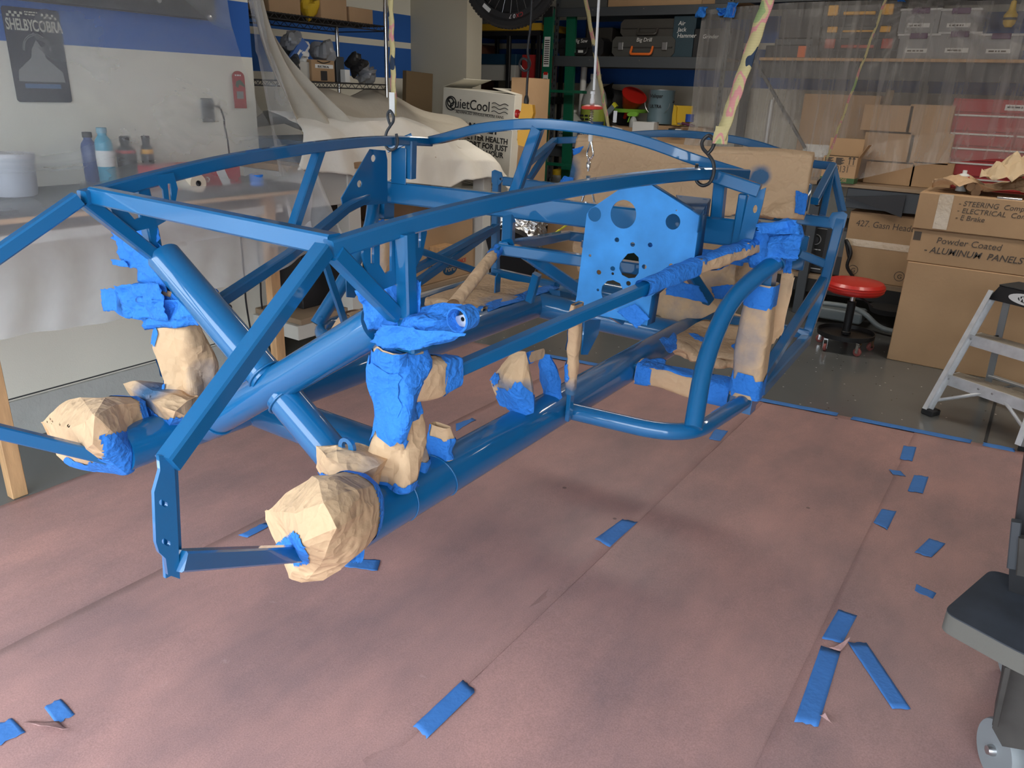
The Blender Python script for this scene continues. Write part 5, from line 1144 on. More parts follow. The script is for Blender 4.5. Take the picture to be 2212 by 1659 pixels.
def blob(name, label, cat, c, rx, ry, rz_, mat, seed, amp=.3, n=26):
    t = thing(name, label, cat, c); f = Fold(seed, amp * rx, rx * 1.1, 5)
    g = G().grid(lambda u, v: (lambda d: V((d.x * rx, d.y * ry, d.z * rz_)) + d * f(V((d.x * rx, d.y * ry, d.z * rz_))))(V((math.cos(2 * PI * u) * math.sin(PI * v), math.sin(2 * PI * u) * math.sin(PI * v), -math.cos(PI * v)))), n, n // 2)
    g.build('bag', mat, t, ang=25); return t
BAGP = pm('grey_film_bag', (.30, .31, .33), rough=.3, alpha=.8); 
for i, (x, y, r, m_, lb, ct) in enumerate(((632, 92, .05, BAGP, 'grey plastic bag sticking up at the left of the lower wire shelf', 'bag'), (700, 115, .06, BAGP, 'white tangled cable bundle on top of the electrical box', 'cable bundle'), (790, 160, .05, BAGP, 'dark clear bag of parts right on the lower wire shelf', 'bag'), (672, 18, .05, YEL2, 'mustard yellow bag hanging over the upper shelf edge', 'bag'), (648, 112, .045, LABELW, 'white plastic pouch beside the parts boxes', 'bag'), (770, 140, .05, BLACK, 'black cable bundle behind the thin white carton', 'cable bundle'), (620, 140, .06, DGREY, 'dark bundle of straps behind the canvas edge', 'bundle'))):
    q = P(x, y, X=-3.72); blob('parts_bag' if ct == 'bag' else ct.replace(' ', '_'), lb, ct, q, r, r * 1.25, r * 1.15, m_, 330 + i)
q = P(632, 130, X=-3.68); t = thing('blue_white_sleeve', 'blue and white printed sleeve leaning across the wire shelf', 'packet', q); G().box(-.01, .01, -.03, .03, -.12, .14, M=Matrix.Rotation(-.75, 4, 'X'), ch=.002).build('packet', pm('packet_blue', (.05, .14, .42), rough=.4), t); bars(t, Matrix.Rotation(-.75, 4, 'X') @ frameM((.0115, -.012, -.10), (0, 0, 1), (0, -1, 0)), .2, .025, 1, WINK, 5)
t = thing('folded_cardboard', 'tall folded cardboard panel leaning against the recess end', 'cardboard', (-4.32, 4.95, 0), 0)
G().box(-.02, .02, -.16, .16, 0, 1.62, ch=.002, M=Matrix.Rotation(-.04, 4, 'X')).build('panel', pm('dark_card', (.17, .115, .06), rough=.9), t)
# big fan box
YQ = 4.85
A = P(940, 192, Y=YQ); B = P(1092, 190, Y=YQ)
t = thing('fan_box', 'large white fan carton with black lettering leaning behind the drop cloth', 'box', ((A.x + B.x) / 2, YQ, 0.0), .02); hw = (B.x - A.x) / 2; hh = A.z
Mq = Matrix.Rotation(.055, 4, 'Y'); WCARD = pm('white_card', (.74, .71, .62), rough=.8, var=.05, vs=4)
G().box(-hw, hw, 0, .36, .0, hh, M=Mq, ch=.004).build('carton', WCARD, t)
for s_, an in ((-1, .9), (1, .35)):
    G().box(0, .20, 0, .36, 0, .003, M=Mq @ Matrix.Translation((s_ * hw, 0, hh)) @ Matrix.Rotation(PI if s_ > 0 else 0, 4, 'Z') @ Matrix.Translation((0, -.36 if s_ > 0 else 0, 0)) @ Matrix.Rotation(-an * .4, 4, 'Y')).build('flap', WCARD, t)
Mt = lambda x, z: Mq @ XZ((x, -.0015, z))
s_ = hw / .30
text('QuietCool', .092 * s_, INK, t, Mt(-.265 * s_, hh - .135), bold=.0006, sx=.92); text('ADVANCED WHOLE HOUSE FANS', .026 * s_, INK, t, Mt(-.18 * s_, hh - .172))
plate('logo_ring', circ(0, 0, .048 * s_, 28), [circ(0, 0, .040 * s_, 24)], .001, INK, t, Mt(-.225 * s_, hh - .108))
plate('logo_blade', [(0, 0), (.03, .02), (.035, .005), (.008, -.006), (.002, -.035), (-.012, -.03), (-.006, -.002), (-.03, .012), (-.02, .026)], [], .001, INK, t, Mt(-.225 * s_, hh - .108))
for i in range(3):
    G().tube([Mq @ V((.12 * s_ + .012 * j * s_, -.0015, hh - .075 - i * .028 + .007 * math.sin(j * .9))) for j in range(12)], .0028, 5).build('wave_line', INK, t)
G().tube([Mq @ V((-.20 * s_ + .03 * j * s_, -.0015, hh - .152 + .003 * math.sin(j * .5))) for j in range(12)], .002, 5).build('swash_line', INK, t)
text('SAVE MONEY', .075 * s_, INK, t, Mt(-.24 * s_, hh - .285), bold=.003, sx=.95)
text('BETTER HEALTH', .050 * s_, INK, t, Mt(.27 * s_, hh - .345), al='RIGHT', bold=.0015); text('& COMFORT FOR JUST', .050 * s_, INK, t, Mt(.27 * s_, hh - .395), al='RIGHT', bold=.0015); text('PENNIES AN HOUR', .050 * s_, INK, t, Mt(.24 * s_, hh - .445), al='RIGHT', bold=.0015)
G().box(-.0, .06, -.0012, -.001, hh - .56, hh - .50, M=Mq).build('print_block', GP, t)
for i in range(6): G().tube([Mq @ V((-.1 + .035 * j, -.0015, hh - .62 - i * .012 + .01 * math.sin(j * .5 + i))) for j in range(11)], .0016, 4).build('curve_line', INK, t)
t, a_, b_, h_ = cbox('cardboard_box', 'narrow torn brown carton standing right behind the fan carton', 'box', B.x - .02, P(1140, 165, Y=YQ + .1).x, YQ + .1, YQ + .4, 0, P(1110, 168, Y=YQ + .1).z, CARD2, flaps=True)

# ================================================================ alcove: yellow shelf and things in it
YS = 6.2
A = P(1012, 52, Y=YS); B = P(1170, 52, Y=YS)
t = thing('utility_shelf', 'black plastic shelf with yellow rim behind the bicycle wheel', 'shelf', (A.x, YS, 0)); wx = B.x - A.x
G().box(0, wx, 0, .45, A.z - .06, A.z, ch=.005).build('shelf_board', pm('rim_yellow', (.62, .36, .03), rough=.5), t, label='yellow rimmed board')
G().box(.01, wx - .01, -.002, .44, A.z - .10, A.z - .062).build('under_rim', BLACK, t)
for x in (.03, wx - .35, wx - .03):
    for y in (.02, .42): G().box(x - .02, x + .02, y - .015, y + .015, 0, A.z - .08, ch=.004).build('leg', BLACK, t)
G().box(0, wx, 0, .45, A.z - .66, A.z - .60, ch=.005).build('shelf_board', BLACK, t)
pbox('storage_bin', 'white storage bin with a dark lid under the yellow shelf', 'bin', YS + .05, 1032, 118, 1112, 175, .3, SIDINGW, part='body')
pbox('storage_bin', 'grey tote on top of the yellow rimmed shelf', 'bin', YS + .05, 1020, -20, 1115, 52, .3, pm('tote_grey', (.16, .17, .17), rough=.5), part='body')
pbox('tool_box', 'red plastic box at the right under the yellow shelf', 'tool box', YS + .05, 1128, 118, 1165, 178, .3, REDT, part='body')
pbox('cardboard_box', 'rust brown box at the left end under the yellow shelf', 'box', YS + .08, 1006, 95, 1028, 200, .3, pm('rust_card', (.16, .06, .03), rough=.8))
t = pbox('bin_lid', 'dark green blue lid sitting on the white bin', 'lid', YS + .04, 1030, 116, 1114, 140, .32, BBLUE, part='lid')
# bicycle wheel hanging
q = P(1105, -62, Y=4.3); e = P(1105, 62, Y=4.3); rad = q.z - e.z + .0
t = thing('bicycle_wheel', 'mountain bike wheel hanging at the top, lower part in view', 'bicycle', q, .12)
Mw = Matrix.Rotation(PI / 2, 4, 'X'); Rw = .335; t.location.z = e.z + Rw
G().lathe([(Rw - .055, -.012), (Rw - .040, -.026), (Rw - .015, -.028), (Rw, -.012), (Rw, .012), (Rw - .015, .028), (Rw - .040, .026), (Rw - .055, .012), (Rw - .055, -.012)], 80, Mw).build('tyre', RUB, t)
g = G()
for i in range(90):
    a = 2 * PI * i / 90
    for z in (-.014, .006): g.box(Rw - .003, Rw + .004, -.007, .007, z, z + .009, M=Mw @ Matrix.Rotation(a + (.02 if z > 0 else 0), 4, 'Z'))
o = g.build('tread_knobs', RUB, t); o['kind'] = 'stuff'
G().lathe([(Rw - .085, -.012), (Rw - .055, -.012), (Rw - .055, .012), (Rw - .085, .012), (Rw - .085, -.012)], 80, Mw).build('rim', BLACK, t)
G().lathe([(0, -.03), (.018, -.03), (.018, .03), (0, .03)], 16, Mw).build('hub', BLACK, t)
for i in range(28):
    a = 2 * PI * i / 28; G().tube([Mw @ V((.018 * math.cos(a + .6), .018 * math.sin(a + .6), .02 * (-1) ** i)), Mw @ V(((Rw - .08) * math.cos(a), (Rw - .08) * math.sin(a), 0))], .0011, 4).build('spoke', STEEL, t)
for s_, al in (('70XC', -1.35),):
    for i, c_ in enumerate(s_):
        a = al + i * .10 - .15; text(c_, .032, WINK if i < 2 else pm('decal_red', (.6, .03, .03)), t, Matrix.Translation((0, -.0135, 0)) @ frameM((((Rw - .078)) * math.cos(a), 0, ((Rw - .078)) * math.sin(a)), (-math.sin(a), 0, math.cos(a)), (-math.cos(a), 0, -math.sin(a))) @ Matrix.Rotation(PI, 4, 'Z'), shear=.2)
# sticker
a = -2.2; G().box(-.03, .03, -.0145, -.0135, -.012, .012, M=frameM((0, 0, 0), (1, 0, 0), (0, 1, 0)) @ Matrix.Translation((.27 * math.cos(a), 0, .27 * math.sin(a))) @ Matrix.Rotation(-(a + PI / 2), 4, 'Y')).build('sticker', LABELW, t)
# ================================================================ green ladder
YL = 5.95
b0 = P(1140, 600, Y=YL); t0 = P(1185, 20, Y=YL + .22)
t = thing('green_ladder', 'folded green fibreglass ladder leaning on the grey shelf post', 'ladder', (b0.x, YL, 0)); o = V(t.location)
def lrail(px0, px1, dy):
    T = P(px1, 20, Y=YL + .22 + dy) - o; Bm = P(px0, 600, Y=YL + dy) - o; d = T - Bm; Bm = Bm - d * (Bm.z / d.z)
    G().sweep([Bm, T], [(-.045, -.014), (.045, -.014), (.045, -.006), (.018, -.006), (.018, .006), (.045, .006), (.045, .014), (-.045, .014)], up=(0, 1, 0)).build('side_rail', GREEN, t); return Bm, T
r1 = lrail(1158, 1188, 0); r2 = lrail(1215, 1236, .16)
Bm, T = r1; dd = (T - Bm)
G().box(T.x - .06, T.x + .045, -.02 + T.y, .02 + T.y, T.z - .12, T.z + .02, ch=.004).build('end_cap', BLACK, t)
def onr(f, dx=0): return Bm + dd * f + V((dx, -.0155, 0))
Ml = lambda f, dx=0: frameM(onr(f, dx), (1, 0, 0), dd.normalized())
def stick(f, h, wd, mat, nm, dx=0): G().box(-wd / 2, wd / 2, -h / 2, h / 2, 0, .0008, M=Ml(f, dx)).build(nm, mat, t)
stick(.845, .24, .06, LABELW, 'instruction_label'); stick(.745, .09, .05, LABELW, 'warning_label'); stick(.40, .17, .05, LYEL, 'yellow_label')
g = G()
for i in range(12): g.box(-.024, .024, -.10 + i * .017, -.092 + i * .017, .0008, .0013, M=Ml(.845))
for i in range(4): g.box(-.018, .018, -.035 + i * .014, -.028 + i * .014, .0008, .0013, M=Ml(.74))
for i in range(7): g.box(-.018, .018, -.07 + i * .017, -.063 + i * .017, .0008, .0013, M=Ml(.40))
g.build('label_print', INK, t)
G().box(-.02, .02, -.012, .012, .0008, .0016, M=Ml(.765)).build('red_mark', RED, t)
for f in (.28, .42, .56, .70):
    a_ = Bm + dd * f; G().box(a_.x + .02, a_.x + .36, a_.y + .01, a_.y + .09, a_.z - .012, a_.z + .012, ch=.002).build('tread', GREEN, t)
for k in (0, 1): G().tube([onr(.585, .02 + .05 * k), onr(.50, .01 + .05 * k)], .006, 8).build('spreader', pm('brass', (.35, .25, .10), rough=.35, metal=.8), t)
G().box(-.045, .05, -.02, .02, .001, .004, M=Ml(.60, .01)).build('brass_plate', MATS['brass'], t)

# ================================================================ grey steel shelving
YG = 6.28
def gx(px, py): return P(px, py, Y=YG).x
xl = gx(1196, 200); xr = gx(1562, 150); zt = P(1350, 26, Y=YG).z; zm = P(1350, 138, Y=YG).z; zl = P(1220, 325, Y=YG).z
zt_top = P(1350, 14, Y=YG).z; zm_top = P(1350, 122, Y=YG).z; zl_top = P(1220, 316, Y=YG).z
t = thing('steel_shelving', 'grey slotted steel shelving along the back wall', 'shelf unit', ((xl + xr) / 2, YG, 0)); o = V(t.location)
for x in (xl, xr):
    for y in (YG, YG + .55):
        g = G().box(x - .02, x + .02, y - .002, y + .002, 0, 2.5).box(x - .02, x - .016, y, y + .03, 0, 2.5); u = at(t, g).build('upright', GREY, t)
    g = G(); z = .1
    while z < 2.45: g.box(x - .006, x + .006, YG - .0035, YG - .0025, z, z + .022); z += .05
    sl = at(t, g).build('slot', RUB, t); sl['kind'] = 'stuff'
for za, zb in ((zt, zt_top), (zm, zm_top), (zl - .03, zl_top)):
    at(t, g := G().box(xl, xr, YG - .012, YG - .002, za - .028, zb, ch=.002).box(xl, xr, YG + .54, YG + .55, za - .02, zb)); g.build('shelf_beam', GREY, t)
    at(t, g := G().box(xl, xr, YG, YG + .545, zb - .012, zb - .002)); g.build('shelf_board', PLYT, t)
    for x in (xl + .35, (xl + xr) / 2 + .05):
        at(t, g := G().lathe([(.006, 0), (.004, .003), (0, .004)], 10, frameM((x, YG - .0125, (za + zb) / 2), (1, 0, 0), (0, 0, 1), (0, -1, 0)))); g.build('rivet', CHROME, t)
def gbox(name, label, cat, x0, y0, x1, y1, z0, mat, dy=.03, dep=.3, part='body', **k): return pbox(name, label, cat, YG + dy, x0, y0, x1, y1, dep, mat, z0=z0, part=part, **k)
# top shelf
t, a_, b_, h_ = gbox('storage_tote', 'dark grey lidded tote with marker writing on the top grey shelf', 'tote', 1206, -30, 1310, 13, zt_top, pm('tote_dark', (.10, .105, .10), rough=.5)); text('PAR', .06, INK, t, front(b_, -.05, .09), bold=.001)
gbox('cardboard_box', 'long pale cardboard box on the top grey shelf', 'box', 1316, -30, 1515, 11, zt_top, CARD2, part='carton')
gbox('cardboard_box', 'cardboard box end beside the blue tape tufts on the top shelf', 'box', 1520, -30, 1620, 11, zt_top, CARD, part='carton')
# middle shelf: tool cases
def case(label, x0, y0, x1, y1, z0, mat, dy=.05, hcol=None, latch=True, word=None):
    A = P(x0, y0, Y=YG + dy); B = P(x1, y1, Y=YG + dy); hx = (B.x - A.x) / 2; h = A.z - z0; t = thing('tool_case', label, 'tool case', ((A.x + B.x) / 2, YG + dy, z0), 0, None)
    c = min(.03, h * .25); pr = [(-hx + c, 0), (hx - c, 0), (hx, c), (hx, h - c), (hx - c, h), (-hx + c, h), (-hx, h - c), (-hx, c)]
    G().prism(pr, .34, XZ((0, .17, 0))).build('shell', mat, t, ang=50); G().box(-hx - .004, hx + .004, .165, .175, h * .48, h * .52).build('seam', BLACK, t)
    G().box(-hx * .93, hx * .93, -.012, .0, h * .45, h * .50, ch=.002).build('lid_ridge', mat, t)
    if latch:
        for s_ in (-1, 1): G().box(s_ * hx * .70 - .022, s_ * hx * .70 + .022, -.016, -.001, h * .32, h * .72, ch=.003).build('latch', STEEL if hcol else mat, t)
    hm = hcol or mat; G().tube(fillet([(-hx * .33, -.004, h * .50), (-hx * .33, -.035, h * .12), (hx * .33, -.035, h * .12), (hx * .33, -.004, h * .50)], .02, 4), .010, 10).build('handle', hm, t)
    if word: text(word, .042, WINK, t, XZ((-hx * .2, -.013, h * .74)), al='LEFT', shear=.15)
    return t, hx, h
t, hx, h = case('low black jigsaw case with white marker words on the middle grey shelf', 1207, 82, 1302, 119, zm_top, BLACK, latch=False, word='Jig Saw'); G().box(-.02, .03, -.002, -.0005, .02, .05).build('cream_label', LABELW, t)
t, hx, h = case('dark grey drill case with orange handle on the middle grey shelf', 1324, 79, 1455, 124, zm_top, pm('case_grey', (.065, .065, .06), rough=.45), dy=.02, hcol=ORANGE, word='Big Drill'); zc = zm_top + h
case('grey brown case stacked on the drill case with the orange handle', 1342, 42, 1462, 78, zc + .002, pm('case_brown', (.06, .055, .048), rough=.45), dy=.06, latch=False)
t, a_, b_, h_ = gbox('tool_case', 'upright dark teal case lettered in white, right of the drill case', 'tool case', 1457, 34, 1496, 123, zm_top, pm('teal_dark', (.025, .055, .075), rough=.45)); text('Air\nJack\nHammer', .045, WINK, t, front(b_, -.055, h_ - .07), shear=.15)
t, a_, b_, h_ = gbox('tool_case', 'black case marked in white behind the plastic edge on the middle shelf', 'tool case', 1500, 62, 1575, 124, zm_top, BLACK); text('Grinder', .04, WINK, t, front(b_, -.08, h_ - .07), shear=.15)
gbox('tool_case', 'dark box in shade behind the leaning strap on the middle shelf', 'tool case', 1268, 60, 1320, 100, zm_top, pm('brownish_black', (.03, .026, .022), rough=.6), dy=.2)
# lower shelf
def jug(label, px, ytop, ybot, wpx, mat, cap, z0, dy=.12, lab=False, fill=None):
    A = P(px, ytop, Y=YG + dy); r = (P(px + wpx / 2, ytop, Y=YG + dy) - P(px - wpx / 2, ytop, Y=YG + dy)).length / 2; h = A.z - z0
    t = thing('plastic_jug', label, 'jug', (A.x, YG + dy, z0)); k = .045 if r > .07 else .025
    G().lathe([(r * .95, 0), (r, .01), (r, h * .62), (r * .85, h * .74), (k, h * .90), (k, h * .94)], 24).build('body', mat, t)
    G().lathe([(k * 1.1, h * .93), (k * 1.1, h), (0, h + .001)], 18).build('cap', cap, t)
    if fill: G().lathe([(r + .0008, .004), (r + .001, .005), (r + .001, h * fill), (r + .0006, h * fill + .001)], 24).build('liquid', lab or LYEL, t)
    return t, r, h
HAZ = pm('hazy_plastic', (.42, .43, .42), rough=.35); 
t, r, h = jug('large jug of lime green coolant behind the hoist cable', 1288, 160, 262, 50, HAZ, LABELW, zl_top, dy=.2, lab=pm('coolant', (.33, .40, .06), rough=.35), fill=.58)
bars(t, XZ((-.075, -r - .003, h * .46)), .15, .06, 2, INK, 6)
t, r, h = jug('small translucent jug with a printed white label on the lower grey shelf', 1234, 237, 316, 48, HAZ, LABELW, zl_top, dy=.06)
G().box(-.045, .03, -r - .004, -r - .002, h * .18, h * .55).build('label', LABELW, t); bars(t, XZ((-.04, -r - .0045, h * .52)), .06, .06, 4, INK, 7)
def can(label, px, ytop, ybot, wpx, mat, z0, dy=.1, txt=None, tm=None, cat='paint can'):
    A = P(px, ytop, Y=YG + dy); r = (P(px + wpx / 2, ytop, Y=YG + dy) - P(px - wpx / 2, ytop, Y=YG + dy)).length / 2; h = A.z - z0
    t = thing('paint_can', label, cat, (A.x, YG + dy, z0))
    G().lathe([(r * .98, 0), (r, .004), (r * .98, .01), (r * .98, h - .01), (r, h - .005), (r, h)], 28).build('body', mat, t)
    G().lathe([(r, h - .001), (r, h + .003), (r * .88, h + .003), (r * .86, h - .004), (0, h - .004)], 28).build('lid', STEEL, t)
    G().tube([(r * math.cos(a) * 1.03, -r * .55 - .02, h * .62 - r * .9 * math.sin(a)) for a in [PI * i / 18 for i in range(19)]], .002, 6).build('bail_handle', STEEL, t)
    for s_ in (-1, 1): G().lathe([(.010, 0), (.008, .008), (0, .009)], 10, frameM((s_ * r * .98, 0, h * .68), (0, 1, 0), (0, 0, 1), (s_, 0, 0))).build('bail_ear', BLACK, t)
    if txt:
        for s_, z, sz in txt: text(s_, sz, tm or INK, t, XZ((0, -r - .002, z * h)), al='CENTER', bold=.0006)
    return t, r, h
zup = P(1430, 262, Y=YG + .25).z
t = gbox('cardboard_box', 'brown cardboard box with a torn white label below the paint tin', 'box', 1303, 272, 1368, 318, zl_top, CARD, dy=.04, part='carton')
G().box(-.10, -.0, -.0015 - t[2], -.001 - t[2], t[3] * .5, t[3] * .95, M=Matrix.Rotation(.2, 4, 'Y')).build('torn_label', LABELW, t[0])
gbox('cardboard_box', 'long low cardboard box carrying the paint tin and scoop', 'box', 1372, 268, 1520, 318, zl_top, CARD, dy=.12, part='carton')
t0_ = gbox('white_box', 'white fronted carton in front of the spray bottle', 'box', 1367, 262, 1408, 318, zl_top, LABELW, dy=.02, dep=.1, part='carton')
zc = P(1430, 262, Y=YG + .12).z; zc = P(1400, 268, Y=YG + .12).z + .003
can('round grey blue paint can with faded lettering, right of the red funnel', 1431, 195, 258, 52, pm('can_blue_grey', (.13, .20, .235), rough=.4), zc, dy=.25, txt=(('Valspar', .78, .04), ('ULTRA', .48, .035)))
t, r, h = can('blue and white paint pail below the lime jug', 1276, 262, 318, 50, pm('pail_blue', (.03, .11, .30), rough=.4), zl_top, dy=.08, txt=(('20', .35, .07),), tm=LABELW)
can('shiny steel quart can beside the white carton', 1412, 264, 300, 20, STEEL, zl_top + .0, dy=.10, cat='metal can')
t = thing('red_funnel', 'red plastic funnel lying tilted between the jug and paint can', 'funnel', P(1362, 225, Y=YG + .30)); 
G().lathe([(.11, .09), (.115, .095), (.11, .088), (.06, -.04), (.02, -.08), (.015, -.15), (.013, -.15), (.018, -.08), (.055, -.038), (.106, .088)], 30, Matrix.Rotation(.55, 4, 'Y') @ Matrix.Rotation(.35, 4, 'X')).build('funnel', RED, t)
q = P(1355, 240, Y=YG + .33); t = thing('green_basin', 'lime green lid under the red funnel', 'lid', (q.x + .03, YG + .33, q.z)); G().lathe([(0, -.01), (.15, -.01), (.16, .02), (.155, .02), (.14, -.004), (0, -.004)], 30).build('lid', LGREEN, t)
q = P(1368, 262, Y=YG + .1); t = thing('spray_bottle', 'clear spray bottle with lime green trigger head', 'bottle', (q.x, q.y, q.z - .06))
G().lathe([(.03, 0), (.034, .01), (.034, .06), (.02, .09), (.012, .10)], 18).build('body', HAZ, t); G().prism([(-.05, .0), (.03, .0), (.045, .02), (.03, .035), (-.03, .035), (-.06, .018)], .03, XZ((0, 0, .10))).build('spray_head', LGREEN, t); G().prism([(-.04, 0), (-.03, 0), (-.045, -.05), (-.055, -.05)], .01, XZ((0, 0, .10))).build('trigger', LGREEN, t)
t = thing('yellow_scoop', 'mustard yellow folded dust scoop right of the paint can', 'scoop', P(1452, 270, Y=YG + .08)); 
A = P(1447, 230, Y=YG + .08) - V(t.location); G().prism([(0, 0), (.045, 0), (.03, .05), (.028, .14), (.0, .16), (-.005, .08)], .02, XZ((0, 0, .0))).build('side', YEL2, t); G().box(.01, .16, .01, .02, .02, .155, ch=.002).build('back', YEL2, t); G().box(.02, .07, -.01, .09, -.002, .004).build('lip', YEL2, t)
q = P(1490, 255, Y=YG + .1); t = thing('blue_roll', 'small blue roll beside the yellow scoop', 'roll', q); G().lathe([(.012, -.03), (.035, -.03), (.035, .03), (.012, .03)], 20).build('roll', pm('royal_blue', (.02, .08, .40), rough=.5), t)
q = P(1485, 270, Y=YG + .06); t = thing('purple_handle', 'dark purple tool handle lying by the blue roll', 'tool', q); G().tube([(-.05, 0, .012), (.06, 0, -.006)], .011, 10).build('handle', pm('dark_wine', (.10, .02, .06), rough=.5), t)
q = P(1460, 280, Y=YG + .04); t = thing('paint_brush', 'black bristled paint brush on the white card', 'brush', q); G().box(-.06, .0, -.02, .02, -.008, .008, ch=.003).build('bristles', RUB, t); G().box(0, .05, -.018, .018, -.006, .006, ch=.002).build('ferrule', LABELW, t)
t = thing('dark_cloth', 'black crumpled cloth behind the red funnel', 'cloth', P(1330, 205, Y=YG + .42)); fdc = Fold(401, .03, .12)
G().grid(lambda u, v: V(((u - .5) * .36, .02 * math.sin(u * 9), .10 - v * .3 - .15 * abs(u - .35))) + V((.3, 1, .3)) * fdc(V((u * .3, v * .3, 0))), 24, 20).build('cloth', RUB, t, ang=30, solid=.003)
q = P(1320, 235, Y=YG + .2); t = thing('yellow_black_packet', 'slanted small box with a yellow and black end', 'packet', q); M_ = Matrix.Rotation(.75, 4, 'Y'); G().box(-.022, .022, 0, .03, -.07, .055, M=M_).build('carton', pm('packet_grey', (.18, .22, .26), rough=.5), t); G().box(-.022, .022, -.001, .031, .03, .056, M=M_).build('end_band', LYEL, t)
q = P(1262, 145, Y=YG + .2); t = thing('white_pipe', 'white plastic pipe standing behind the lime jug', 'pipe', (q.x, q.y, zl_top)); G().tube([(0, 0, 0), (0, 0, q.z - zl_top)], .028, 18).build('pipe', LABELW, t)
t, r, h = can('yellow topped small round tin on the bottom of the shelving', 1207, 378, 400, 24, LABELW, P(1207, 400, Y=YG + .03).z, dy=.03, cat='metal can'); G().lathe([(r * 1.0, 0), (r, h * .5), (0, h * .52 + .01)], 20, Matrix.Translation((0, 0, h))).build('dome', YEL2, t)
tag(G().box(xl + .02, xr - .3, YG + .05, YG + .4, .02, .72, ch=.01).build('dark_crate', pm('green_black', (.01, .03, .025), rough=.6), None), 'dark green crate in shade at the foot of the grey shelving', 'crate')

# ================================================================ right: wooden shelf with bins, bench and red chest
YR = 6.3
xa = P(1640, 129, Y=YR).x; zw = P(1900, 126, Y=YR).z; zwb = P(1900, 133, Y=YR).z
t = thing('wooden_storage_shelf', 'long wooden shelf board carrying tool boxes and clear bins', 'shelf', (xa, YR, zw)); o = V(t.location)
G().box(0, 2.6, 0, .5, zwb - zw, 0, ch=.002).build('shelf_board', WOOD, t)
at(t, g := G().box(xa, xa + 2.6, YR + .03, YR + .06, zwb - .12, zwb)); g.build('rail_beam', DGREY, t)
zs2 = P(1900, 5, Y=YR).z; at(t, g := G().box(xa - .4, xa + 2.6, YR - .01, YR + .5, zs2 + .02, zs2 + .05)); g.build('upper_board', DGREY, t)
for px in (1580, 1985): x = P(px, 130, Y=YR).x; at(t, g := G().box(x - .02, x + .02, YR + .47, YR + .5, 0.97, 2.6)); g.build('post', DGREY, t)
def rb(name, label, cat, x0, y0, x1, y1, mat, z0=None, dy=.04, dep=.32, part='body', **k): return pbox(name, label, cat, YR + dy, x0, y0, x1, y1, dep, mat, z0=zw if z0 is None else z0, part=part, **k)
def latchbox(label, x0, y0, x1, y1, z0, col):
    t, a, b, h = rb('tool_box', label, 'tool box', x0, y0, x1, y1, BLACK, z0=z0, group='black tool boxes behind the plastic')
    for s_ in (-1, 1): G().box(s_ * a * .72 - .035, s_ * a * .72 + .035, -b - .012, -b, h * .5, h * 1.0, ch=.003).build('latch', col, t)
    G().box(-a * .42, a * .42, -b - .02, -b, h * .52, h * .68, ch=.004).build('handle_bar', col, t); G().box(-a, a, -b - .004, -b, h * .40, h * .44).build('seam', DGREY, t); return z0 + h
za = P(1850, 83, Y=YR + .04).z
h1 = latchbox('black box with red latches, bottom of the three behind plastic', 1772, 84, 1935, 126, zw, pm('latch_red', (.45, .07, .04), rough=.5))
h2 = latchbox('black box with yellow latches, middle of the three behind plastic', 1778, 58, 1932, 84, h1 + .001, YEL)
h3 = latchbox('black box with yellow latches, topmost of the three behind plastic', 1780, 12, 1936, 56, h2 + .001, YEL)
for i, (x0, y0, x1, y1, z0, lb, wd) in enumerate(((1942, 74, 2020, 124, zw, 'clear bin with purple lid and paper label, lower left', 'Body Hardware'), (2030, 70, 2108, 124, zw, 'clear bin with purple lid, lower middle', 'Brake Parts'), (2118, 74, 2200, 125, zw, 'clear bin with purple lid, lower right', 'Wiring'), (1948, 20, 2024, 72, None, 'clear bin with purple lid, stacked upper left', 'Fasteners'), (2036, 20, 2110, 70, None, 'clear bin with purple lid, stacked upper middle', 'Fuel Line'))):
    zz = zw if z0 is not None else zw + (P(1980, 74, Y=YR + .05).z - zw) + .004
    t, a, b, h = rb('storage_bin', lb, 'bin', x0, y0, x1, y1, CLEAR, z0=zz, dy=.05)
    G().box(-a - .008, a + .008, -b - .008, b, h - .012, h + .004, ch=.003).build('lid', pm('clear_lid', (.6, .6, .6), rough=.3), t); G().box(-.055, .055, -b - .012, -b + .03, h - .03, h + .006, ch=.003).build('lid_latch', PURPLE, t)
    G().box(-.07, .07, -b - .003, -b - .001, h * .25, h * .42).build('name_label', LABELW, t); bars(t, front(b + .003, -.055, h * .39), .11, .018, 1, PEN, i)
    G().box(-a * .8, a * .8, -b * .8, b * .8, .01, h * .6, ch=.01).build('contents', pm('bin_contents', (.12, .11, .11), rough=.7), t)
q = P(2182, 40, Y=YR - .05); t = thing('yellow_flashlight', 'yellow and black work lamp hanging at the top right behind plastic', 'work lamp', q); G().lathe([(.02, -.05), (.035, -.03), (.04, .02), (.02, .05), (.015, .10), (0, .11)], 18).build('housing', YEL2, t); G().lathe([(.042, -.01), (.042, .004)], 18).build('band', BLACK, t)
t, a, b, h = rb('tool_case', 'dark case with an orange latch behind plastic left of the latch boxes', 'tool case', 1655, 98, 1765, 126, BLACK); G().box(a * .25, a * .55, -b - .004, -b, h * .05, h * .95).build('orange_latch', ORANGE, t)
rb('tool_case', 'silver grey case lying on the dark case with the orange latch', 'tool case', 1675, 84, 1755, 97, DGREY, z0=P(1700, 98, Y=YR + .04).z + .002)
rb('tool_case', 'tall dark case at the left end of the wooden shelf', 'tool case', 1690, 20, 1768, 83, BLACK, z0=P(1700, 84, Y=YR + .04).z + .006)
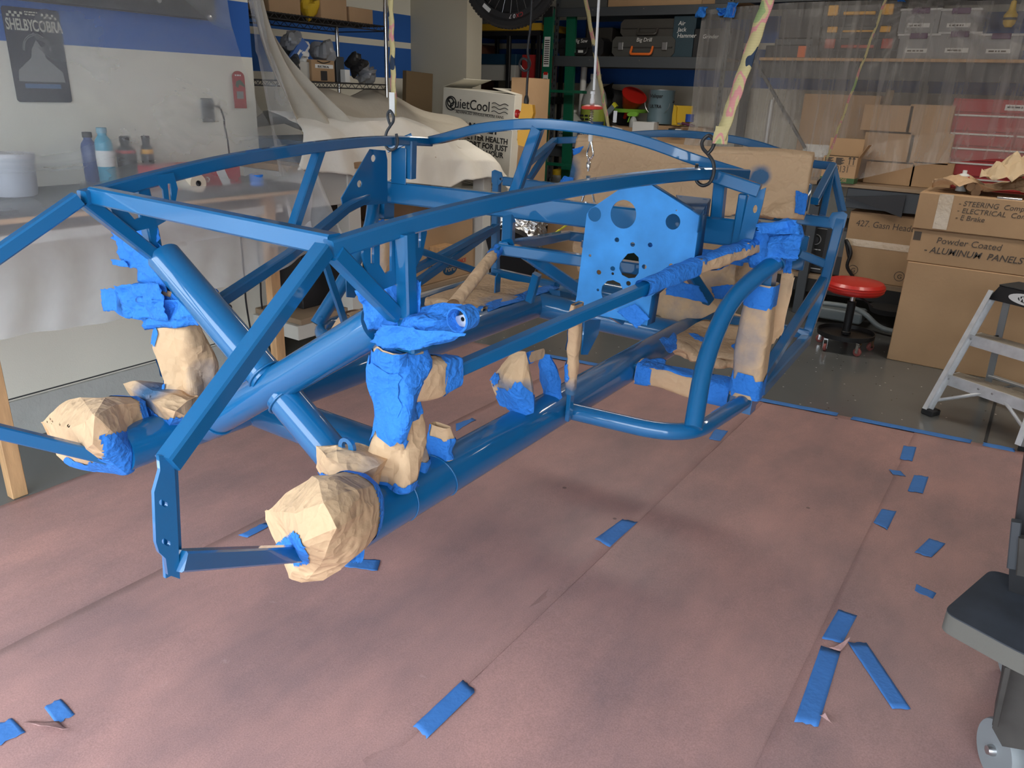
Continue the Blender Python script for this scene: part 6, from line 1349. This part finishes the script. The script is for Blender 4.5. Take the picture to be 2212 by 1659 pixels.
# lower: bench
YBn = 5.98; xb0 = P(1560, 400, Y=YBn).x; zb = P(1900, 411, Y=YBn).z
t = thing('back_bench', 'long back workbench with black steel front rail and plywood top', 'workbench', (xb0 + 1.5, YBn + .4, 0)); 
at(t, g := G().box(xb0, 3.0, YBn, 6.86, zb, zb + .025, ch=.002)); g.build('worktop', PLYT, t)
at(t, g := G().box(P(1830, 411, Y=YBn).x, 3.0, YBn + .01, YBn + .05, zb - .14, zb - .002, ch=.003)); g.build('front_rail', DGREY, t)
at(t, g := G().box(xb0, 3.0, YBn + .0, 6.8, .27, .30)); g.build('lower_shelf', PLYT, t)
at(t, g := G().box(xb0, 3.0, YBn - .002, YBn + .02, .17, .268)); g.build('lower_rail', RUB, t)
for px in (1742, ): 
    x = P(px, 560, Y=YBn).x; at(t, g := G().box(x - .035, x + .035, YBn - .03, YBn + .03, 0, zb - .002, ch=.003)); g.build('leg', DGREY, t)
for x in (1.2, 2.9): at(t, g := G().box(x - .04, x + .04, YBn, YBn + .08, 0, zb - .002, ch=.003)); g.build('leg', DGREY, t)
# gusset like black bracket on the rail
at(t, g := G().prism([(0, 0), (.40, .05), (.40, -.10), (.10, -.02)], .01, XZ(P(1822, 425, Y=YBn - .01)))); g.build('support_bracket', BLACK, t)
zbt = zb + .026
def bb(name, label, cat, x0, y0, x1, y1, mat, dy=.15, dep=.35, part='carton', **k): return pbox(name, label, cat, YBn + dy, x0, y0, x1, y1, dep, mat, z0=k.pop('z0', zbt), part=part, **k)
# red chest
t, a, b, h = bb('tool_chest', 'red steel tool chest with pale drawer pulls on the back bench', 'tool chest', 2062, 212, 2330, 400, REDT, dy=.25, dep=.42, part='body')
rows = [(.86, .98, 1), (.66, .84, 1), (.50, .64, 2), (.34, .48, 1), (.17, .32, 1), (.03, .15, 1)]
for lo, hi, n in rows:
    for i in range(n):
        x0 = -a + .02 + i * (2 * a - .04) / n; x1 = x0 + (2 * a - .04) / n - .008; d = G().box(x0, x1, -b - .010, -b - .001, h * lo, h * hi, ch=.002).build('drawer', REDT, t)
        if hi < .9: G().box(x0 + .004, x1 - .004, -b - .018, -b - .010, h * hi - .016, h * hi - .004, ch=.002).build('pull', LABELW, d, label='pale drawer pull')
G().box(-a * .25, a * .15, -b - .012, -b - .010, h * .89, h * .95).build('maker_badge', LABELW, t); bars(t, front(b + .011, -a * .22, h * .94), a * .34, .018, 1, INK, 9)
# brown boxes behind the plastic
t, a, b, h = bb('cardboard_box', 'tall brown carton behind the plastic with a white shipping label', 'box', 1738, 202, 1868, 398, CARD, dy=.28); G().box(-a * .8, -a * .1, -b - .002, -b - .001, h * .25, h * .40).build('shipping_label', LABELW, t)
zq = zbt
for i, (x0, x1, y0, y1) in enumerate(((1872, 1968, 348, 402), (1974, 2052, 348, 402), (1870, 1966, 285, 345), (1970, 2050, 285, 345), (1868, 1964, 225, 282), (1968, 2052, 225, 282))):
    z0 = zbt if i < 2 else (P(1900, 348, Y=YBn + .2).z + .003 if i < 4 else P(1900, 285, Y=YBn + .2).z + .006)
    bb('cardboard_box', ('pale brown carton behind the plastic, %s row of the stack, %s' % (('bottom', 'middle', 'top')[i // 2], ('left', 'right')[i % 2])), 'box', x0, y0, x1, y1, CARD2, dy=.2, z0=z0, group='pale cartons stacked on the back bench')
# corrugated open box with the green base
t, a, b, h = bb('freezer_box', 'open brown carton with arrows, stamped digits and a green base band', 'box', 1780, 336, 1840, 415, CARD2, dy=-.01, dep=.12)
G().box(-a - .001, a + .001, -b - .0015, b, 0, h * .20).build('green_band', pm('band_green', (.05, .13, .05), rough=.7), t)
text('ALL PURPOSE', .032, CARD2, t, front(b + .0008, -a * .85, h * .06), bold=.0004, sx=.85); text('0131', .062, PEN, t, front(b, -a * .2, h * .42), sx=.75)
for s_ in (.55, .78):
    G().box(a * s_ - .003, a * s_ + .003, -b - .0015, -b - .001, h * .72, h * .93).build('arrow_shaft', PEN, t); G().prism([(-.012, 0), (.012, 0), (0, .02)], .0006, XZ((a * s_, -b - .0013, h * .93))).build('arrow_head', PEN, t)
G().box(a * .42, a * .9, -b - .0015, -b - .001, h * .68, h * .69).build('print_line', PEN, t)
g = G()
for j in range(8):
    for i in range(2): g.box(-a * .9 + i * a * .65, -a * .9 + i * a * .65 + a * (.5 - .08 * ((j + i) % 3)), -b - .0015, -b - .001, h * .93 - j * h * .035, h * .93 - j * h * .035 + .006)
g.build('small_print', PEN, t)
G().box(-a, a, b - .004, b, h, h + .12).build('flap', CARD2, t); G().box(0, .003, -b * .9, b, 0, .10, M=Matrix.Translation((a, 0, h)) @ Matrix.Rotation(.5, 4, 'Y')).build('flap', CARD2, t); G().box(-a + .004, a - .004, -b + .004, b - .004, h - .003, h + .001).build('dark_inside', pm('dark_brown_inside', (.10, .065, .035), rough=.9), t)
q = P(1700, 333, Y=YBn + .05); t = thing('white_cup', 'white roll end with a blue mark behind the seat back paper', 'cup', (q.x, q.y, zbt)); G().lathe([(.045, 0), (.05, .02), (.05, q.z - zbt), (.0, q.z - zbt + .002)], 20).build('cup', LABELW, t)
q = P(1663, 250, Y=YBn + .2); t = thing('grey_post', 'light grey vertical tube behind the plastic', 'tube', (q.x, q.y, zbt)); G().tube([(0, 0, 0), (0, 0, P(1663, 215, Y=YBn + .2).z - zbt)], .02, 14).build('tube', ALU, t)
q = P(1630, 170, Y=YR - .1); o = G().bar([P(1630, 130, Y=YR - .1), P(1740, 320, Y=YR - .05)], .05, .02).build('diagonal_brace', DGREY, None); tag(o, 'dark diagonal steel brace leaning behind the plastic', 'brace')
o = G().bar([P(1925, 195, Y=YR - .1), P(1890, 320, Y=YR - .05)], .045, .02).build('diagonal_brace', pm('tan_brace', (.22, .15, .08), rough=.7), None); tag(o, 'tan slanted batten behind the plastic by the cartons', 'brace')
# plastic sheet on the right
PLR = plastic('smoky_plastic_sheet', .22, .52, (11, 5, .6), (.62, .60, .58), .28); FR = Fold(331, .02, .30, 6)
YPp = 6.12
xL = P(1512, 60, Y=YPp).x; xR = 1.6; ztp = P(1512, 22, Y=YPp).z
def sheetR(u, v):
    x = xL + (xR - xL) * u; top = ztp + .03 * u + .10 * math.sin(min(1, u * 2.2) * PI) * .3
    px = 1512 + (2212 - 1512) * min(1, (x - xL) / (P(2212, 100, Y=YPp).x - xL))
    # lower hem: drops to bench height in the middle, tucked up to the left and right
    hem = [(0, P(1512, 330, Y=YPp).z), (.22, P(1700, 380, Y=YPp).z), (.42, P(1850, 418, Y=YPp).z), (.62, P(1990, 398, Y=YPp).z), (.80, P(2120, 365, Y=YPp).z), (1, P(2212, 345, Y=YPp).z)]
    k = min(1, (x - xL) / (P(2212, 100, Y=YPp).x - xL)); hz = hem[-1][1]
    for (a, za), (b, zb_) in zip(hem[:-1], hem[1:]):
        if k <= b: hz = za + (zb_ - za) * (k - a) / (b - a); break
    z = top + (hz - top) * v; n = noise.noise(V((x * 6, z * .7, 2))); n2 = noise.noise(V((x * 1.3, z * 1.3, 8)))
    # rays of folds fanning from the gathered point at the top right
    gx_, gz_ = P(2010, 8, Y=YPp).x, P(2010, 8, Y=YPp).z; an = math.atan2(z - gz_, x - gx_); d = math.hypot(z - gz_, x - gx_); fan = .016 * tri(an * 3.2 + .3) * math.exp(-d * .9) * (1 if x > gx_ - .35 else .25)
    return V((x, YPp + .02 * n2 + .007 * n + fan + FR(V((x, 0, z * .6))) * .6 - .10 * (v > .8) * (v - .8) * 5, z))
o = G().grid(sheetR, 190, 110).build('plastic_sheet', PLR, ang=60); tag(o, 'clear plastic sheet taped up in front of the back shelves and red chest', 'plastic sheet')
for i, (x0, y0, x1, y1) in enumerate(((1507, 15, 1525, 38), (1552, 18, 1574, 34), (1572, 6, 1590, 38), (1938, -6, 1952, 4))):
    A = P(x0, y0, Y=YPp - .02); B = P(x1, y1, Y=YPp - .02); ft = Fold(500 + i, .006, .05)
    o = G().grid(lambda u, v: V((A.x + (B.x - A.x) * u + .02 * (v - .5) * (1 if i % 2 else -1), YPp - .03 + ft(V((u, v, i)) * .1) * 3, A.z + (B.z - A.z) * v)), 8, 8).build('tape_tuft', TAPE, None, ang=25, solid=.001)
    tag(o, ('leftmost blue tape tuft holding the plastic to the top shelf beam', 'second blue tape tuft from the left on the plastic', 'tall blue tape tuft beside the broad strap', 'blue tape tuft where the thin strap crosses the plastic top')[i], 'tape', 'tape tufts holding the right plastic')

# ================================================================ cartons on the floor at right
t, a, b, h = cbox('cardboard_box', 'tall plain brown carton on the floor behind the stepladder', 'box', -.59, .75, 5.19, 5.7, 0, .625, CARD2, ch=.004)
for z in (.18, .40): pass
t, a, b, h = cbox('cardboard_box', 'brown carton marked aluminum panels, middle of the stack', 'box', -.60, .75, 5.195, 5.7, .627, .822, CARD2, ch=.004)
text('Powder Coated', .052, PEN, t, front(b, -a + .135, .125), shear=.12, sx=1.0); text('- ALUMINUM  PANELS', .052, PEN, t, front(b, -a + .08, .065), shear=.2, bold=.0006)
G().box(-a + .01, -a + .05, -b - .0015, -b - .001, .13, .18).build('stamp', PEN, t)
t, a, b, h = cbox('cardboard_box', 'brown carton marked steering and electrical, top of the stack', 'box', -.605, .35, 5.185, 5.62, .825, 1.035, CARD2, ch=.004)
text('- STEERING  Comp.\n- ELECTRICAL  Comp\n- E Brake', .040, PEN, t, front(b, -a + .21, .155), shear=.15, sx=1.0)
G().box(-a + .105, -a + .18, -b - .002, -b - .001, .01, h).build('packing_tape', PACK, t)
for s_, an in ((-1, .18),): G().box(-a + .02, a, -.12, .0, 0, .003, M=Matrix.Translation((0, -b + .02, h + .002)) @ Matrix.Rotation(-.1, 4, 'X') @ Matrix.Translation((0, .14, 0))).build('flap', CARD2, t)
t, a, b, h = cbox('cardboard_box', 'brown carton right of the steering box, partly out of view', 'box', .36, .9, 5.19, 5.62, .825, 1.03, CARD2, ch=.004)
# kraft wrap and tubes on top
kp = thing('kraft_paper_heap', 'loose brown packing paper lying on the top carton', 'packing paper', (-.25, 5.42, 1.04)); fk = Fold(601, .03, .16)
G().grid(lambda u, v: V(((u - .5) * .62, (v - .5) * .36, .012 + .045 * abs(math.sin(u * 7)) * (1 - abs(v - .5)) + abs(fk(V((u * .6, v * .4, 0)))))), 30, 20).build('sheet', KRAFT, kp, ang=20, solid=.001)
for i, (x, y) in enumerate(((2098, 404), (2117, 403), (2108, 416))):
    q = P(x, y, Y=5.27); t = thing('cardboard_tube', ('left of the three open cardboard tubes on the top carton', 'right of the three open cardboard tubes on the top carton', 'lowest of the three open cardboard tubes on the top carton')[i], 'tube', q, .2, 'cardboard tubes on the carton'); G().lathe([(.019, 0), (.024, 0), (.024, .3), (.019, .3), (.019, 0)], 22, frameM((0, 0, 0), (1, 0, 0), (0, 0, 1), (0, 1, 0))).build('tube', PLY, t)
kq = thing('kraft_paper_heap', 'pale crumpled packing paper at the right edge above the tubes', 'packing paper', P(2195, 390, Y=5.35)); fk2 = Fold(602, .03, .12)
G().grid(lambda u, v: V(((u - .5) * .35, (v - .5) * .3, .11 * math.sin(PI * u) * math.sin(PI * v) + abs(fk2(V((u * .4, v * .4, 2)))))), 24, 20).build('sheet', pm('pale_kraft', (.60, .45, .28), rough=.85), kq, ang=20, solid=.001)
q = P(2075, 395, Y=5.3); t = thing('spray_nozzle', 'small red and white capped can behind the kraft paper', 'can', (q.x, 5.42, 1.04)); G().lathe([(.03, 0), (.03, .09), (.02, .10), (.012, .10), (.012, .12), (0, .12)], 18).build('body', LABELW, t); G().lathe([(.0305, .06), (.031, .061), (.031, .085), (.0305, .086)], 18).build('red_band', RED, t)
q = P(2180, 432, Y=5.22); t = thing('steel_can', 'shiny steel cap lying at the right on the top carton', 'can', q); G().lathe([(0, -.06), (.02, -.06), (.02, .06), (0, .06)], 16, frameM((0, 0, 0), (0, 1, 0), (0, 0, 1), (1, 0, 0))).build('body', CHROME, t)
# under bench: gasket box, welder
t, a, b, h = pbox('cardboard_box', 'brown carton marked 427 under the back bench with shiny tape', 'box', 6.02, 1838, 455, 1990, 620, .45, CARD, z0=.302, part='carton')
text('427. Gasn Headers', .062, PEN, t, front(b, -a + .05, h - .10), shear=.1, sx=.9); fpk = Fold(611, .002, .05)
G().box(-a, a, -b - .002, -b - .0008, h * .50, h * .60).build('packing_tape', PACK, t)
for x in (-a + .09, a * .45): plate('stamp', circ(0, 0, .035, 22), [circ(0, 0, .031, 20)], .0006, PEN, t, XZ((x, -b - .0015, .07))); text('G', .045, PEN, t, XZ((x - .015, -b - .0015, .053)))
A = P(1738, 500, Y=6.03); B = P(1835, 618, Y=6.03)
t, a, b, h = cbox('welder', 'black welding machine with dials standing under the back bench', 'welding machine', A.x - .03, B.x, 6.03, 6.5, .302, P(1750, 480, Y=6.03).z, BLACK, ch=.01, part='body')
G().box(-a * .72, -a * .10, -b - .004, -b, .04, h * .9).build('front_panel', RUB, t)
for r_, p_ in ((1, (-a * .70, .05, -a * .12, .052)),): 
    g = G()
    for x0, z0, x1, z1_ in ((-a * .74, .035, -a * .08, .04), (-a * .74, h * .9, -a * .08, h * .905)): g.box(x0, x1, -b - .006, -b - .004, z0, z1_)
    g.box(-a * .74, -a * .725, -b - .006, -b - .004, .035, h * .9); g.build('trim_line', LABELW, t)
G().lathe([(.028, 0), (.026, .02), (0, .021)], 20, frameM((-a * .42, -b - .004, h * .68), (1, 0, 0), (0, 0, 1), (0, -1, 0))).build('dial', BLACK, t); plate('dial_scale', circ(0, 0, .040, 26), [circ(0, 0, .034, 24)], .001, pm('grey_mark', (.3, .3, .3)), t, XZ((-a * .42, -b - .006, h * .68)))
bars(t, front(b + .004, -a * .62, h * .50), a * .5, .012, 1, WINK, 10); bars(t, front(b + .004, -a * .62, h * .32), a * .3, .012, 1, WINK, 11); G().prism([(0, 0), (.02, .0), (.012, .016), (.034, .016), (.006, .045), (.012, .022), (-.004, .022)], .001, XZ((-a * .40, -b - .006, h * .22))).build('bolt_mark', WINK, t)
G().box(a * .1, a * .9, -b - .003, -b, h * .4, h * .9).build('side_panel', pm('meter_grey', (.08, .085, .09), rough=.4), t); G().box(a * .18, a * .45, -b - .005, -b - .002, h * .62, h * .72).build('green_switch', pm('switch_green', (.01, .10, .06), rough=.4), t)
o = G().tube(arc([P(1835, 560, Y=6.0), P(1828, 520, Y=5.98), P(1838, 545, Y=5.96), P(1830, 575, Y=5.97), P(1842, 600, Y=6.0), P(1826, 612, Y=6.0)], 8), .012, 10).build('welding_cable', BLACK, None); tag(o, 'coiled black cable between the welder and the 427 carton', 'cable')
# floor jack arm behind the stool
q = P(1830, 672, Z=.12); t = thing('floor_jack', 'grey low frame with curved arm on the floor behind the red stool', 'jack', (q.x, 5.75, 0)); G().tube(arc([(-.25, 0, .15), (.0, 0, .16), (.12, .0, .13), (.25, 0, .05), (.45, 0, .04)], 6), .018, 12).build('arm', pm('jack_grey', (.2, .23, .24), rough=.4), t); G().box(-.3, .1, .05, .25, .03, .11, ch=.01).build('chassis_plate', MATS['jack_grey'], t); G().lathe([(.12, .10), (.14, .14), (0, .16)], 20, Matrix.Translation((.25, .15, .03))).build('drip_pan', RUB, t)

# ================================================================ red creeper stool
cx, cy = -.865, 5.24
t = thing('shop_stool', 'round red padded stool on a black post with casters', 'stool', (cx, cy, 0)); zsT = P(1838, 603, Y=cy).z
zsT = .465
q = P(1838, 612, Y=cy); zsT = q.z + .02
G().lathe([(0, zsT - .07), (.165, zsT - .07), (.178, zsT - .055), (.180, zsT - .02), (.165, zsT - .003), (.10, zsT), (0, zsT)], 44).build('seat', RED, t)
G().lathe([(.179, zsT - .038), (.183, zsT - .035), (.179, zsT - .032)], 44).build('piping', RED, t)
G().lathe([(.03, .10), (.031, .115), (.026, .12), (.026, zsT - .14), (.028, zsT - .135), (.016, zsT - .13), (.016, zsT - .09), (.035, zsT - .085), (.035, zsT - .07)], 24).build('post', BLACK, t); G().lathe([(.0165, zsT - .13), (.0165, zsT - .095)], 18).build('piston', CHROME, t)
G().tube([(.02, -.02, zsT - .085), (.08, -.06, zsT - .10), (.14, -.10, zsT - .125)], .006, 8).build('height_lever', BLACK, t)
G().lathe([(0, .085), (.16, .085), (.175, .09), (.178, .12), (.172, .12), (.168, .095), (.15, .092), (0, .092)], 44).build('tray', BLACK, t)
for i in range(5):
    a = 2 * PI * i / 5 + .42 - PI / 2 + .3; x, y = .165 * math.cos(a), .165 * math.sin(a); M_ = Matrix.Translation((x, y, 0)) @ Matrix.Rotation(a + .5, 4, 'Z')
    c_ = G().box(-.008, .010, -.014, -.011, .02, .08, M=M_).box(-.008, .010, .011, .014, .02, .08, M=M_).box(-.010, .012, -.014, .014, .076, .086, M=M_).build('caster', CHROME, t)
    G().lathe([(0, -.009), (.022, -.009), (.026, -.006), (.026, .006), (.022, .009), (0, .009)], 20, M_ @ Matrix.Translation((0, 0, .026)) @ Matrix.Rotation(PI / 2, 4, 'X')).build('caster_wheel', pm('caster_red', (.30, .08, .07), rough=.5), c_)

# ================================================================ aluminium stepladder
t = thing('stepladder', 'aluminium three step ladder with black top cap at the right', 'stepladder', (.2, 4.45, 0)); o = V(t.location)
def LD(x, y, Yp): return P(x, y, Y=Yp) - o
FL_ = P(2003, 893, Z=.0); FRr = P(2212, 975, Z=.0)
topL = P(2148, 632, Y=FL_.y + .17); 
wL = V((FRr.x - FL_.x, FRr.y - FL_.y, 0)); wid = .50; ux = wL.normalized()
FRr = FL_ + ux * wid; dT = topL - FL_; topR = FRr + dT - ux * .12
def chan(a, b, m=ALU, wd=.022, dp=.062, nm='front_rail', sd=1):
    a = V(a) - o; b = V(b) - o; t_ = (b - a).normalized(); x = ux; y = t_.cross(x).normalized()
    sec = [(0, 0), (wd * sd, 0), (wd * sd, .003), (.003 * sd, .003), (.003 * sd, dp - .003), (wd * sd, dp - .003), (wd * sd, dp), (0, dp)]
    vs = [p + x * u - y * w_ for p in (a, b) for u, w_ in sec]; n = 8; fs = [(i, (i + 1) % n, n + (i + 1) % n, n + i) for i in range(n)] + [tuple(range(n)), tuple(range(n, 2 * n))]
    return G().add(vs, fs).build(nm, m, t, ang=30)
SIL = pm('worn_aluminium', (.72, .73, .74), rough=.42, metal=.45, var=.10, vs=22)
chan(FL_ + V((0, 0, .02)), topL, SIL, .024, .06); chan(FRr + V((0, 0, .02)), topR, SIL, -.024, .06, sd=1)
def lerp(a, b, f): return a.lerp(b, f)
for f, nm in ((.10, 0), (.335, 1), (.665, 2)):
    if nm == 0: continue
    a = lerp(FL_, topL, f) - o; b = lerp(FRr, topR, f) - o; d = b - a; dn = d.normalized(); yv = V((0, 0, 1)).cross(dn)
    M_ = frameM(a, dn, yv, (0, 0, 1)); s_ = G().box(0, d.length, -.01, .085, -.006, 0, M=M_).box(0, d.length, -.013, -.009, -.055, .0, M=M_).build('step', SIL, t)
    g = G()
    for k in range(7): g.box(.01, d.length - .01, k * .012, k * .012 + .006, 0, .0022, M=M_)
    g.build('tread_ribs', pm('worn_tread', (.42, .36, .28), rough=.5, metal=.3), s_)
    for x in ((.012, ) if nm == 2 else (.012, .17, .24)): G().lathe([(.006, 0), (.005, .003), (0, .004)], 12, M_ @ frameM((x, -.0135, -.02), (1, 0, 0), (0, 0, 1), (0, -1, 0))).build('rivet', STEEL, t)
def rod(p, q, r=.008, nm='brace', m=SIL): return G().tube([V(p) - o, V(q) - o], r, 10).build(nm, m, t)
st1a = lerp(FL_, topL, .335); st1b = lerp(FRr, topR, .335)
rod(lerp(FL_, topL, .11), st1a.lerp(st1b, .45) + V((0, .0, -.03)), .009); rod(lerp(FRr, topR, .11), st1a.lerp(st1b, .62) + V((0, 0, -.03)), .009)
# rear legs
RL = P(2127, 858, Z=0); RRr = RL + ux * (wid - .06); tR = topL + V((.06, .10, .0)); tR2 = topR + V((-.06, .10, .0))
for a, b in ((RL, tR), (RRr, tR2)): G().bar([V(a) - o + V((0, 0, .02)), V(b) - o], .034, .022, up=(0, 1, 0)).build('rear_leg', pm('dull_aluminium', (.40, .41, .42), rough=.45, metal=.5), t)
RA = MATS['dull_aluminium']; c1 = lerp(RL, tR, .22); c2 = lerp(RRr, tR2, .22); G().bar([c1 - o, c2 - o], .035, .012).build('rear_crossbar', RA, t); rod(lerp(RL, tR, .08), c1.lerp(c2, .4), .007, m=RA)
for p in (FL_, FRr): G().box(-.02, .045, -.03, .04, 0, .03, M=Matrix.Translation(V(p) - o) @ Matrix.Rotation(math.atan2(ux.y, ux.x), 4, 'Z'), ch=.004).build('rubber_foot', RUB, t)
for p in (RL, RRr): G().box(-.025, .025, -.015, .015, 0, .035, M=Matrix.Translation(V(p) - o), ch=.004).build('rubber_foot', RUB, t)
rod(lerp(FL_, topL, .62), lerp(RL, tR, .60), .005, 'spreader', BLACK)
ca = topL - o; d = topR - topL; dn = V((d.x, d.y, 0)).normalized(); Mc_ = frameM(ca + V((-.02, -.03, -.03)), dn, V((0, 0, 1)).cross(dn), (0, 0, 1)); Lc = d.length + .05
G().prism([(0, 0), (Lc, 0), (Lc - .04, .075), (.04, .075)], .17, Mc_ @ frameM((0, .085, 0), (1, 0, 0), (0, 0, 1))).build('top_cap', BLACK, t, ang=20)
G().box(.035, Lc - .035, -.0, .17, .075, .083, M=Mc_, ch=.003).build('cap_tread', RUB, t)
plate('logo_oval', circ(0, 0, .105, 30, .028), [circ(.015, 0, .075, 28, .021)], .0016, LABELW, t, Mc_ @ frameM((.20, -.002, .037), (1, 0, 0), (0, 0, 1))); text('W', .034, WINK, t, Mc_ @ frameM((.145, -.0025, .025), (1, 0, 0), (0, 0, 1)), bold=.001)

# ================================================================ black rolling cart with foam pad
CT = pm('scuffed_black_plastic', (.045, .042, .038), rough=.55, var=.35, vs=9, bump=.12, bs=30)
zp = .46
t = thing('rolling_cart', 'scuffed black rolling cart with grey rimmed wheel at the bottom right', 'cart', (.45, 1.9, 0)); o = V(t.location)
pad = [P(x, y, Z=zp) - o for x, y in ((2036, 1322), (2140, 1232), (2200, 1250), (2330, 1300), (2330, 1470), (2190, 1405))]
pts = [(p.x, p.y) for p in pad]
def rnd(pl, r=.02, k=5):
    P3 = [V((x, y, 0)) for x, y in pl]; out = []
    for i in range(len(P3)):
        a, b, c = P3[i - 1], P3[i], P3[(i + 1) % len(P3)]; rr = min(r, (a - b).length * .45, (c - b).length * .45); p = b + (a - b).normalized() * rr; q = b + (c - b).normalized() * rr
        for j in range(k + 1): tt = j / k; e = p * (1 - tt) ** 2 + b * 2 * tt * (1 - tt) + q * tt * tt; out.append((e.x, e.y))
    return out
G().prism(rnd(pts, .03), .045, Matrix.Translation((0, 0, zp - .0225))).build('foam_pad', pm('foam_side', (.13, .125, .11), rough=.9, bump=.2, bs=60), t, ang=30, label='dark foam kneeling pad')
G().prism(rnd(pts, .03), .003, Matrix.Translation((0, 0, zp + .0016))).build('pad_top', pm('foam_top', (.035, .042, .055), rough=.75, var=.25, vs=12), t, ang=30, label='blue grey rubbed top skin of the pad')
Yc_ = 1.74
sil = [P(x, y, Y=Yc_) - o for x, y in ((2212, 1385), (2188, 1405), (2168, 1435), (2152, 1530), (2143, 1572), (2165, 1612), (2440, 1660), (2440, 1385))]
G().prism([(p.x, p.z) for p in sil], .10, frameM((0, Yc_ + .05 - o.y, 0), (1, 0, 0), (0, 0, 1))).build('body_shell', CT, t, ang=20)
sil = [P(x, y, Y=1.90) - o for x, y in ((2212, 1010), (2192, 1130), (2180, 1215), (2175, 1420), (2150, 1560), (2480, 1600), (2480, 1010))]
G().prism([(p.x, p.z) for p in sil], .40, frameM((0, 2.10 - o.y, 0), (1, 0, 0), (0, 0, 1))).build('body_shell', BLACK, t, ang=20)
a = P(2196, 1125, Y=1.87) - o; b = P(2186, 1225, Y=1.87) - o; G().bar([a, b], .02, .02).build('moulded_rib', DGREY, t)
a = P(2212, 1160, Y=1.86) - o; b = P(2206, 1240, Y=1.86) - o; G().bar([a, b], .02, .02).build('moulded_rib', CT, t)
a = P(2178, 1440, Y=1.72) - o; b = P(2150, 1565, Y=1.72) - o; G().bar([a, b], .012, .012).build('moulded_rib', CT, t)
wc = P(2163, 1622, Y=1.84) - o; Mw = frameM(wc, (0, 1, 0), (0, 0, 1), (1, 0, 0)) @ Matrix.Rotation(.0, 4, 'X'); Mw = Matrix.Translation(wc) @ Matrix.Rotation(.55, 4, 'Z') @ frameM((0, 0, 0), (0, 1, 0), (0, 0, 1), (1, 0, 0))
rw = max(.06, wc.z - .002)
w_ = G().lathe([(rw * .72, -.018), (rw * .94, -.018), (rw, -.008), (rw, .008), (rw * .94, .018), (rw * .72, .018), (rw * .72, -.018)], 44, Mw).build('wheel', pm('wheel_grey', (.22, .24, .25), rough=.5), t); G().lathe([(0, -.014), (rw * .73, -.014), (rw * .73, .014), (0, .014)], 32, Mw).build('wheel_disc', RUB, w_); G().lathe([(0, -.034), (.010, -.034), (.013, -.026), (.014, .02), (0, .02)], 16, Mw).build('axle_cap', STEEL, w_)
for dx, dy in ((.36, .02), (.36, .36), (.02, .40)):
    M2 = Matrix.Translation((dx, dy, 0)) @ Mw; w2 = G().lathe([(rw * .72, -.018), (rw * .94, -.018), (rw, -.008), (rw, .008), (rw * .94, .018), (rw * .72, .018), (rw * .72, -.018)], 32, M2).build('wheel', MATS['wheel_grey'], t); G().lathe([(0, -.014), (rw * .73, -.014), (rw * .73, .014), (0, .014)], 24, M2).build('wheel_disc', RUB, w2)
